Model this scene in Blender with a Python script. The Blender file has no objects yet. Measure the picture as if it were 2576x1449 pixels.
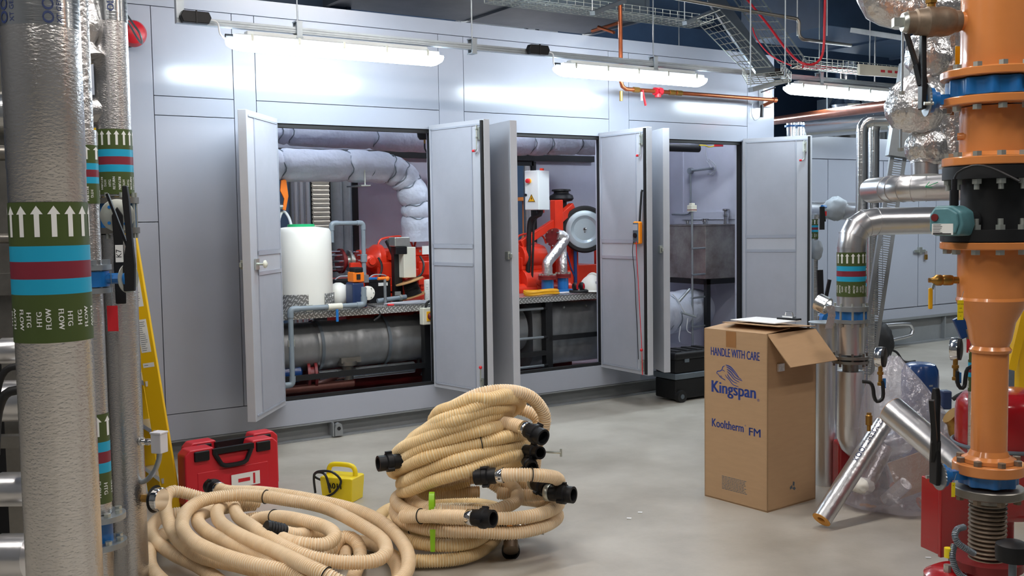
import bpy, bmesh, math, random
from mathutils import Vector, Matrix, noise
from math import sin, cos, pi, radians, sqrt, atan2
random.seed(7)
V3 = Vector
C = bpy.context.scene.collection
# ---------------------------------------------------------------- camera
FPX, HC = 2570.0, 1.55
TH, PITCH, ROLL = radians(56.75), math.atan(172/2570), 0.0154
F0 = V3((cos(TH), sin(TH), 0)); R0 = V3((sin(TH), -cos(TH), 0)); Z = V3((0, 0, 1))
_F = F0*cos(PITCH) - Z*sin(PITCH); _U = Z*cos(PITCH) + F0*sin(PITCH)
_R = R0*cos(ROLL) - _U*sin(ROLL); _U2 = _U*cos(ROLL) + R0*sin(ROLL)
O = V3((0, 0, HC))
cd = bpy.data.cameras.new('camera'); cam = bpy.data.objects.new('camera', cd); C.objects.link(cam)
cd.sensor_width = 36; cd.lens = 36*FPX/2576; cd.clip_start = .05; cd.clip_end = 80
cam.matrix_world = Matrix(((_R.x, _U2.x, -_F.x, 0), (_R.y, _U2.y, -_F.y, 0), (_R.z, _U2.z, -_F.z, HC), (0, 0, 0, 1)))
bpy.context.scene.camera = cam
# ---------------------------------------------------------------- world, exposure
sc = bpy.context.scene
w = bpy.data.worlds.new('world'); sc.world = w; w.use_nodes = True
w.node_tree.nodes['Background'].inputs[0].default_value = (.5, .6, .8, 1)
w.node_tree.nodes['Background'].inputs[1].default_value = .02
sc.view_settings.view_transform = 'Standard'; sc.view_settings.look = 'None'; sc.view_settings.gamma = 1
sc.view_settings.use_curve_mapping = False; sc.view_settings.exposure = 1.2
LAMP = 22.0          # emission strength of the batten diffusers
LAMP_COL = (.80, .92, 1.0)
ROOM = 31.0
ROOM_COL = (1.0, .93, .86)

# survey helpers: a sight line met with the floor / an upright plane / a distance
def ray(x, y): return _F + _R*((x-1288)/FPX) - _U2*((y-724.5)/FPX)
def G(x, y, z=0.0):
    d = ray(x, y); return O + d*((z-HC)/d.z)
def V(x, y, Y):
    d = ray(x, y); return O + d*(Y/d.y)
def X_(x, y, X):
    d = ray(x, y); return O + d*(X/d.x)
def D(x, y, z): return O + ray(x, y)*z

# ---------------------------------------------------------------- materials
def lin(h):
    h = h.lstrip('#'); v = [int(h[i:i+2], 16)/255 for i in (0, 2, 4)]
    return tuple(c/12.92 if c <= .04045 else ((c+.055)/1.055)**2.4 for c in v)
MATS = {}
def M(name, col, rough=.5, metal=0.0, bump=None, emit=0.0, trans=0.0, alpha=1.0, var=0.0, vscale=3.0, col2=None, vstretch=(1,1,1), coat=0.0, spec=.5, rvar=0):
    m = bpy.data.materials.new(name); m.use_nodes = True; nt = m.node_tree; b = nt.nodes['Principled BSDF']
    c = lin(col) if isinstance(col, str) else col
    b.inputs['Base Color'].default_value = (*c, 1); b.inputs['Roughness'].default_value = rough
    b.inputs['Metallic'].default_value = metal; b.inputs['Transmission Weight'].default_value = trans
    b.inputs['Alpha'].default_value = alpha; b.inputs['Coat Weight'].default_value = coat
    b.inputs['Specular IOR Level'].default_value = spec
    if emit:
        b.inputs['Emission Color'].default_value = (*c, 1); b.inputs['Emission Strength'].default_value = emit
    tc = None
    def coord(st):
        nonlocal tc
        if tc is None: tc = nt.nodes.new('ShaderNodeTexCoord')
        mp = nt.nodes.new('ShaderNodeMapping'); mp.inputs['Scale'].default_value = st
        nt.links.new(tc.outputs['Object'], mp.inputs['Vector']); return mp.outputs['Vector']
    if var:
        n = nt.nodes.new('ShaderNodeTexNoise'); n.inputs['Scale'].default_value = vscale; n.inputs['Detail'].default_value = 6
        n.inputs['Roughness'].default_value = .65
        nt.links.new(coord(vstretch), n.inputs['Vector'])
        r = nt.nodes.new('ShaderNodeValToRGB')
        c2 = lin(col2) if col2 else tuple(x*(1-var) for x in c)
        r.color_ramp.elements[0].position = .35; r.color_ramp.elements[1].position = .65
        r.color_ramp.elements[0].color = (*c2, 1); r.color_ramp.elements[1].color = (*c, 1)
        nt.links.new(n.outputs['Fac'], r.inputs['Fac']); nt.links.new(r.outputs['Color'], b.inputs['Base Color'])
        if rvar:
            mr = nt.nodes.new('ShaderNodeMapRange'); mr.inputs['To Min'].default_value = rough-rvar; mr.inputs['To Max'].default_value = rough+rvar
            nt.links.new(n.outputs['Fac'], mr.inputs['Value']); nt.links.new(mr.outputs['Result'], b.inputs['Roughness'])
    if bump:
        sc_, st, stretch = bump[:3]
        kind = bump[3] if len(bump) > 3 else 'noise'
        if kind == 'noise':
            n = nt.nodes.new('ShaderNodeTexNoise'); n.inputs['Scale'].default_value = sc_; n.inputs['Detail'].default_value = 3
            nt.links.new(coord(stretch), n.inputs['Vector']); out = n.outputs['Fac']
        elif kind == 'vor':
            n = nt.nodes.new('ShaderNodeTexVoronoi'); n.inputs['Scale'].default_value = sc_
            nt.links.new(coord(stretch), n.inputs['Vector']); out = n.outputs['Distance']
        bp = nt.nodes.new('ShaderNodeBump'); bp.inputs['Strength'].default_value = st
        bp.inputs['Distance'].default_value = bump[4] if len(bump) > 4 else .004
        nt.links.new(out, bp.inputs['Height']); nt.links.new(bp.outputs['Normal'], b.inputs['Normal'])
    MATS[name] = m; return m

def checker_mat():
    m = M('checker_plate', '#b9bab8', .3, .45); nt = m.node_tree; b = nt.nodes['Principled BSDF']; L = nt.links.new
    tc = nt.nodes.new('ShaderNodeTexCoord'); sp = nt.nodes.new('ShaderNodeSeparateXYZ'); L(tc.outputs['Object'], sp.inputs[0])
    def mt(op, a, b_=None):
        n = nt.nodes.new('ShaderNodeMath'); n.operation = op
        for i, q in enumerate((a, b_)):
            if q is None: continue
            if isinstance(q, (int, float)): n.inputs[i].default_value = q
            else: L(q, n.inputs[i])
        return n.outputs[0]
    S = 28.0
    U = mt('MULTIPLY', sp.outputs[0], S); W = mt('MULTIPLY', mt('ADD', sp.outputs[1], sp.outputs[2]), S)
    a, c = mt('ADD', U, W), mt('SUBTRACT', U, W)
    par = mt('FLOORED_MODULO', mt('ADD', mt('FLOOR', a), mt('FLOOR', c)), 2.0)
    fa, fc = mt('ABSOLUTE', mt('SUBTRACT', mt('FRACT', a), .5)), mt('ABSOLUTE', mt('SUBTRACT', mt('FRACT', c), .5))
    def bar(p, q): return mt('MULTIPLY', mt('LESS_THAN', p, .17), mt('LESS_THAN', q, .44))
    A = mt('MULTIPLY', bar(fa, fc), mt('LESS_THAN', par, .5)); B = mt('MULTIPLY', bar(fc, fa), mt('GREATER_THAN', par, .5))
    h = mt('ADD', A, B); mx = nt.nodes.new('ShaderNodeMix'); mx.data_type = 'RGBA'; L(h, mx.inputs[0])
    mx.inputs[6].default_value = (*lin('#8d8d8b'), 1); mx.inputs[7].default_value = (*lin('#dcdcda'), 1); L(mx.outputs[2], b.inputs['Base Color'])
    bp = nt.nodes.new('ShaderNodeBump'); bp.inputs['Strength'].default_value = .8; bp.inputs['Distance'].default_value = .003
    L(h, bp.inputs['Height']); L(bp.outputs['Normal'], b.inputs['Normal'])
    return m

M('floor_concrete', '#b6b1a7', .4, var=.2, vscale=1.3, col2='#9a9489', bump=(60, .08, (1,1,1)), rvar=.08)
M('wall_paint', '#6f757c', .7, var=.06)
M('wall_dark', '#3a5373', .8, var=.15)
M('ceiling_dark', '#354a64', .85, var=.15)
M('panel_grey', '#a2a7b3', .2, var=.03, vscale=2, bump=(9, .02, (1,1,1)))
M('door_grey', '#b5b8c0', .38, var=.05, vscale=5)
M('mesh_grey', '#a9acb6', .55, var=.07, vscale=4, bump=(400, .2, (1,1,1)))
M('inner_lilac', '#bdc0cf', .55, var=.08)
M('base_grey', '#83878a', .45, var=.15)
M('black_rubber', '#101114', .6)
M('black_steel', '#17191c', .45, var=.3)
M('black_plastic', '#16171a', .45, spec=.3)
M('dark_cavity', '#0b0c10', .8)
M('foil_emboss', '#d6d4d2', .25, .9, bump=(55, .34, (1.3, 1.3, 2.6), 'noise', .006))
M('foil_emboss_fine', '#cbc9c8', .26, .92, bump=(110, .45, (1, 1, 1.8), 'noise', .004))
M('foil_smooth', '#d6d9da', .2, .95, bump=(22, .25, (.6, .6, 5), 'noise', .004))
M('foil_crinkle', '#dcdcdd', .3, .9, bump=(38, .9, (1, 1, 1), 'noise', .010))
M('foil_wrapped', '#d8dadc', .3, .95, bump=(30, .45, (1, 1, 1), 'noise', .006))
M('clad_silver', '#d6d6d8', .28, .92, bump=(45, .12, (1, 1, 1)))
M('galv', '#a5adb3', .38, .75, var=.12, vscale=14)
M('jacket_grey', '#8f979f', .6, var=.12, vscale=8)
M('galv_dull', '#6f7a84', .5, .5, var=.2)
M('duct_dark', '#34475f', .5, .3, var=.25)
M('pale_metal', '#b6c6cf', .35, .3)
M('steel_dull', '#8d8a84', .38, .85, var=.3, vscale=5)
M('zinc', '#c6cbc4', .35, .8, var=.1, vscale=30)
M('chrome', '#e3e3e3', .1, 1)
M('lagging', '#b9bfce', .62, 0, bump=(11, .6, (1, 1, 1), 'noise', .03), var=.1, vscale=6, spec=.6)
M('lag_foil', '#8b8e91', .42, .5, bump=(5, .4, (1.2, 1, 1), 'noise', .03), var=.22, vscale=4)
M('band_green', '#46552b', .35); M('band_cyan', '#1f9fc6', .35); M('band_red', '#7d2a38', .35)
M('white_print', '#e4e6e4', .5); M('navy_print', '#2a3a68', .5); M('blue_print', '#27408c', .6)
M('orange_paint', '#d98a4c', .24, coat=.3, var=.07, vscale=6, bump=(14, .06, (1,1,1)))
M('blue_paint', '#1e6fb8', .33, coat=.2, var=.1, vscale=12)
M('blue_drum', '#1b4079', .25, coat=.3)
M('engine_red', '#e5391f', .33, coat=.25, var=.1, vscale=7)
M('dark_red', '#7a1a1c', .5, var=.3)
M('tank_red', '#a3171d', .2, coat=.4)
M('case_red', '#c61f2e', .4, var=.05)
M('tag_red', '#c31f2a', .45)
M('copper', '#b4633f', .3, .75, var=.25, vscale=9)
M('brass', '#a8803f', .35, .8)
M('bronze_dirty', '#8c7c6b', .5, .5, var=.3, vscale=20)
M('rust_pipe', '#6b4038', .5, .2, var=.3, vscale=20)
M('yellow_grp', '#e8b90c', .42, var=.04); M('yellow_plastic', '#e8cf1a', .38); M('yellow_handle', '#f0b31c', .4)
M('hose_wall', '#ecd2ad', .38, var=.14, vscale=7, col2='#e4c598'); M('hose_rib', '#f4e6cb', .38, var=.06)
M('hose_wall_aged', '#ebcf9c', .38, var=.16, vscale=7, col2='#e1bf84'); M('hose_rib_aged', '#f2e2bb', .38, var=.06)
M('cardboard', '#b59470', .75, var=.06, vscale=8, vstretch=(1, 1, 6)); M('cardboard_edge', '#a17c56', .8); M('packing_tape', '#9d7148', .3)
M('paper', '#e6e8ea', .6); M('poly_white', '#e9e9e2', .4, var=.02); M('green_cap', '#17a86a', .4)
M('pvc_grey', '#7f8b94', .35); M('orange_plastic', '#ee7b1c', .4); M('navy_plastic', '#24365c', .4)
M('cream_box', '#d9d8c9', .45); M('white_box', '#dfe4e6', .4); M('red_knob', '#d5202a', .35)
M('wood_ply', '#b98f5e', .6, var=.1); M('black_cable', '#1b1c1f', .45); M('grey_cable', '#a7aab3', .4); M('yellow_cable', '#e2a512', .4)
M('phenolic', '#e0a04a', .8); M('phenolic_pink', '#d98d74', .8)
M('green_yellow_tape', '#8fc51c', .4); M('amber', '#f08a12', .4); M('teal_box', '#5d8f98', .4, var=.2, vscale=25)
M('ladder_alu', '#d9dade', .3, .8); M('steel_tank', '#aaa8a4', .3, .5, var=.35, vscale=4, col2='#7a7071')
M('white_wire', '#dfe2e4', .5); M('grey_plastic', '#d3d2d8', .45)
checker_mat()
def add_emit(name, col, s):
    m = bpy.data.materials.new(name); m.use_nodes = True; nt = m.node_tree; nt.nodes.clear()
    e = nt.nodes.new('ShaderNodeEmission'); e.inputs[0].default_value = (*col, 1); e.inputs[1].default_value = s
    o = nt.nodes.new('ShaderNodeOutputMaterial'); nt.links.new(e.outputs[0], o.inputs[0]); MATS[name] = m
add_emit('lamp_on', LAMP_COL, LAMP); add_emit('lamp_fill_inner', (.86, .93, 1.0), 60.0); add_emit('lamp_room', ROOM_COL, ROOM)  # the inner emitter serves only the added fill lamps in the enclosure
def bag_mat():
    m = bpy.data.materials.new('clear_film'); m.use_nodes = True; nt = m.node_tree; nt.nodes.clear()
    t = nt.nodes.new('ShaderNodeBsdfTransparent'); g = nt.nodes.new('ShaderNodeBsdfGlossy'); d = nt.nodes.new('ShaderNodeBsdfTranslucent'); d2 = nt.nodes.new('ShaderNodeBsdfDiffuse')
    t.inputs[0].default_value = (.93, .92, .95, 1); g.inputs['Roughness'].default_value = .2; g.inputs[0].default_value = (.9, .9, .95, 1)
    d.inputs[0].default_value = (.75, .73, .8, 1); d2.inputs[0].default_value = (.75, .73, .8, 1)
    n = nt.nodes.new('ShaderNodeTexNoise'); n.inputs['Scale'].default_value = 9; n.inputs['Detail'].default_value = 5
    bp = nt.nodes.new('ShaderNodeBump'); bp.inputs['Strength'].default_value = 1; bp.inputs['Distance'].default_value = .03
    nt.links.new(n.outputs['Fac'], bp.inputs['Height']); nt.links.new(bp.outputs['Normal'], g.inputs['Normal'])
    m0 = nt.nodes.new('ShaderNodeMixShader'); m0.inputs[0].default_value = .5; nt.links.new(d.outputs[0], m0.inputs[1]); nt.links.new(d2.outputs[0], m0.inputs[2])
    m1 = nt.nodes.new('ShaderNodeMixShader'); m1.inputs[0].default_value = .28; nt.links.new(t.outputs[0], m1.inputs[1]); nt.links.new(m0.outputs[0], m1.inputs[2])
    m2 = nt.nodes.new('ShaderNodeMixShader'); m2.inputs[0].default_value = .13; nt.links.new(m1.outputs[0], m2.inputs[1]); nt.links.new(g.outputs[0], m2.inputs[2])
    o = nt.nodes.new('ShaderNodeOutputMaterial'); nt.links.new(m2.outputs[0], o.inputs[0]); MATS['clear_film'] = m
bag_mat()

# ---------------------------------------------------------------- mesh builder
def frame(d):
    d = V3(d).normalized(); a = V3((0, 0, 1)) if abs(d.z) < .9 else V3((1, 0, 0))
    u = d.cross(a).normalized(); return u, d.cross(u).normalized(), d
class MB:
    def __init__(s): s.b = bmesh.new(); s.m = 0
    def face(s, vs):
        try: f = s.b.faces.new(vs); f.material_index = s.m; return f
        except ValueError: return None
    def box(s, c, size, ax=None):
        ax = ax or (V3((1, 0, 0)), V3((0, 1, 0)), V3((0, 0, 1))); c = V3(c); v = []
        for i in (-1, 1):
            for j in (-1, 1):
                for k in (-1, 1): v.append(s.b.verts.new(c + ax[0]*(i*size[0]/2) + ax[1]*(j*size[1]/2) + ax[2]*(k*size[2]/2)))
        for q in ((0, 1, 3, 2), (4, 6, 7, 5), (0, 4, 5, 1), (2, 3, 7, 6), (0, 2, 6, 4), (1, 5, 7, 3)): s.face([v[i] for i in q])
        return s
    def bx(s, a, b):
        a, b = V3(a), V3(b); return s.box((a+b)/2, (abs(b.x-a.x), abs(b.y-a.y), abs(b.z-a.z)))
    def bar(s, a, b, wd, h, up=Z):
        a, b = V3(a), V3(b); d = (b-a); L = d.length; d.normalize(); u = d.cross(V3(up))
        u = u.normalized() if u.length > 1e-4 else frame(d)[0]
        return s.box((a+b)/2, (L, wd, h), (d, u, u.cross(d)))
    def rings(s, rs, closed=False, caps=True):
        n = len(rs[0]); R = [[s.b.verts.new(p) for p in r] for r in rs]
        m = len(R)
        for i in range(m if closed else m-1):
            a, b = R[i], R[(i+1) % m]
            for k in range(n): s.face([a[k], a[(k+1) % n], b[(k+1) % n], b[k]])
        if caps and not closed:
            s.face(list(reversed(R[0]))); s.face(R[-1])
        return R
    def lathe(s, prof, o=(0, 0, 0), d=(0, 0, 1), n=28, caps=True):
        u, v, d = frame(d); o = V3(o); rs = []
        for r, h in prof: rs.append([o + d*h + (u*cos(2*pi*k/n) + v*sin(2*pi*k/n))*max(r, 1e-4) for k in range(n)])
        s.rings(rs, caps=caps); return s
    def cyl(s, a, b, r, r2=None, n=20, caps=True):
        a, b = V3(a), V3(b); L = (b-a).length
        return s.lathe([(r, 0), (r if r2 is None else r2, L)], a, b-a, n, caps)
    def tube(s, pts, r, n=10, closed=False, caps=True):
        pts = [V3(p) for p in pts]; m = len(pts); rs = []; pv = None
        for i, p in enumerate(pts):
            a = pts[(i-1) % m] if (closed or i > 0) else p; b = pts[(i+1) % m] if (closed or i < m-1) else p
            t = (b-a).normalized()
            if pv is None: u = frame(t)[0]
            else:
                u = pv - t*pv.dot(t); u = u.normalized() if u.length > 1e-5 else frame(t)[0]
            pv = u; v = t.cross(u); rr = r(i/(m-1)) if callable(r) else (r[i] if isinstance(r, (list, tuple)) else r)
            rs.append([p + (u*cos(2*pi*k/n) + v*sin(2*pi*k/n))*rr for k in range(n)])
        s.rings(rs, closed, caps); return s
    def prism(s, poly, o, u, v, w):
        o, u, v, w = V3(o), V3(u), V3(v), V3(w)
        A = [s.b.verts.new(o+u*a+v*b) for a, b in poly]; B = [s.b.verts.new(o+u*a+v*b+w) for a, b in poly]
        s.face(list(reversed(A))); s.face(B); n = len(poly)
        for i in range(n): s.face([A[i], A[(i+1) % n], B[(i+1) % n], B[i]])
        return s
    def sph(s, c, r, n=14, sc_=(1, 1, 1), ax=None):
        ax = ax or (V3((1, 0, 0)), V3((0, 1, 0)), V3((0, 0, 1))); c = V3(c); rs = []
        for i in range(1, n):
            th = pi*i/n
            rs.append([c + (ax[0]*sin(th)*cos(2*pi*k/(2*n))*sc_[0] + ax[1]*sin(th)*sin(2*pi*k/(2*n))*sc_[1] + ax[2]*cos(th)*sc_[2])*r for k in range(2*n)])
        s.rings(rs); return s
    def hexa(s, c, d, r, h): return s.lathe([(r, 0), (r, h)], V3(c), d, 6)
    def quad(s, *p): s.face([s.b.verts.new(V3(q)) for q in p]); return s
    def geo(s, vf, fn):
        vs, fs = vf; nv = [s.b.verts.new(fn(a, b)) for a, b in vs]
        for f in fs: s.face([nv[i] for i in f])
        return s

ORG = {}
def props(o, label=None, cat=None, group=None, kind=None):
    if label: o['label'] = label
    if cat: o['category'] = cat
    if group: o['group'] = group
    if kind: o['kind'] = kind
    return o
def build(mb, name, mat, parent=None, bevel=0, smooth=True, label=None, cat=None, group=None, kind=None, local=False):
    bm = mb.b
    bmesh.ops.recalc_face_normals(bm, faces=bm.faces)
    if parent is not None: org = ORG.get(parent.name, V3((0, 0, 0)))
    elif local: org = V3((0, 0, 0))
    else:
        xs = [v.co for v in bm.verts]; lo = [min(c[i] for c in xs) for i in range(3)]; hi = [max(c[i] for c in xs) for i in range(3)]
        org = V3(((lo[0]+hi[0])/2, (lo[1]+hi[1])/2, lo[2]))
    if org.length: bmesh.ops.translate(bm, vec=-org, verts=bm.verts)
    if smooth:
        for f in bm.faces: f.smooth = True
        for e in bm.edges:
            if len(e.link_faces) != 2 or e.calc_face_angle(0) > radians(38): e.smooth = False
    me = bpy.data.meshes.new(name); bm.to_mesh(me); bm.free()
    for q in (mat if isinstance(mat, (list, tuple)) else [mat]): me.materials.append(MATS[q])
    o = bpy.data.objects.new(name, me); C.objects.link(o)
    if parent is not None: o.parent = parent
    else: o.location = org
    ORG[o.name] = org
    if bevel:
        bv = o.modifiers.new('bevel', 'BEVEL'); bv.width = bevel; bv.segments = 2; bv.limit_method = 'ANGLE'; bv.harden_normals = True
    return props(o, label, cat, group, kind)
def thing(name, label, cat, loc=(0, 0, 0), group=None, rz=None, kind=None):
    o = bpy.data.objects.new(name, None); C.objects.link(o); o.location = loc; o.empty_display_size = .1
    if rz is not None: o.rotation_euler = (0, 0, rz); ORG[o.name] = V3((0, 0, 0))
    else: ORG[o.name] = V3(loc)
    return props(o, label, cat, group, kind)
def copy_tree(o, parent=None):
    kids = list(o.children); c = o.copy(); C.objects.link(c)
    if parent is not None: c.parent = parent
    ORG[c.name] = ORG.get(o.name, V3((0, 0, 0)))
    for k in kids: copy_tree(k, c)
    return c
def catmull(P, step=.02, closed=False):
    P = [V3(p) for p in P]; n = len(P); out = []
    rng = range(n if closed else n-1)
    for i in rng:
        g = (lambda k: P[k % n]) if closed else (lambda k: P[max(0, min(n-1, k))])
        a, b, c, d = g(i-1), g(i), g(i+1), g(i+2)
        m = max(2, int((c-b).length/step))
        for j in range(m):
            t = j/m; out.append(.5*((2*b) + (c-a)*t + (2*a-5*b+4*c-d)*t*t + (3*b-a-3*c+d)*t**3))
    if not closed: out.append(P[-1])
    return out
def resample(pts, step):
    out = [pts[0]]; acc = 0
    for a, b in zip(pts, pts[1:]):
        L = (b-a).length
        while acc + L >= step:
            t = (step-acc)/L; a = a + (b-a)*t; out.append(a.copy()); L = (b-a).length; acc = 0
        acc += L
    return out
def arc_pts(c, u, v, r, a0, a1, n): return [V3(c) + V3(u)*r*cos(a0+(a1-a0)*i/n) + V3(v)*r*sin(a0+(a1-a0)*i/n) for i in range(n+1)]
_tc = {}
def glyphs(s, size):
    k = (s, size)
    if k not in _tc:
        cu = bpy.data.curves.new('t', 'FONT'); cu.body = s; cu.size = size; cu.align_x = 'CENTER'; cu.align_y = 'CENTER'; cu.resolution_u = 3
        ob = bpy.data.objects.new('t', cu); C.objects.link(ob); bpy.context.view_layer.update()
        dg = bpy.context.evaluated_depsgraph_get(); me = bpy.data.meshes.new_from_object(ob.evaluated_get(dg))
        vs = [(v.co.x, v.co.y) for v in me.vertices]; fs = [tuple(p.vertices) for p in me.polygons]
        bpy.data.objects.remove(ob); bpy.data.curves.remove(cu); bpy.data.meshes.remove(me); _tc[k] = (vs, fs)
    return _tc[k]
def fat(vf, d):     # a second, offset copy thickens the strokes
    vs, fs = vf; n = len(vs); return (vs + [(a+d, b) for a, b in vs], list(fs) + [tuple(i+n for i in f) for f in fs])
def on_cyl(c, r, ang, z0, rot=0, sx=1):
    def f(a, b):
        a *= sx; x = a*cos(rot)-b*sin(rot); y = a*sin(rot)+b*cos(rot)
        return V3((c[0]+r*cos(ang+x/r), c[1]+r*sin(ang+x/r), z0+y))
    return f
def on_plane(o, u, v, rot=0, sx=1, sy=1):
    o, u, v = V3(o), V3(u), V3(v)
    def f(a, b):
        a *= sx; b *= sy; return o + u*(a*cos(rot)-b*sin(rot)) + v*(a*sin(rot)+b*cos(rot))
    return f
def corrugated(pts, r, pitch, amp=.0035, n=12):
    pts = resample(pts, pitch/4); mb = MB(); rr = [r, r, r-amp, r-amp]
    mb.tube(pts, [rr[i % 4] for i in range(len(pts))], n)
    mb.b.faces.ensure_lookup_table(); 
    for i in range((len(pts)-1)):
        if i % 4 in (0,):
            for k in range(n): mb.b.faces[i*n+k].material_index = 1
    return mb
# ================================================================ room shell
YF = 6.825
XW0, XW1, YW0, YW1, HZ = -3.5, 19.0, -4.5, 11.2, 4.3
def struct(mb, name, mat, parent=None): return build(mb, name, mat, parent, kind='structure')
struct(MB().bx((XW0, YW0, -.12), (XW1, YW1, 0)), 'floor', 'floor_concrete')
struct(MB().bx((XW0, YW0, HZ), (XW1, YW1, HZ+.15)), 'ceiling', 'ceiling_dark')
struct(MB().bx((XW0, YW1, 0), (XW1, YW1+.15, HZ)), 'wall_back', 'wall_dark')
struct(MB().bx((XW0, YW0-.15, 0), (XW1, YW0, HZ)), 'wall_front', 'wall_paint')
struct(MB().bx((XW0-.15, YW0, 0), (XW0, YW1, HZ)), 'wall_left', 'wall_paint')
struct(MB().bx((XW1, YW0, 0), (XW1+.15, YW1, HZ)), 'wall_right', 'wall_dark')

# ================================================================ battens
LZ, LY = 2.66, 6.13
def batten(loc, label, mat='lamp_on', group=None):
    t = thing('batten_light', label, 'light fitting', loc, group, rz=0)
    mb = MB(); pf = [(-.045, .03), (.045, .03), (.05, -.002), (-.05, -.002)]
    mb.prism(pf, (-.70, 0, 0), (0, 1, 0), (0, 0, 1), (1.40, 0, 0)); mb.bx((-.62, -.03, .03), (.62, .03, .055))
    build(mb, 'housing', 'white_box', t, bevel=.006)
    sec = [(0.060, 0), (.062, -.02), (.052, -.045), (.030, -.062), (0, -.068), (-.030, -.062), (-.052, -.045), (-.062, -.02), (-.060, 0)]
    rs = []
    for x, k in ((-.735, .25), (-.73, .6), (-.70, .85), (-.66, 1), (.66, 1), (.70, .85), (.73, .6), (.735, .25)):
        rs.append([V3((x, a*(.5+.5*k), b*k)) for a, b in sec])
    mb = MB(); mb.rings(rs); build(mb, 'diffuser', mat, t)
    for x in (-.6, -.3, 0, .3, .6):
        build(MB().bx((x-.008, -.066, -.012), (x+.008, -.058, .03)), 'clip', 'zinc', t)
    build(MB().cyl((-.70, 0, .018), (-.745, 0, .018), .012, n=10), 'cable_gland', 'black_plastic', t)
    return t
batten((2.735, LY, LZ), 'lit tubular batten light hanging first from the left, over the first pair of open doors', group='battens under the steel channel')
batten((5.17, LY, LZ), 'lit batten light hanging over the door with the yellow meter, second from the left', group='battens under the steel channel')
batten((7.62, LY, LZ), 'lit batten light beyond the far corner of the grey enclosure, partly behind foil bend', group='battens under the steel channel')
batten((10.07, LY, LZ), 'small distant lit batten at the enclosure corner, just above the long copper pipe', group='battens under the steel channel')
tb = batten((8.55, 8.75, 2.72), 'short bright end of a lit batten showing past the enclosure corner')
for x in (-.5, .5): build(MB().cyl((x, 0, .05), (x, 0, 1.57), .006, n=8), 'hanger_rod', 'galv', tb)
batten((12.5, LY, LZ), 'farthest lit batten light down the plant room', group='battens under the steel channel')
for x, y in ((-1.0, 3.7), (1.45, 3.7), (3.9, 3.7), (-.6, 1.0), (1.9, 1.0), (5.2, .4), (9.6, 1.6), (12.5, 3.5)):
    batten((x, y, 3.9), 'lit ceiling batten behind the viewer', 'lamp_room', 'battens of the rest of the room')
for x in (3.4, 5.9): batten((x, 9.0, 3.5), 'lit batten behind the grey enclosure', 'lamp_room', 'battens behind the enclosure')
# ---- steel channel carrying the battens
t = thing('steel_channel', 'long grey slotted steel channel hung along the enclosure above the battens', 'channel', (4.9, LY, 2.72))
mb = MB(); mb.bx((1.70, LY-.02, 2.725), (13.5, LY+.02, 2.765)); mb.bx((1.70, LY-.024, 2.735), (13.5, LY-.019, 2.742)); mb.bx((1.70, LY-.024, 2.75), (13.5, LY-.019, 2.757))
build(mb, 'rail', 'galv', t)
build(MB().bx((1.70, LY-.02, 2.765), (1.745, LY+.02, 3.9)), 'drop_post', 'galv', t)
for x in (2.45, 3.72, 5.37, 7.3, 9.2, 11.2):
    b = build(MB().cyl((x, LY, 2.70), (x, LY, HZ), .005, n=8), 'threaded_rod', 'galv', t)
    mb = MB(); mb.bx((x-.018, LY-.034, 2.70), (x+.018, LY-.024, 2.80)); mb.bx((x-.018, LY+.024, 2.70), (x+.018, LY+.034, 2.80)); mb.bx((x-.022, LY-.034, 2.795), (x+.022, LY+.034, 2.803)); mb.bx((x-.022, LY-.034, 2.697), (x+.022, LY+.034, 2.704))
    build(mb, 'hanger_clip', 'galv', b)
for i, x in enumerate((1.80, 4.24, 6.72)):
    t = thing('junction_box', ['dark plug box at the left end of the steel channel', 'dark plug box between the first and second batten lights', 'dark plug box on the channel by the hanging cable basket'][i], 'junction box', (x, LY, 2.73), 'plug boxes on the channel')
    mb = MB(); mb.prism([(-.09, 0), (-.075, .032), (.075, .032), (.09, 0), (.075, -.036), (-.075, -.036)], (x, LY-.075, 2.76), (1, 0, 0), (0, 0, 1), (0, .05, 0))
    build(mb, 'body', 'black_plastic', t, bevel=.005)
    build(MB().bx((x-.004, LY-.08, 2.722), (x+.004, LY-.07, 2.795)), 'latch', 'black_rubber', t)
    build(MB().tube(catmull([(x+.085, LY-.05, 2.755), (x+.13, LY-.05, 2.74), (x+.15, LY-.03, 2.68), (x+.20, LY, 2.655), (x+.235 if i else x+.21, LY, 2.678)], .01), .005, 8), 'flex', 'white_wire', t)

# ================================================================ generator enclosure
E0, E1, EB, EZ = .95, 7.49, 8.45, 3.065
OPN = ((2.515, 3.78), (4.16, 5.41), (5.80, 7.07)); OZ0, OZ1 = .30, 2.24
enc = thing('generator_enclosure', 'long light grey panelled steel enclosure with three open doorways', 'enclosure', (4.2, 7.6, 0))
g = .0022
def panel(x0, x1, z0, z1):
    build(MB().bx((x0+g, YF, z0+g), (x1-g, YF+.05, z1-g)), 'panel', 'panel_grey', enc, bevel=.0015)
panel(E0, E1, 2.955, EZ); panel(E0, E1, .122, .30)
panel(E0, 1.735, .30, 1.57); panel(E0, 1.735, 1.57, 2.955)
panel(1.735, 2.26, .30, 2.26); panel(1.735, 2.26, 2.26, 2.385); panel(1.735, 2.26, 2.385, 2.955)
for a, b in ((2.26, 2.415), (3.84, 4.06), (5.48, 5.70), (7.13, 7.49)): panel(a, b, .30, 2.955)
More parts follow.
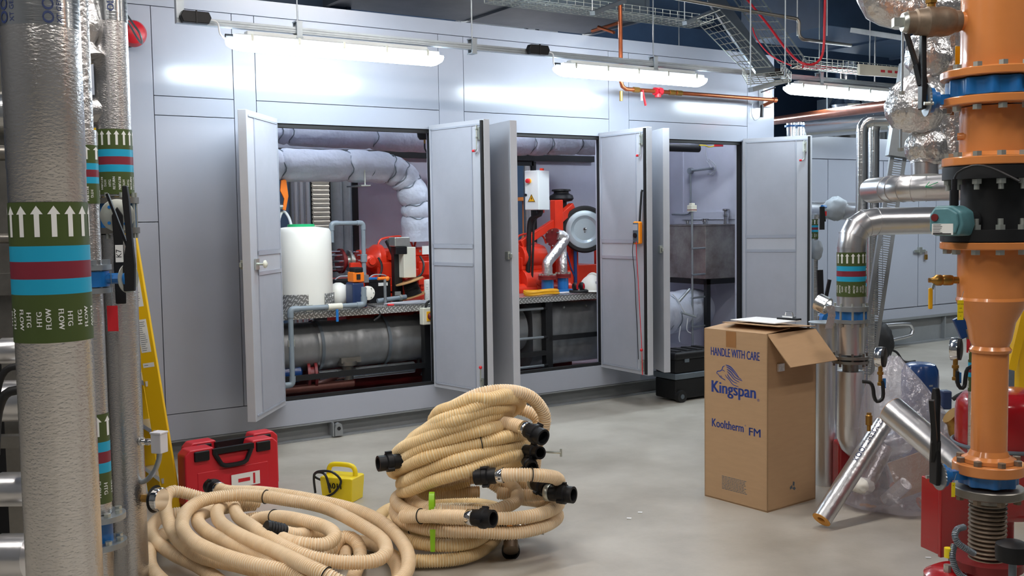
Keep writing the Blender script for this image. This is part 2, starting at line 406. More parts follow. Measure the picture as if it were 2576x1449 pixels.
for (o0, o1), (a, b) in zip(OPN, ((2.415, 3.84), (4.06, 5.48), (5.70, 7.13))):
    panel(a, b, 2.385, 2.955)
    mb = MB(); mb.bx((a+g, YF, OZ1), (b-g, YF+.05, 2.385-g)); mb.bx((a+g, YF, .30), (o0, YF+.05, OZ1)); mb.bx((o1, YF, .30), (b-g, YF+.05, OZ1))
    build(mb, 'door_frame', 'panel_grey', enc)
    mb = MB()
    mb.bx((o0, YF+.012, OZ1-.028), (o1, YF+.06, OZ1)); mb.bx((o0, YF+.012, OZ0), (o0+.02, YF+.06, OZ1)); mb.bx((o1-.02, YF+.012, OZ0), (o1, YF+.06, OZ1)); mb.bx((o0, YF+.012, OZ0), (o1, YF+.06, OZ0+.02))
    build(mb, 'rubber_seal', 'black_rubber', enc)
# hollow shell behind the panels
mb = MB()
mb.bx((E0, YF+.052, EZ-.06), (E1, EB+.05, EZ-.005)); mb.bx((E0, YF+.052, .13), (E1, EB+.05, .20))
mb.bx((E0, YF+.052, .2), (E0+.05, EB+.05, EZ-.06)); mb.bx((E1-.05, YF+.052, .2), (E1-.002, EB+.05, EZ-.06))
BO = ((2.55, 3.86), (4.75, 5.80))
xs = E0
for a, b in BO:
    mb.bx((xs, EB, .2), (a, EB+.05, EZ-.06)); mb.bx((a, EB, 2.1), (b, EB+.05, EZ-.06)); mb.bx((a, EB, .2), (b, EB+.05, .4)); xs = b
mb.bx((xs, EB, .2), (E1, EB+.05, EZ-.06))
build(mb, 'shell', 'inner_lilac', enc)
mb = MB(); xs = E0
for o0, o1 in OPN:
    mb.bx((xs, YF+.051, .2), (o0, YF+.10, EZ-.06)); mb.bx((o0, YF+.051, OZ1), (o1, YF+.10, EZ-.06)); mb.bx((o0, YF+.051, .2), (o1, YF+.10, OZ0)); xs = o1
mb.bx((xs, YF+.051, .2), (E1, YF+.10, EZ-.06))
build(mb, 'front_lining', 'inner_lilac', enc)
for a, b in BO:
    mb = MB(); mb.bx((a, EB-.03, 2.08), (b, EB+.0, 2.14)); mb.bx((a-.03, EB-.03, .4), (a+.02, EB, 2.12)); mb.bx((b-.02, EB-.03, .4), (b+.03, EB, 2.12))
    build(mb, 'back_door_frame', 'black_steel', enc)
build(MB().bx((2.3, EB-.05, 2.13), (6.55, EB-.005, 2.19)), 'cross_beam', 'black_steel', enc)
mb = MB()                                                         # end wall channels seen in the third doorway
for y0, y1, z0, z1 in ((7.25, 8.05, 1.52, 1.60), (7.25, 8.05, 2.30, 2.34), (8.02, 8.05, 1.6, 2.3), (7.22, 7.25, 1.6, 2.3)): mb.bx((7.425, y0, z0), (7.44, y1, z1))
build(mb, 'lining_channel', 'inner_lilac', enc)
# base frame with lifting lugs
mb = MB(); mb.bx((E0, YF+.06, 0), (E1, YF+.09, .12)); mb.bx((E0, YF-.005, .112), (E1, YF+.09, .122)); mb.bx((E0, YF-.005, 0.0), (E1, YF+.09, .012))
mb.bx((E0, EB-.06, 0), (E1, EB+.05, .13)); mb.bx((E0, YF+.06, 0), (E0+.04, EB, .13)); mb.bx((E1-.04, YF+.06, 0), (E1, EB, .13))
for x in (2.9, 6.95):
    mb.bx((x-.005, YF-.03, .012), (x+.005, YF+.06, .112))
build(mb, 'base_frame', 'base_grey', enc)
for x in (2.94, 6.99):
    mb = MB(); mb.prism([(-.03, 0), (-.03, .055), (-.02, .085), (0, .095), (.02, .085), (.03, .055), (.03, 0)], (x+.0, YF-.035, .012), (1, 0, 0), (0, 0, 1), (0, .03, 0)); mb.m = 1
    mb.cyl((x, YF-.037, .065), (x, YF-.034, .065), .014, n=14)
    build(mb, 'lifting_lug', ['base_grey', 'black_rubber'], enc)
# ---- doors
def door(hx, ang, side, latch=True, knob=False):
    wd, z0, z1, th = .625, .285, 2.265, .062
    o = V3((hx, YF-.004, 0)); a = radians(ang); u = V3((cos(a), sin(a), 0)); n = V3((-sin(a), cos(a), 0))*side   # n -> inner side
    def P(x, y, z): return o + u*x + n*y + Z*z
    def bxl(mb, x0, x1, y0, y1, za, zb): return mb.box(P((x0+x1)/2, (y0+y1)/2, (za+zb)/2), (x1-x0, y1-y0, zb-za), (u, n, Z))
    mb = MB(); bxl(mb, 0.006, wd, -.0, th-.006, z0, z1); d = build(mb, 'door', 'door_grey', enc, bevel=.003)
    mb = MB()                                                   # inner rim and rails
    f = .012
    for x0, x1, za, zb in ((.03, .042, z0+.03, z1-.03), (wd-.135, wd-.125, z0+.03, z1-.03), (.03, wd-.03, z1-.042, z1-.03), (.03, wd-.03, z0+.03, z0+.042),
                           (.03, wd-.125, 1.345, 1.375), (.03, wd-.125, 1.215, 1.24)):
        bxl(mb, x0, x1, th-.007, th, za, zb)
    build(mb, 'inner_frame', 'panel_grey', d)
    mb = MB(); bxl(mb, .044, wd-.137, th-.007, th-.0045, 1.377, z1-.044); bxl(mb, .044, wd-.137, th-.007, th-.0045, z0+.044, 1.213)
    build(mb, 'perforated_lining', 'mesh_grey', d)
    mb = MB(); bxl(mb, wd-.022, wd-.004, th-.007, th+.012, z0+.01, z1-.01)
    if side < 0: build(mb, 'seal_strip', 'black_rubber', d)
    for s in ((1, -1) if side < 0 else ()):
        zc = z1-.10 if s > 0 else z0+.08
        mb = MB(); bxl(mb, wd-.07, wd-.035, th-.008, th+.006, zc-.045, zc+.045); mb.cyl(P(wd-.052, th+.018, zc-.09*s), P(wd-.052, th+.018, zc+.06*s), .006, n=8)
        bxl(mb, wd-.06, wd-.044, th, th+.026, zc-.035, zc-.025); bxl(mb, wd-.06, wd-.044, th, th+.026, zc+.025, zc+.035)
        b = build(mb, 'shoot_bolt', 'zinc', d)
        e = P(wd-.052, th+.018, zc-.09*s)
        mb = MB()
        if s > 0: mb.tube([e, e-Z*.02, e-Z*.03-u*.012, e-Z*.032-u*.03], .0055, 8); build(mb, 'bolt_lever', 'zinc', b); build(MB().cyl(e-Z*.032-u*.02, e-Z*.032-u*.042, .0095, n=10), 'red_cap', 'red_knob', b)
        else: mb.cyl(e, e+Z*.03, .006, n=8); build(mb, 'bolt_lever', 'zinc', b); build(MB().sph(e+Z*.035, .013, 6), 'red_cap', 'red_knob', b)
    if latch:
        mb = MB(); bxl(mb, wd-.075, wd-.02, -.022, 0.001, 1.26, 1.32); bxl(mb, wd-.03, wd+.018, -.016, -.004, 1.275, 1.305)
        build(mb, 'latch', 'zinc', d, bevel=.003)
    if knob:
        mb = MB(); mb.cyl(P(wd-.10, th-.004, 1.29), P(wd-.10, th+.05, 1.29), .009, n=10); mb.m = 1
        mb.lathe([(.006, 0), (.024, .006), (.026, .016), (.012, .026)], P(wd-.10, th+.04, 1.29), n, 16)
        build(mb, 'push_knob', ['zinc', 'cream_box'], d)
        mb = MB(); bxl(mb, wd-.13, wd-.06, th-.004, th+.006, 1.255, 1.325); build(mb, 'latch_plate', 'zinc', d)
    for z in (.5, 1.3, 2.05):
        build(MB().cyl(P(-.002, -.006, z-.035), P(-.002, -.006, z+.035), .009, n=10), 'hinge', 'zinc', d)
    return d, P
dA, PA = door(2.505, -128.5, 1, knob=True)
dB, PB = door(3.79, -80, -1, latch=False)
dC, PC = door(4.15, -97.5, 1)
dD, PD = door(5.42, -91.0, -1, latch=False)
dE, PE = door(5.79, -111.5, 1)
dF, PF = door(7.08, -62, -1, latch=False)

# ---- yellow multimeter hung on the fourth door
t = thing('multimeter', 'yellow and grey handheld meter hanging inside the door edge by the second doorway', 'meter', PD(.565, .062, 1.30))
u = (PD(1, 0, 0)-PD(0, 0, 0)); n = (PD(0, 1, 0)-PD(0, 0, 0))
zc = 1.43
def mbx(x0, x1, y0, y1, za, zb): return MB().box(PD((x0+x1)/2, (y0+y1)/2, (za+zb)/2), (x1-x0, y1-y0, zb-za), (u, n, Z))
build(mbx(.515, .595, .075, .115, zc-.09, zc+.09), 'case', 'amber', t, bevel=.012)
build(mbx(.522, .588, .113, .119, zc-.08, zc+.08), 'face', 'galv_dull', t, bevel=.006)
build(mbx(.528, .582, .118, .122, zc+.02, zc+.068), 'display', 'grey_cable', t)
build(MB().cyl(PD(.555, .118, zc-.02), PD(.555, .128, zc-.02), .02, n=18), 'dial', 'black_plastic', t)
build(MB().tube([PD(.575, .09, zc+.085), PD(.58, .085, zc+.2), PD(.588, .08, zc+.32), PD(.592, .075, zc+.34)], .009, 8), 'hanging_strap', 'black_rubber', t)
build(MB().tube(catmull([PD(.535, .122, zc-.07), PD(.525, .125, zc-.15), PD(.52, .10, zc-.35), PD(.528, .095, zc-.6), PD(.524, .08, zc-.8), PD(.535, .08, zc-1.02)], .03), .003, 6), 'black_lead', 'black_cable', t)
build(MB().tube(catmull([PD(.57, .122, zc-.07), PD(.575, .125, zc-.15), PD(.565, .10, zc-.4), PD(.58, .095, zc-.7), PD(.575, .08, zc-.88), PD(.585, .08, zc-1.14)], .03), .003, 6), 'red_lead', 'red_knob', t)

# ================================================================ inside the enclosure
# bench of checker plate
t = thing('checker_plate_bench', 'long aluminium checker plate bench on black steel legs inside the enclosure', 'bench', (4.05, 7.3, .2))
mb = MB(); mb.bx((2.50, 6.985, .895), (5.72, 7.42, .905)); mb.bx((2.50, 6.985, .855), (5.72, 6.992, .905))
build(mb, 'checker_plate', 'checker_plate', t)
for x, y in ((2.56, 7.06), (3.82, 7.06), (4.98, 7.06), (2.6, 7.38), (4.05, 7.38)):
    build(MB().bx((x-.035, y-.03, .2), (x+.035, y+.03, .895)), 'leg', 'black_steel', t)
mb = MB(); mb.bx((2.52, 7.03, .40), (4.95, 7.06, .44)); build(mb, 'lower_rail', 'black_steel', t)
mb = MB(); mb.bx((4.98, 7.03, .52), (5.70, 7.06, .56)); build(mb, 'lower_rail', 'black_steel', t)
build(MB().bx((2.5, 6.99, .2), (5.7, 7.03, .235)), 'sill_rail', 'galv_dull', t)
for z in (.315, .555, .80):
    mb = MB(); mb.cyl((4.50, 7.035, z), (4.945, 7.035, z), .012, n=12); mb.m = 1; mb.cyl((4.46, 7.035, z), (4.51, 7.035, z), .014, n=12); mb.cyl((4.92, 7.035, z), (4.96, 7.035, z), .014, n=12)
    build(mb, 'cross_bar', ['galv', 'black_plastic'], t)
# big lagged silencer under the bench
t = thing('foil_clad_cylinder', 'big dull foil-lagged cylinder lying under the checker plate bench', 'vessel', (3.9, 7.32, .45))
rs = []; N = 90
for i in range(N+1):
    x = 2.62+i*(4.80-2.62)/N
    rr = .185 + .003*sin(i*.5) + .001*sin(i*2.3)
    if i % 13 == 0: rr -= .008
    rs.append([V3((x, 7.26+rr*cos(2*pi*k/32)*.95, .62+rr*sin(2*pi*k/32))) for k in range(32)])
mb = MB(); mb.rings(rs); build(mb, 'lagging', 'lag_foil', t)
for x in (2.95, 3.5, 3.85, 4.3):
    rs = [[V3((xx, 7.26+.197*cos(2*pi*k/32)*.95, .62+.197*sin(2*pi*k/32))) for k in range(32)] for xx in (x, x+.025)]
    mb = MB(); mb.rings(rs, caps=False); build(mb, 'strap', 'galv_dull', t)
t = thing('lagged_tank', 'wide dull foil-lagged box vessel behind the three bars of the bench', 'vessel', (5.2, 7.3, .2))
rs = []
for i in range(60):
    x = 4.86+i*(5.95-4.86)/59
    sec = []
    for k in range(36):
        a = 2*pi*k/36; ca, sa = cos(a), sin(a); e = .55
        bulge = 1+.02*sin(i*1.1+k)+.015*sin(i*.45)
        sec.append(V3((x, 7.27+.17*abs(ca)**e*(1 if ca > 0 else -1)*bulge, .56+.27*abs(sa)**e*(1 if sa > 0 else -1))))
    rs.append(sec)
mb = MB(); mb.rings(rs); build(mb, 'lagging', 'lag_foil', t)
for x in (5.0, 5.18, 5.42, 5.6): build(MB().cyl((x, 7.1, .79), (x, 7.085, .79), .009, n=8), 'lacing_button', 'zinc', t)
# white poly tank
t = thing('plastic_tank', 'white plastic chemical tank with green screw lid standing on the bench', 'tank', (2.86, 7.22, .905))
cx_, cy_, r = 2.865, 7.215, .218
mb = MB(); mb.lathe([(r-.02, 0), (r, .015), (r+.004, .3), (r, .575), (r-.015, .60), (r*.6, .612), (.1, .615)], (cx_, cy_, .906), (0, 0, 1), 48)
build(mb, 'body', 'poly_white', t)
mb = MB(); mb.lathe([(.098, 0), (.10, .005), (.10, .022), (.09, .026)], (cx_, cy_, 1.515), (0, 0, 1), 30); build(mb, 'lid', 'green_cap', t)
for a0, a1 in ((radians(200), radians(258)), (radians(292), radians(335))):
    mb = MB(); rs = [arc_pts((cx_, cy_, z), (1, 0, 0), (0, 1, 0), r+.012, a0, a1, 10) for z in (.907, 1.03)]
    for k in range(10): mb.quad(rs[0][k], rs[0][k+1], rs[1][k+1], rs[1][k])
    o = build(mb, 'retaining_plate', 'checker_plate', t); sm = o.modifiers.new('s', 'SOLIDIFY'); sm.thickness = .003
t = thing('white_hose', 'white hose arching up behind the left side of the chemical tank', 'hose', (2.72, 7.45, .905))
build(MB().tube(catmull([V(702, 640, 7.5), V(701, 560, 7.5), V(712, 532, 7.5), V(727, 548, 7.5), V(735, 580, 7.45)], .02), .011, 10), 'hose', 'white_wire', t)
# PVC pipework
def pvc(name, label, pts, r, clips=(), parts=()):
    t = thing(name, label, 'pipe', (pts[0][0], pts[0][1], min(p[2] for p in pts)))
    P = []
    for i, p in enumerate(pts):
        p = V3(p)
        if 0 < i < len(pts)-1:
            a = (V3(pts[i-1])-p).normalized(); b = (V3(pts[i+1])-p).normalized(); k = r*1.5
            P += [p+a*k*(1-.0), p+a*k*.45+b*k*.12, p+a*k*.12+b*k*.45, p+b*k]
        else: P.append(p)
    build(MB().tube(P, r, 16), 'pipe', 'pvc_grey', t)
    for i, p in enumerate(pts[1:-1]):
        p = V3(p); a = (V3(pts[i])-p).normalized(); b = (V3(pts[i+2])-p).normalized(); k = r*1.5
        build(MB().tube([p+a*k*2.1, p+a*k, p+a*k*.45+b*k*.12, p+a*k*.12+b*k*.45, p+b*k, p+b*k*2.1], r*1.22, 16), 'elbow', 'pvc_grey', t)
    for c in clips:
        c = V3(c)
        build(MB().box(c, (.05, .012, .05) if True else 0), 'clip', 'zinc', t, bevel=.003)
    return t
za = V(740, 780, 6.95).z
p0 = V(700, 968, 6.94); p1 = V(736, 968, 6.94); p2 = V(734, 778, 6.94); p3 = V(916, 768, 6.94); p4 = V(916, 722, 6.94)
p2.x = p1.x; p3.z = p2.z; p4.x = p3.x; p0.z = p1.z
t = pvc('drain_pipe', 'grey plastic pipe running up and along the front of the bench', [p0, p1, p2, p3, p4], .019, clips=(p1+(p2-p1)*.55, p2+(p3-p2)*.25))
q = p2+(p3-p2)*.6
b = build(MB().cyl(q-V3((.06, 0, 0)), q+V3((.05, 0, 0)), .024, n=14), 'ball_valve', 'cream_box', t)
build(MB().bx((q.x-.008, q.y-.03, q.z-.11), (q.x+.012, q.y-.02, q.z-.02)), 'lever', 'blue_paint', b, bevel=.003)
pa = V(835, 610, 7.32); pb = V(835, 562, 7.32); pc = V(913, 562, 7.32); pd_ = V(915, 715, 7.10); pb.x = pa.x; pc.z = pb.z
t = pvc('feed_pipe', 'grey plastic pipe looping from the chemical tank up over and down to the pump', [pa, pb, pc, V3((pc.x, pc.y, pd_.z+.02))], .017)
build(MB().lathe([(.026, 0), (.026, .06), (.02, .062)], (pc.x, pc.y, pd_.z+.16), (0, 0, 1), 14), 'union_nut', 'pvc_grey', t)
q = V3((pc.x, pc.y-.02, pd_.z+.02))
b = build(MB().bx(q-V3((.02, .02, .02)), q+V3((.02, .02, .04))), 'valve_body', 'galv', t)
build(MB().bx(q+V3((.02, -.02, .0)), q+V3((.10, -.005, .018))), 'lever', 'blue_paint', b, bevel=.003)
# dosing pump
q = V(893, 755, 7.08)
t = thing('dosing_pump', 'navy dosing pump with orange top and round white head at the bench edge', 'pump', q)
q.z = .905
mb = MB(); mb.bx(q+V3((-.055, -.06, .003)), q+V3((.075, .1, .03))); mb.bx(q+V3((-.04, -.055, .03)), q+V3((.055, .08, .19))); build(mb, 'housing', 'navy_plastic', t, bevel=.012)
mb = MB(); mb.bx(q+V3((-.035, -.06, .195)), q+V3((.055, .05, .27))); build(mb, 'control_unit', 'orange_plastic', t, bevel=.008)
mb = MB(); mb.bx(q+V3((-.025, -.065, .268)), q+V3((.045, .04, .305))); build(mb, 'cap', 'black_plastic', t, bevel=.008)
mb = MB(); mb.bx(q+V3((-.01, -.066, .215)), q+V3((.02, -.058, .255))); build(mb, 'display', 'black_rubber', t)
mb = MB(); mb.lathe([(.05, 0), (.053, .01), (.053, .03), (.03, .036)], q+V3((.078, -.045, .11)), (0, -1, 0), 24); h_ = build(mb, 'pump_head', 'poly_white', t)
mb = MB()
for k in range(6): mb.cyl(q+V3((.078+.04*cos(k*pi/3), -.078, .11+.04*sin(k*pi/3))), q+V3((.078+.04*cos(k*pi/3), -.084, .11+.04*sin(k*pi/3))), .005, n=8)
build(mb, 'screws', 'zinc', h_)
mb = MB(); mb.tube(catmull([q+V3((.06, -.04, .03)), q+V3((.13, -.08, .0)), q+V3((.16, -.09, -.06)), q+V3((.12, -.07, -.1))], .01), .008, 8); build(mb, 'cable', 'black_cable', t)
# tub behind the pump
t = thing('plastic_tub', 'white plastic tub tipped behind the navy dosing pump', 'tub', (3.17, 7.3, .905))
build(MB().sph((3.16, 7.24, 1.0), .093, 12, (.85, .9, 1)), 'body', 'poly_white', t)
# cable drum
c = V(1042, 738, 7.25); c.z = .907
t = thing('cable_drum', 'tipped plywood cable drum wound with black cable on the bench', 'cable drum', c)
ax = V3((-.28, .1, 1)).normalized(); o = c+V3((0, 0, .045))
build(MB().cyl(o, o+ax*.008, .115, n=36), 'flange', 'wood_ply', t); build(MB().cyl(o+ax*.12, o+ax*.128, .115, n=36), 'flange', 'wood_ply', t)
mb = MB(); pr = []
for i in range(13):
    h0 = .008+i*.0086; rr = .058+.012*(1-i/13); pr += [(rr-.004, h0), (rr, h0+.0043)]
mb.lathe(pr, o, ax, 28); build(mb, 'wound_cable', 'black_cable', t)
# white cylinder canister
c = V(1082, 735, 7.15); c.z = .906
t = thing('white_canister', 'white cylindrical filter canister with faint print beside the cable drum', 'canister', c)
build(MB().lathe([(.045, 0), (.047, .004), (.047, .17), (.045, .178), (.03, .18)], c, (0, 0, 1), 28), 'body', 'poly_white', t)
mb = MB()
for i in range(9):
    for a in (-2.5, -1.9): mb.geo(([(-.012, 0), (.012*random.uniform(.3, 1), 0), (.012*random.uniform(.3, 1), .003), (-.012, .003)], [(0, 1, 2, 3)]), on_cyl(c, .0475, a, c.z+.03+i*.014))
build(mb, 'print', 'galv_dull', t)
# coiled grey lead with red end, slate mat
c = V(1020, 745, 7.06); c.z = .906
t = thing('cable_coil', 'coil of grey cable with a red end lying near the drum', 'cable', c)
for k in range(1):
    pts = []
    for i in range(200):
        a = i*.19; rr = 1+.12*sin(a*.33); pts.append(V3((c.x+.16*rr*cos(a)+.012*sin(i*.05), c.y+.045*rr*sin(a), .914+.012*(i/200)+.003*sin(a*2))))
    build(MB().tube(pts, .0055, 6), 'cable', 'grey_cable', t)
build(MB().cyl((c.x-.17, c.y-.03, .914), (c.x-.12, c.y-.035, .914), .008, n=8), 'end_cap', 'red_knob', t)
mb = MB(); mb.box((3.70, 7.12, .912), (.30, .13, .008), (V3((1, .1, 0)).normalized(), V3((-.1, 1, 0)).normalized(), Z)); build(mb, 'slate_mat', 'galv_dull', label='dark grey mat lying on the bench under the cable drum side', cat='mat')
# white isolator box on black post with cream hood
c = V(1003, 660, 7.34)
t = thing('control_box', 'cream control box with open lid on a black post behind the bench', 'control box', (c.x, c.y, .9))
build(MB().bx((c.x-.04, c.y, .905), (c.x+.03, c.y+.05, 1.36)), 'post', 'black_steel', t)
mb = MB(); mb.bx((c.x+.0, c.y-.09, 1.10), (c.x+.11, c.y+.0, 1.345)); build(mb, 'box', 'cream_box', t, bevel=.006)
mb = MB(); mb.bx((c.x-.075, c.y-.09, 1.35), (c.x+.06, c.y+.02, 1.425)); build(mb, 'hood', 'zinc', t, bevel=.008)
mb = MB(); mb.bx((c.x-.07, c.y-.095, 1.29), (c.x+.03, c.y-.06, 1.35)); build(mb, 'terminal_block', 'black_plastic', t, bevel=.005)
# rotary isolator under bench
c = V(1074, 795, 6.95)
t = thing('isolator_switch', 'cream and yellow isolator switch with dark red rotary knob under the bench edge', 'switch', c-V3((0, 0, .08)))
build(MB().bx(c+V3((-.05, -.03, -.065)), c+V3((.05, .03, .065))), 'box', 'cream_box', t, bevel=.006)
build(MB().bx(c+V3((-.02, -.036, -.038)), c+V3((.045, -.028, .038))), 'backplate', 'yellow_handle', t, bevel=.004)
mb = MB(); mb.lathe([(.030, 0), (.027, .012), (.02, .02)], c+V3((.015, -.035, 0)), (0, -1, 0), 20); mb.bx(c+V3((-.012, -.075, -.008)), c+V3((.045, -.05, .008))); build(mb, 'rotary_knob', 'dark_red', t, bevel=.003)
build(MB().tube(catmull([c+V3((-.01, 0, .06)), c+V3((0, 0, .10)), c+V3((.05, .02, .115)), c+V3((.10, .05, .1))], .02), .01, 8), 'cable', 'black_cable', t)
build(MB().bx(c+V3((-.025, .03, -.06)), c+V3((.03, .07, .06))), 'bracket', 'black_steel', t)
# grey junction under the bench
c = V(1090, 928, 7.2)
t = thing('grey_terminal_box', 'small slanted grey box low under the bench by a black conduit', 'box', c)
mb = MB(); mb.prism([(-.09, -.05), (.09, -.05), (.06, .06), (-.04, .06)], c, (1, 0, 0), (0, 0, 1), (0, .06, 0)); build(mb, 'body', 'galv_dull', t, bevel=.005)
build(MB().tube(catmull([c+V3((-.07, 0, .04)), c+V3((-.13, 0, .03)), c+V3((-.13, 0, .14)), c+V3((-.11, 0, .22))], .02), .013, 8), 'conduit', 'black_cable', t)

# lagged exhaust ducts
def lagged(name, label, path, r, seams, cat='duct', mat='lagging', ends=()):
    pts = catmull(path, .025); n = len(pts); t = thing(name, label, cat, (pts[0].x, pts[0].y, min(p.z for p in pts)-r))
    L = [0]
    for a, b in zip(pts, pts[1:]): L.append(L[-1]+(b-a).length)
    def rad(i):
        s = L[i]; k = r*(1+.02*sin(s*9)+.012*sin(s*31+1))
        for q in seams:
            k -= r*.16*math.exp(-((s-q)/.018)**2)
        return k
    build(MB().tube(pts, [rad(i) for i in range(n)], 30), 'lagging_jacket', mat, t)
    for q in seams:
        i = min(range(n), key=lambda j: abs(L[j]-q))
        if 0 < i < n-1:
            d = (pts[i+1]-pts[i-1]).normalized(); u, v, _ = frame(d); mb = MB()
            mb.tube([pts[i]+(u*cos(a)+v*sin(a))*(r*.9+.006*sin(3*a)) + d*.012*sin(5*a) for a in [2*pi*k/28 for k in range(28)]], .004, 6, closed=True)
            build(mb, 'lacing_wire', 'galv_dull', t)
    return t
YL = 7.5
a0 = V(640, 412, YL); a1 = V(760, 415, YL); a2 = V(925, 420, YL); a3 = V(985, 428, YL); a4 = V(1022, 455, YL); a5 = V(1045, 510, YL); a6 = V(1047, 560, YL+.02); a7 = V(1048, 605, YL+.03); 
a1.z = a0.z = a2.z = (a1.z+a2.z)/2
lagged('exhaust_duct', 'fat silver-grey lagged exhaust pipe bending down behind the first doorway', [a0, a1, a2, a3, a4, a5, a6, a7], .127, [.20, .74, .95, 1.12, 1.22, 1.34, 1.5, 1.62])
zt = V(1100, 345, 7.85).z
b0 = V3((2.4, 7.85, zt+.035)); b1 = V3((3.3, 7.85, zt+.02)); b2 = V3((4.6, 7.85, zt-.01)); b3 = V3((5.5, 7.85, zt+.0)); b4 = V3((6.4, 7.85, zt+.03))
lagged('upper_exhaust_duct', 'long quilted lagged exhaust pipe running under the enclosure roof', [b0, b1, b2, b3, b4], .135, [.55, .62, 1.35, 2.0, 2.55, 2.95, 3.15, 3.5])
mb = MB(); q = V(918, 462, YL-.12)
mb.cyl(q+V3((0, 0, -.01)), q+V3((0, .0, .18)), .006, n=8); mb.bx(q+V3((-.04, -.02, -.02)), q+V3((.04, .26, -.01)))
t = thing('pipe_bracket', 'small zinc hanger bracket clipped round the lagged exhaust pipe', 'bracket', q); build(mb, 'bracket', 'zinc', t)
# black beam over + sensor head
c = V(1068, 345, 7.15)
t = thing('flame_detector', 'black round detector with short flexible lead under the doorway head', 'detector', c)
mb = MB(); mb.lathe([(.04, -.02), (.055, 0), (.06, .03), (.06, .10)], c, (0, 0, 1), 22); build(mb, 'head', 'black_plastic', t)
build(MB().cyl(c-V3((0, 0, .05)), c-V3((0, 0, .02)), .008, n=10), 'gland', 'brass', t)
build(MB().tube(catmull([c-V3((0, 0, .045)), c+V3((0, 0, -.09)), c+V3((.03, 0, -.13)), c+V3((.08, .02, -.16))], .02), .007, 8), 'flex', 'black_cable', t)
build(MB().bx((c.x-.08, c.y-.06, c.z+.1), (c.x+.3, c.y+.1, c.z+.14)), 'mounting_plate', 'black_steel', t)

# ---- engine
eng = thing('red_engine', 'bright red gas engine behind the bench, seen through the first two doorways', 'engine', (4.7, 7.7, .2))
def EX(px, py, Y=7.62): return V(px, py, Y)
mb = MB(); mb.bx((3.42, 7.50, .55), (5.6, 8.1, 1.08)); mb.bx((3.55, 7.46, .45), (5.5, 7.9, .6)); build(mb, 'engine_block', 'engine_red', eng, bevel=.015)
# bell housing
q = EX(905, 640)
cxx = V(853, 622, 7.6).x
mb = MB(); mb.lathe([(.085, 0), (.085, .03), (.05, .035), (.055, .07), (.10, .11), (.125, .15), (.125, .2)], (cxx+.16, 7.6, 1.24), (1, 0, 0), 32); build(mb, 'bell_housing', 'engine_red', eng, bevel=.004)
mb = MB(); mb.lathe([(.10, 0), (.10, .02), (.06, .022), (.06, .05)], (cxx, 7.6, 1.24), (1, 0, 0), 28); build(mb, 'coupling', 'dark_red', eng)
mb = MB()
for k in range(10):
    a = 2*pi*k/10; mb.hexa((cxx, 7.6+.08*cos(a), 1.24+.08*sin(a)), (-1, 0, 0), .009, .12)
    mb.hexa((cxx+.16, 7.6+.07*cos(a), 1.24+.07*sin(a)), (-1, 0, 0), .008, .03)
build(mb, 'coupling_bolts', 'chrome', eng)
mb = MB(); mb.lathe([(.04, 0), (.04, .03), (.085, .032), (.085, .05), (.05, .055), (.05, .08)], (cxx+.04, 7.6, 1.24), (1, 0, 0), 24); build(mb, 'shaft', 'zinc', eng)
mb = MB()
for i in range(5):
    x = 3.62+i*.34
    mb.bx((x, 7.50, 1.07), (x+.30, 7.82, 1.26)); mb.bx((x+.02, 7.46, 1.10), (x+.28, 7.51, 1.22))
build(mb, 'cylinder_heads', 'engine_red', eng, bevel=.012)
for i in range(5):
    x = 3.64+i*.34
    mb = MB(); mb.bx((x, 7.52, 1.258), (x+.26, 7.80, 1.33)); mb.m = 0
    build(mb, 'rocker_cover', 'engine_red', eng, bevel=.02)
    mb = MB()
    for dx in (.04, .13, .22):
        mb.hexa((x+dx, 7.525, 1.30), (0, -1, 0), .010, .012); mb.hexa((x+dx, 7.60, 1.328), (0, 0, 1), .011, .014)
    build(mb, 'cover_bolts', 'zinc', eng)
    mb = MB(); z0 = 1.33
    mb.tube(catmull([(x+.03, 7.6, z0-.01), (x+.05, 7.6, z0+.06), (x+.10, 7.6, z0+.085), (x+.24, 7.6, z0+.095), (x+.33, 7.6, z0+.06), (x+.36, 7.6, z0)], .02), .009, 8)
    build(mb, 'ignition_tube', 'engine_red', eng)
    mb = MB(); mb.lathe([(.035, 0), (.05, .01), (.05, .07), (.028, .09)], (x+.15, 7.46, 1.0), (0, -1, .15), 16); build(mb, 'inspection_cover', 'engine_red', eng)
mb = MB(); mb.cyl((3.5, 7.45, .93), (5.5, 7.45, .93), .055, n=20); 
for i in range(6): mb.cyl((3.6+i*.34, 7.45, .93), (3.6+i*.34, 7.55, 1.02), .035, n=12); mb.cyl((3.75+i*.34, 7.45, .93), (3.78+i*.34, 7.45, .93), .07, n=18)
build(mb, 'manifold', 'engine_red', eng)
mb = MB(); random.seed(3)
for i in range(16):
    x = 3.45+i*.13; mb.bx((x, 7.44-.03*random.random(), .62+.05*random.random()), (x+.09, 7.52, .74+.1*random.random()))
build(mb, 'sump_ribs', 'engine_red', eng, bevel=.008)
random.seed(11)
for i in range(26):                                            # bosses, housings and fittings along the visible side
    x, z = 3.5+random.random()*.75, .98+random.random()*.26; wx, wz, dy = .03+.06*random.random(), .025+.05*random.random(), .02+.05*random.random()
    mb = MB()
    if i % 3: mb.bx((x, 7.46-dy, z), (x+wx, 7.5, z+wz))
    else: mb.lathe([(wx*.6, 0), (wx*.6, dy), (wx*.35, dy+.01), (wx*.35, dy+.03)], (x, 7.48, z), (0, -1, 0), 14)
    build(mb, 'side_fitting', 'engine_red', eng, bevel=.004)
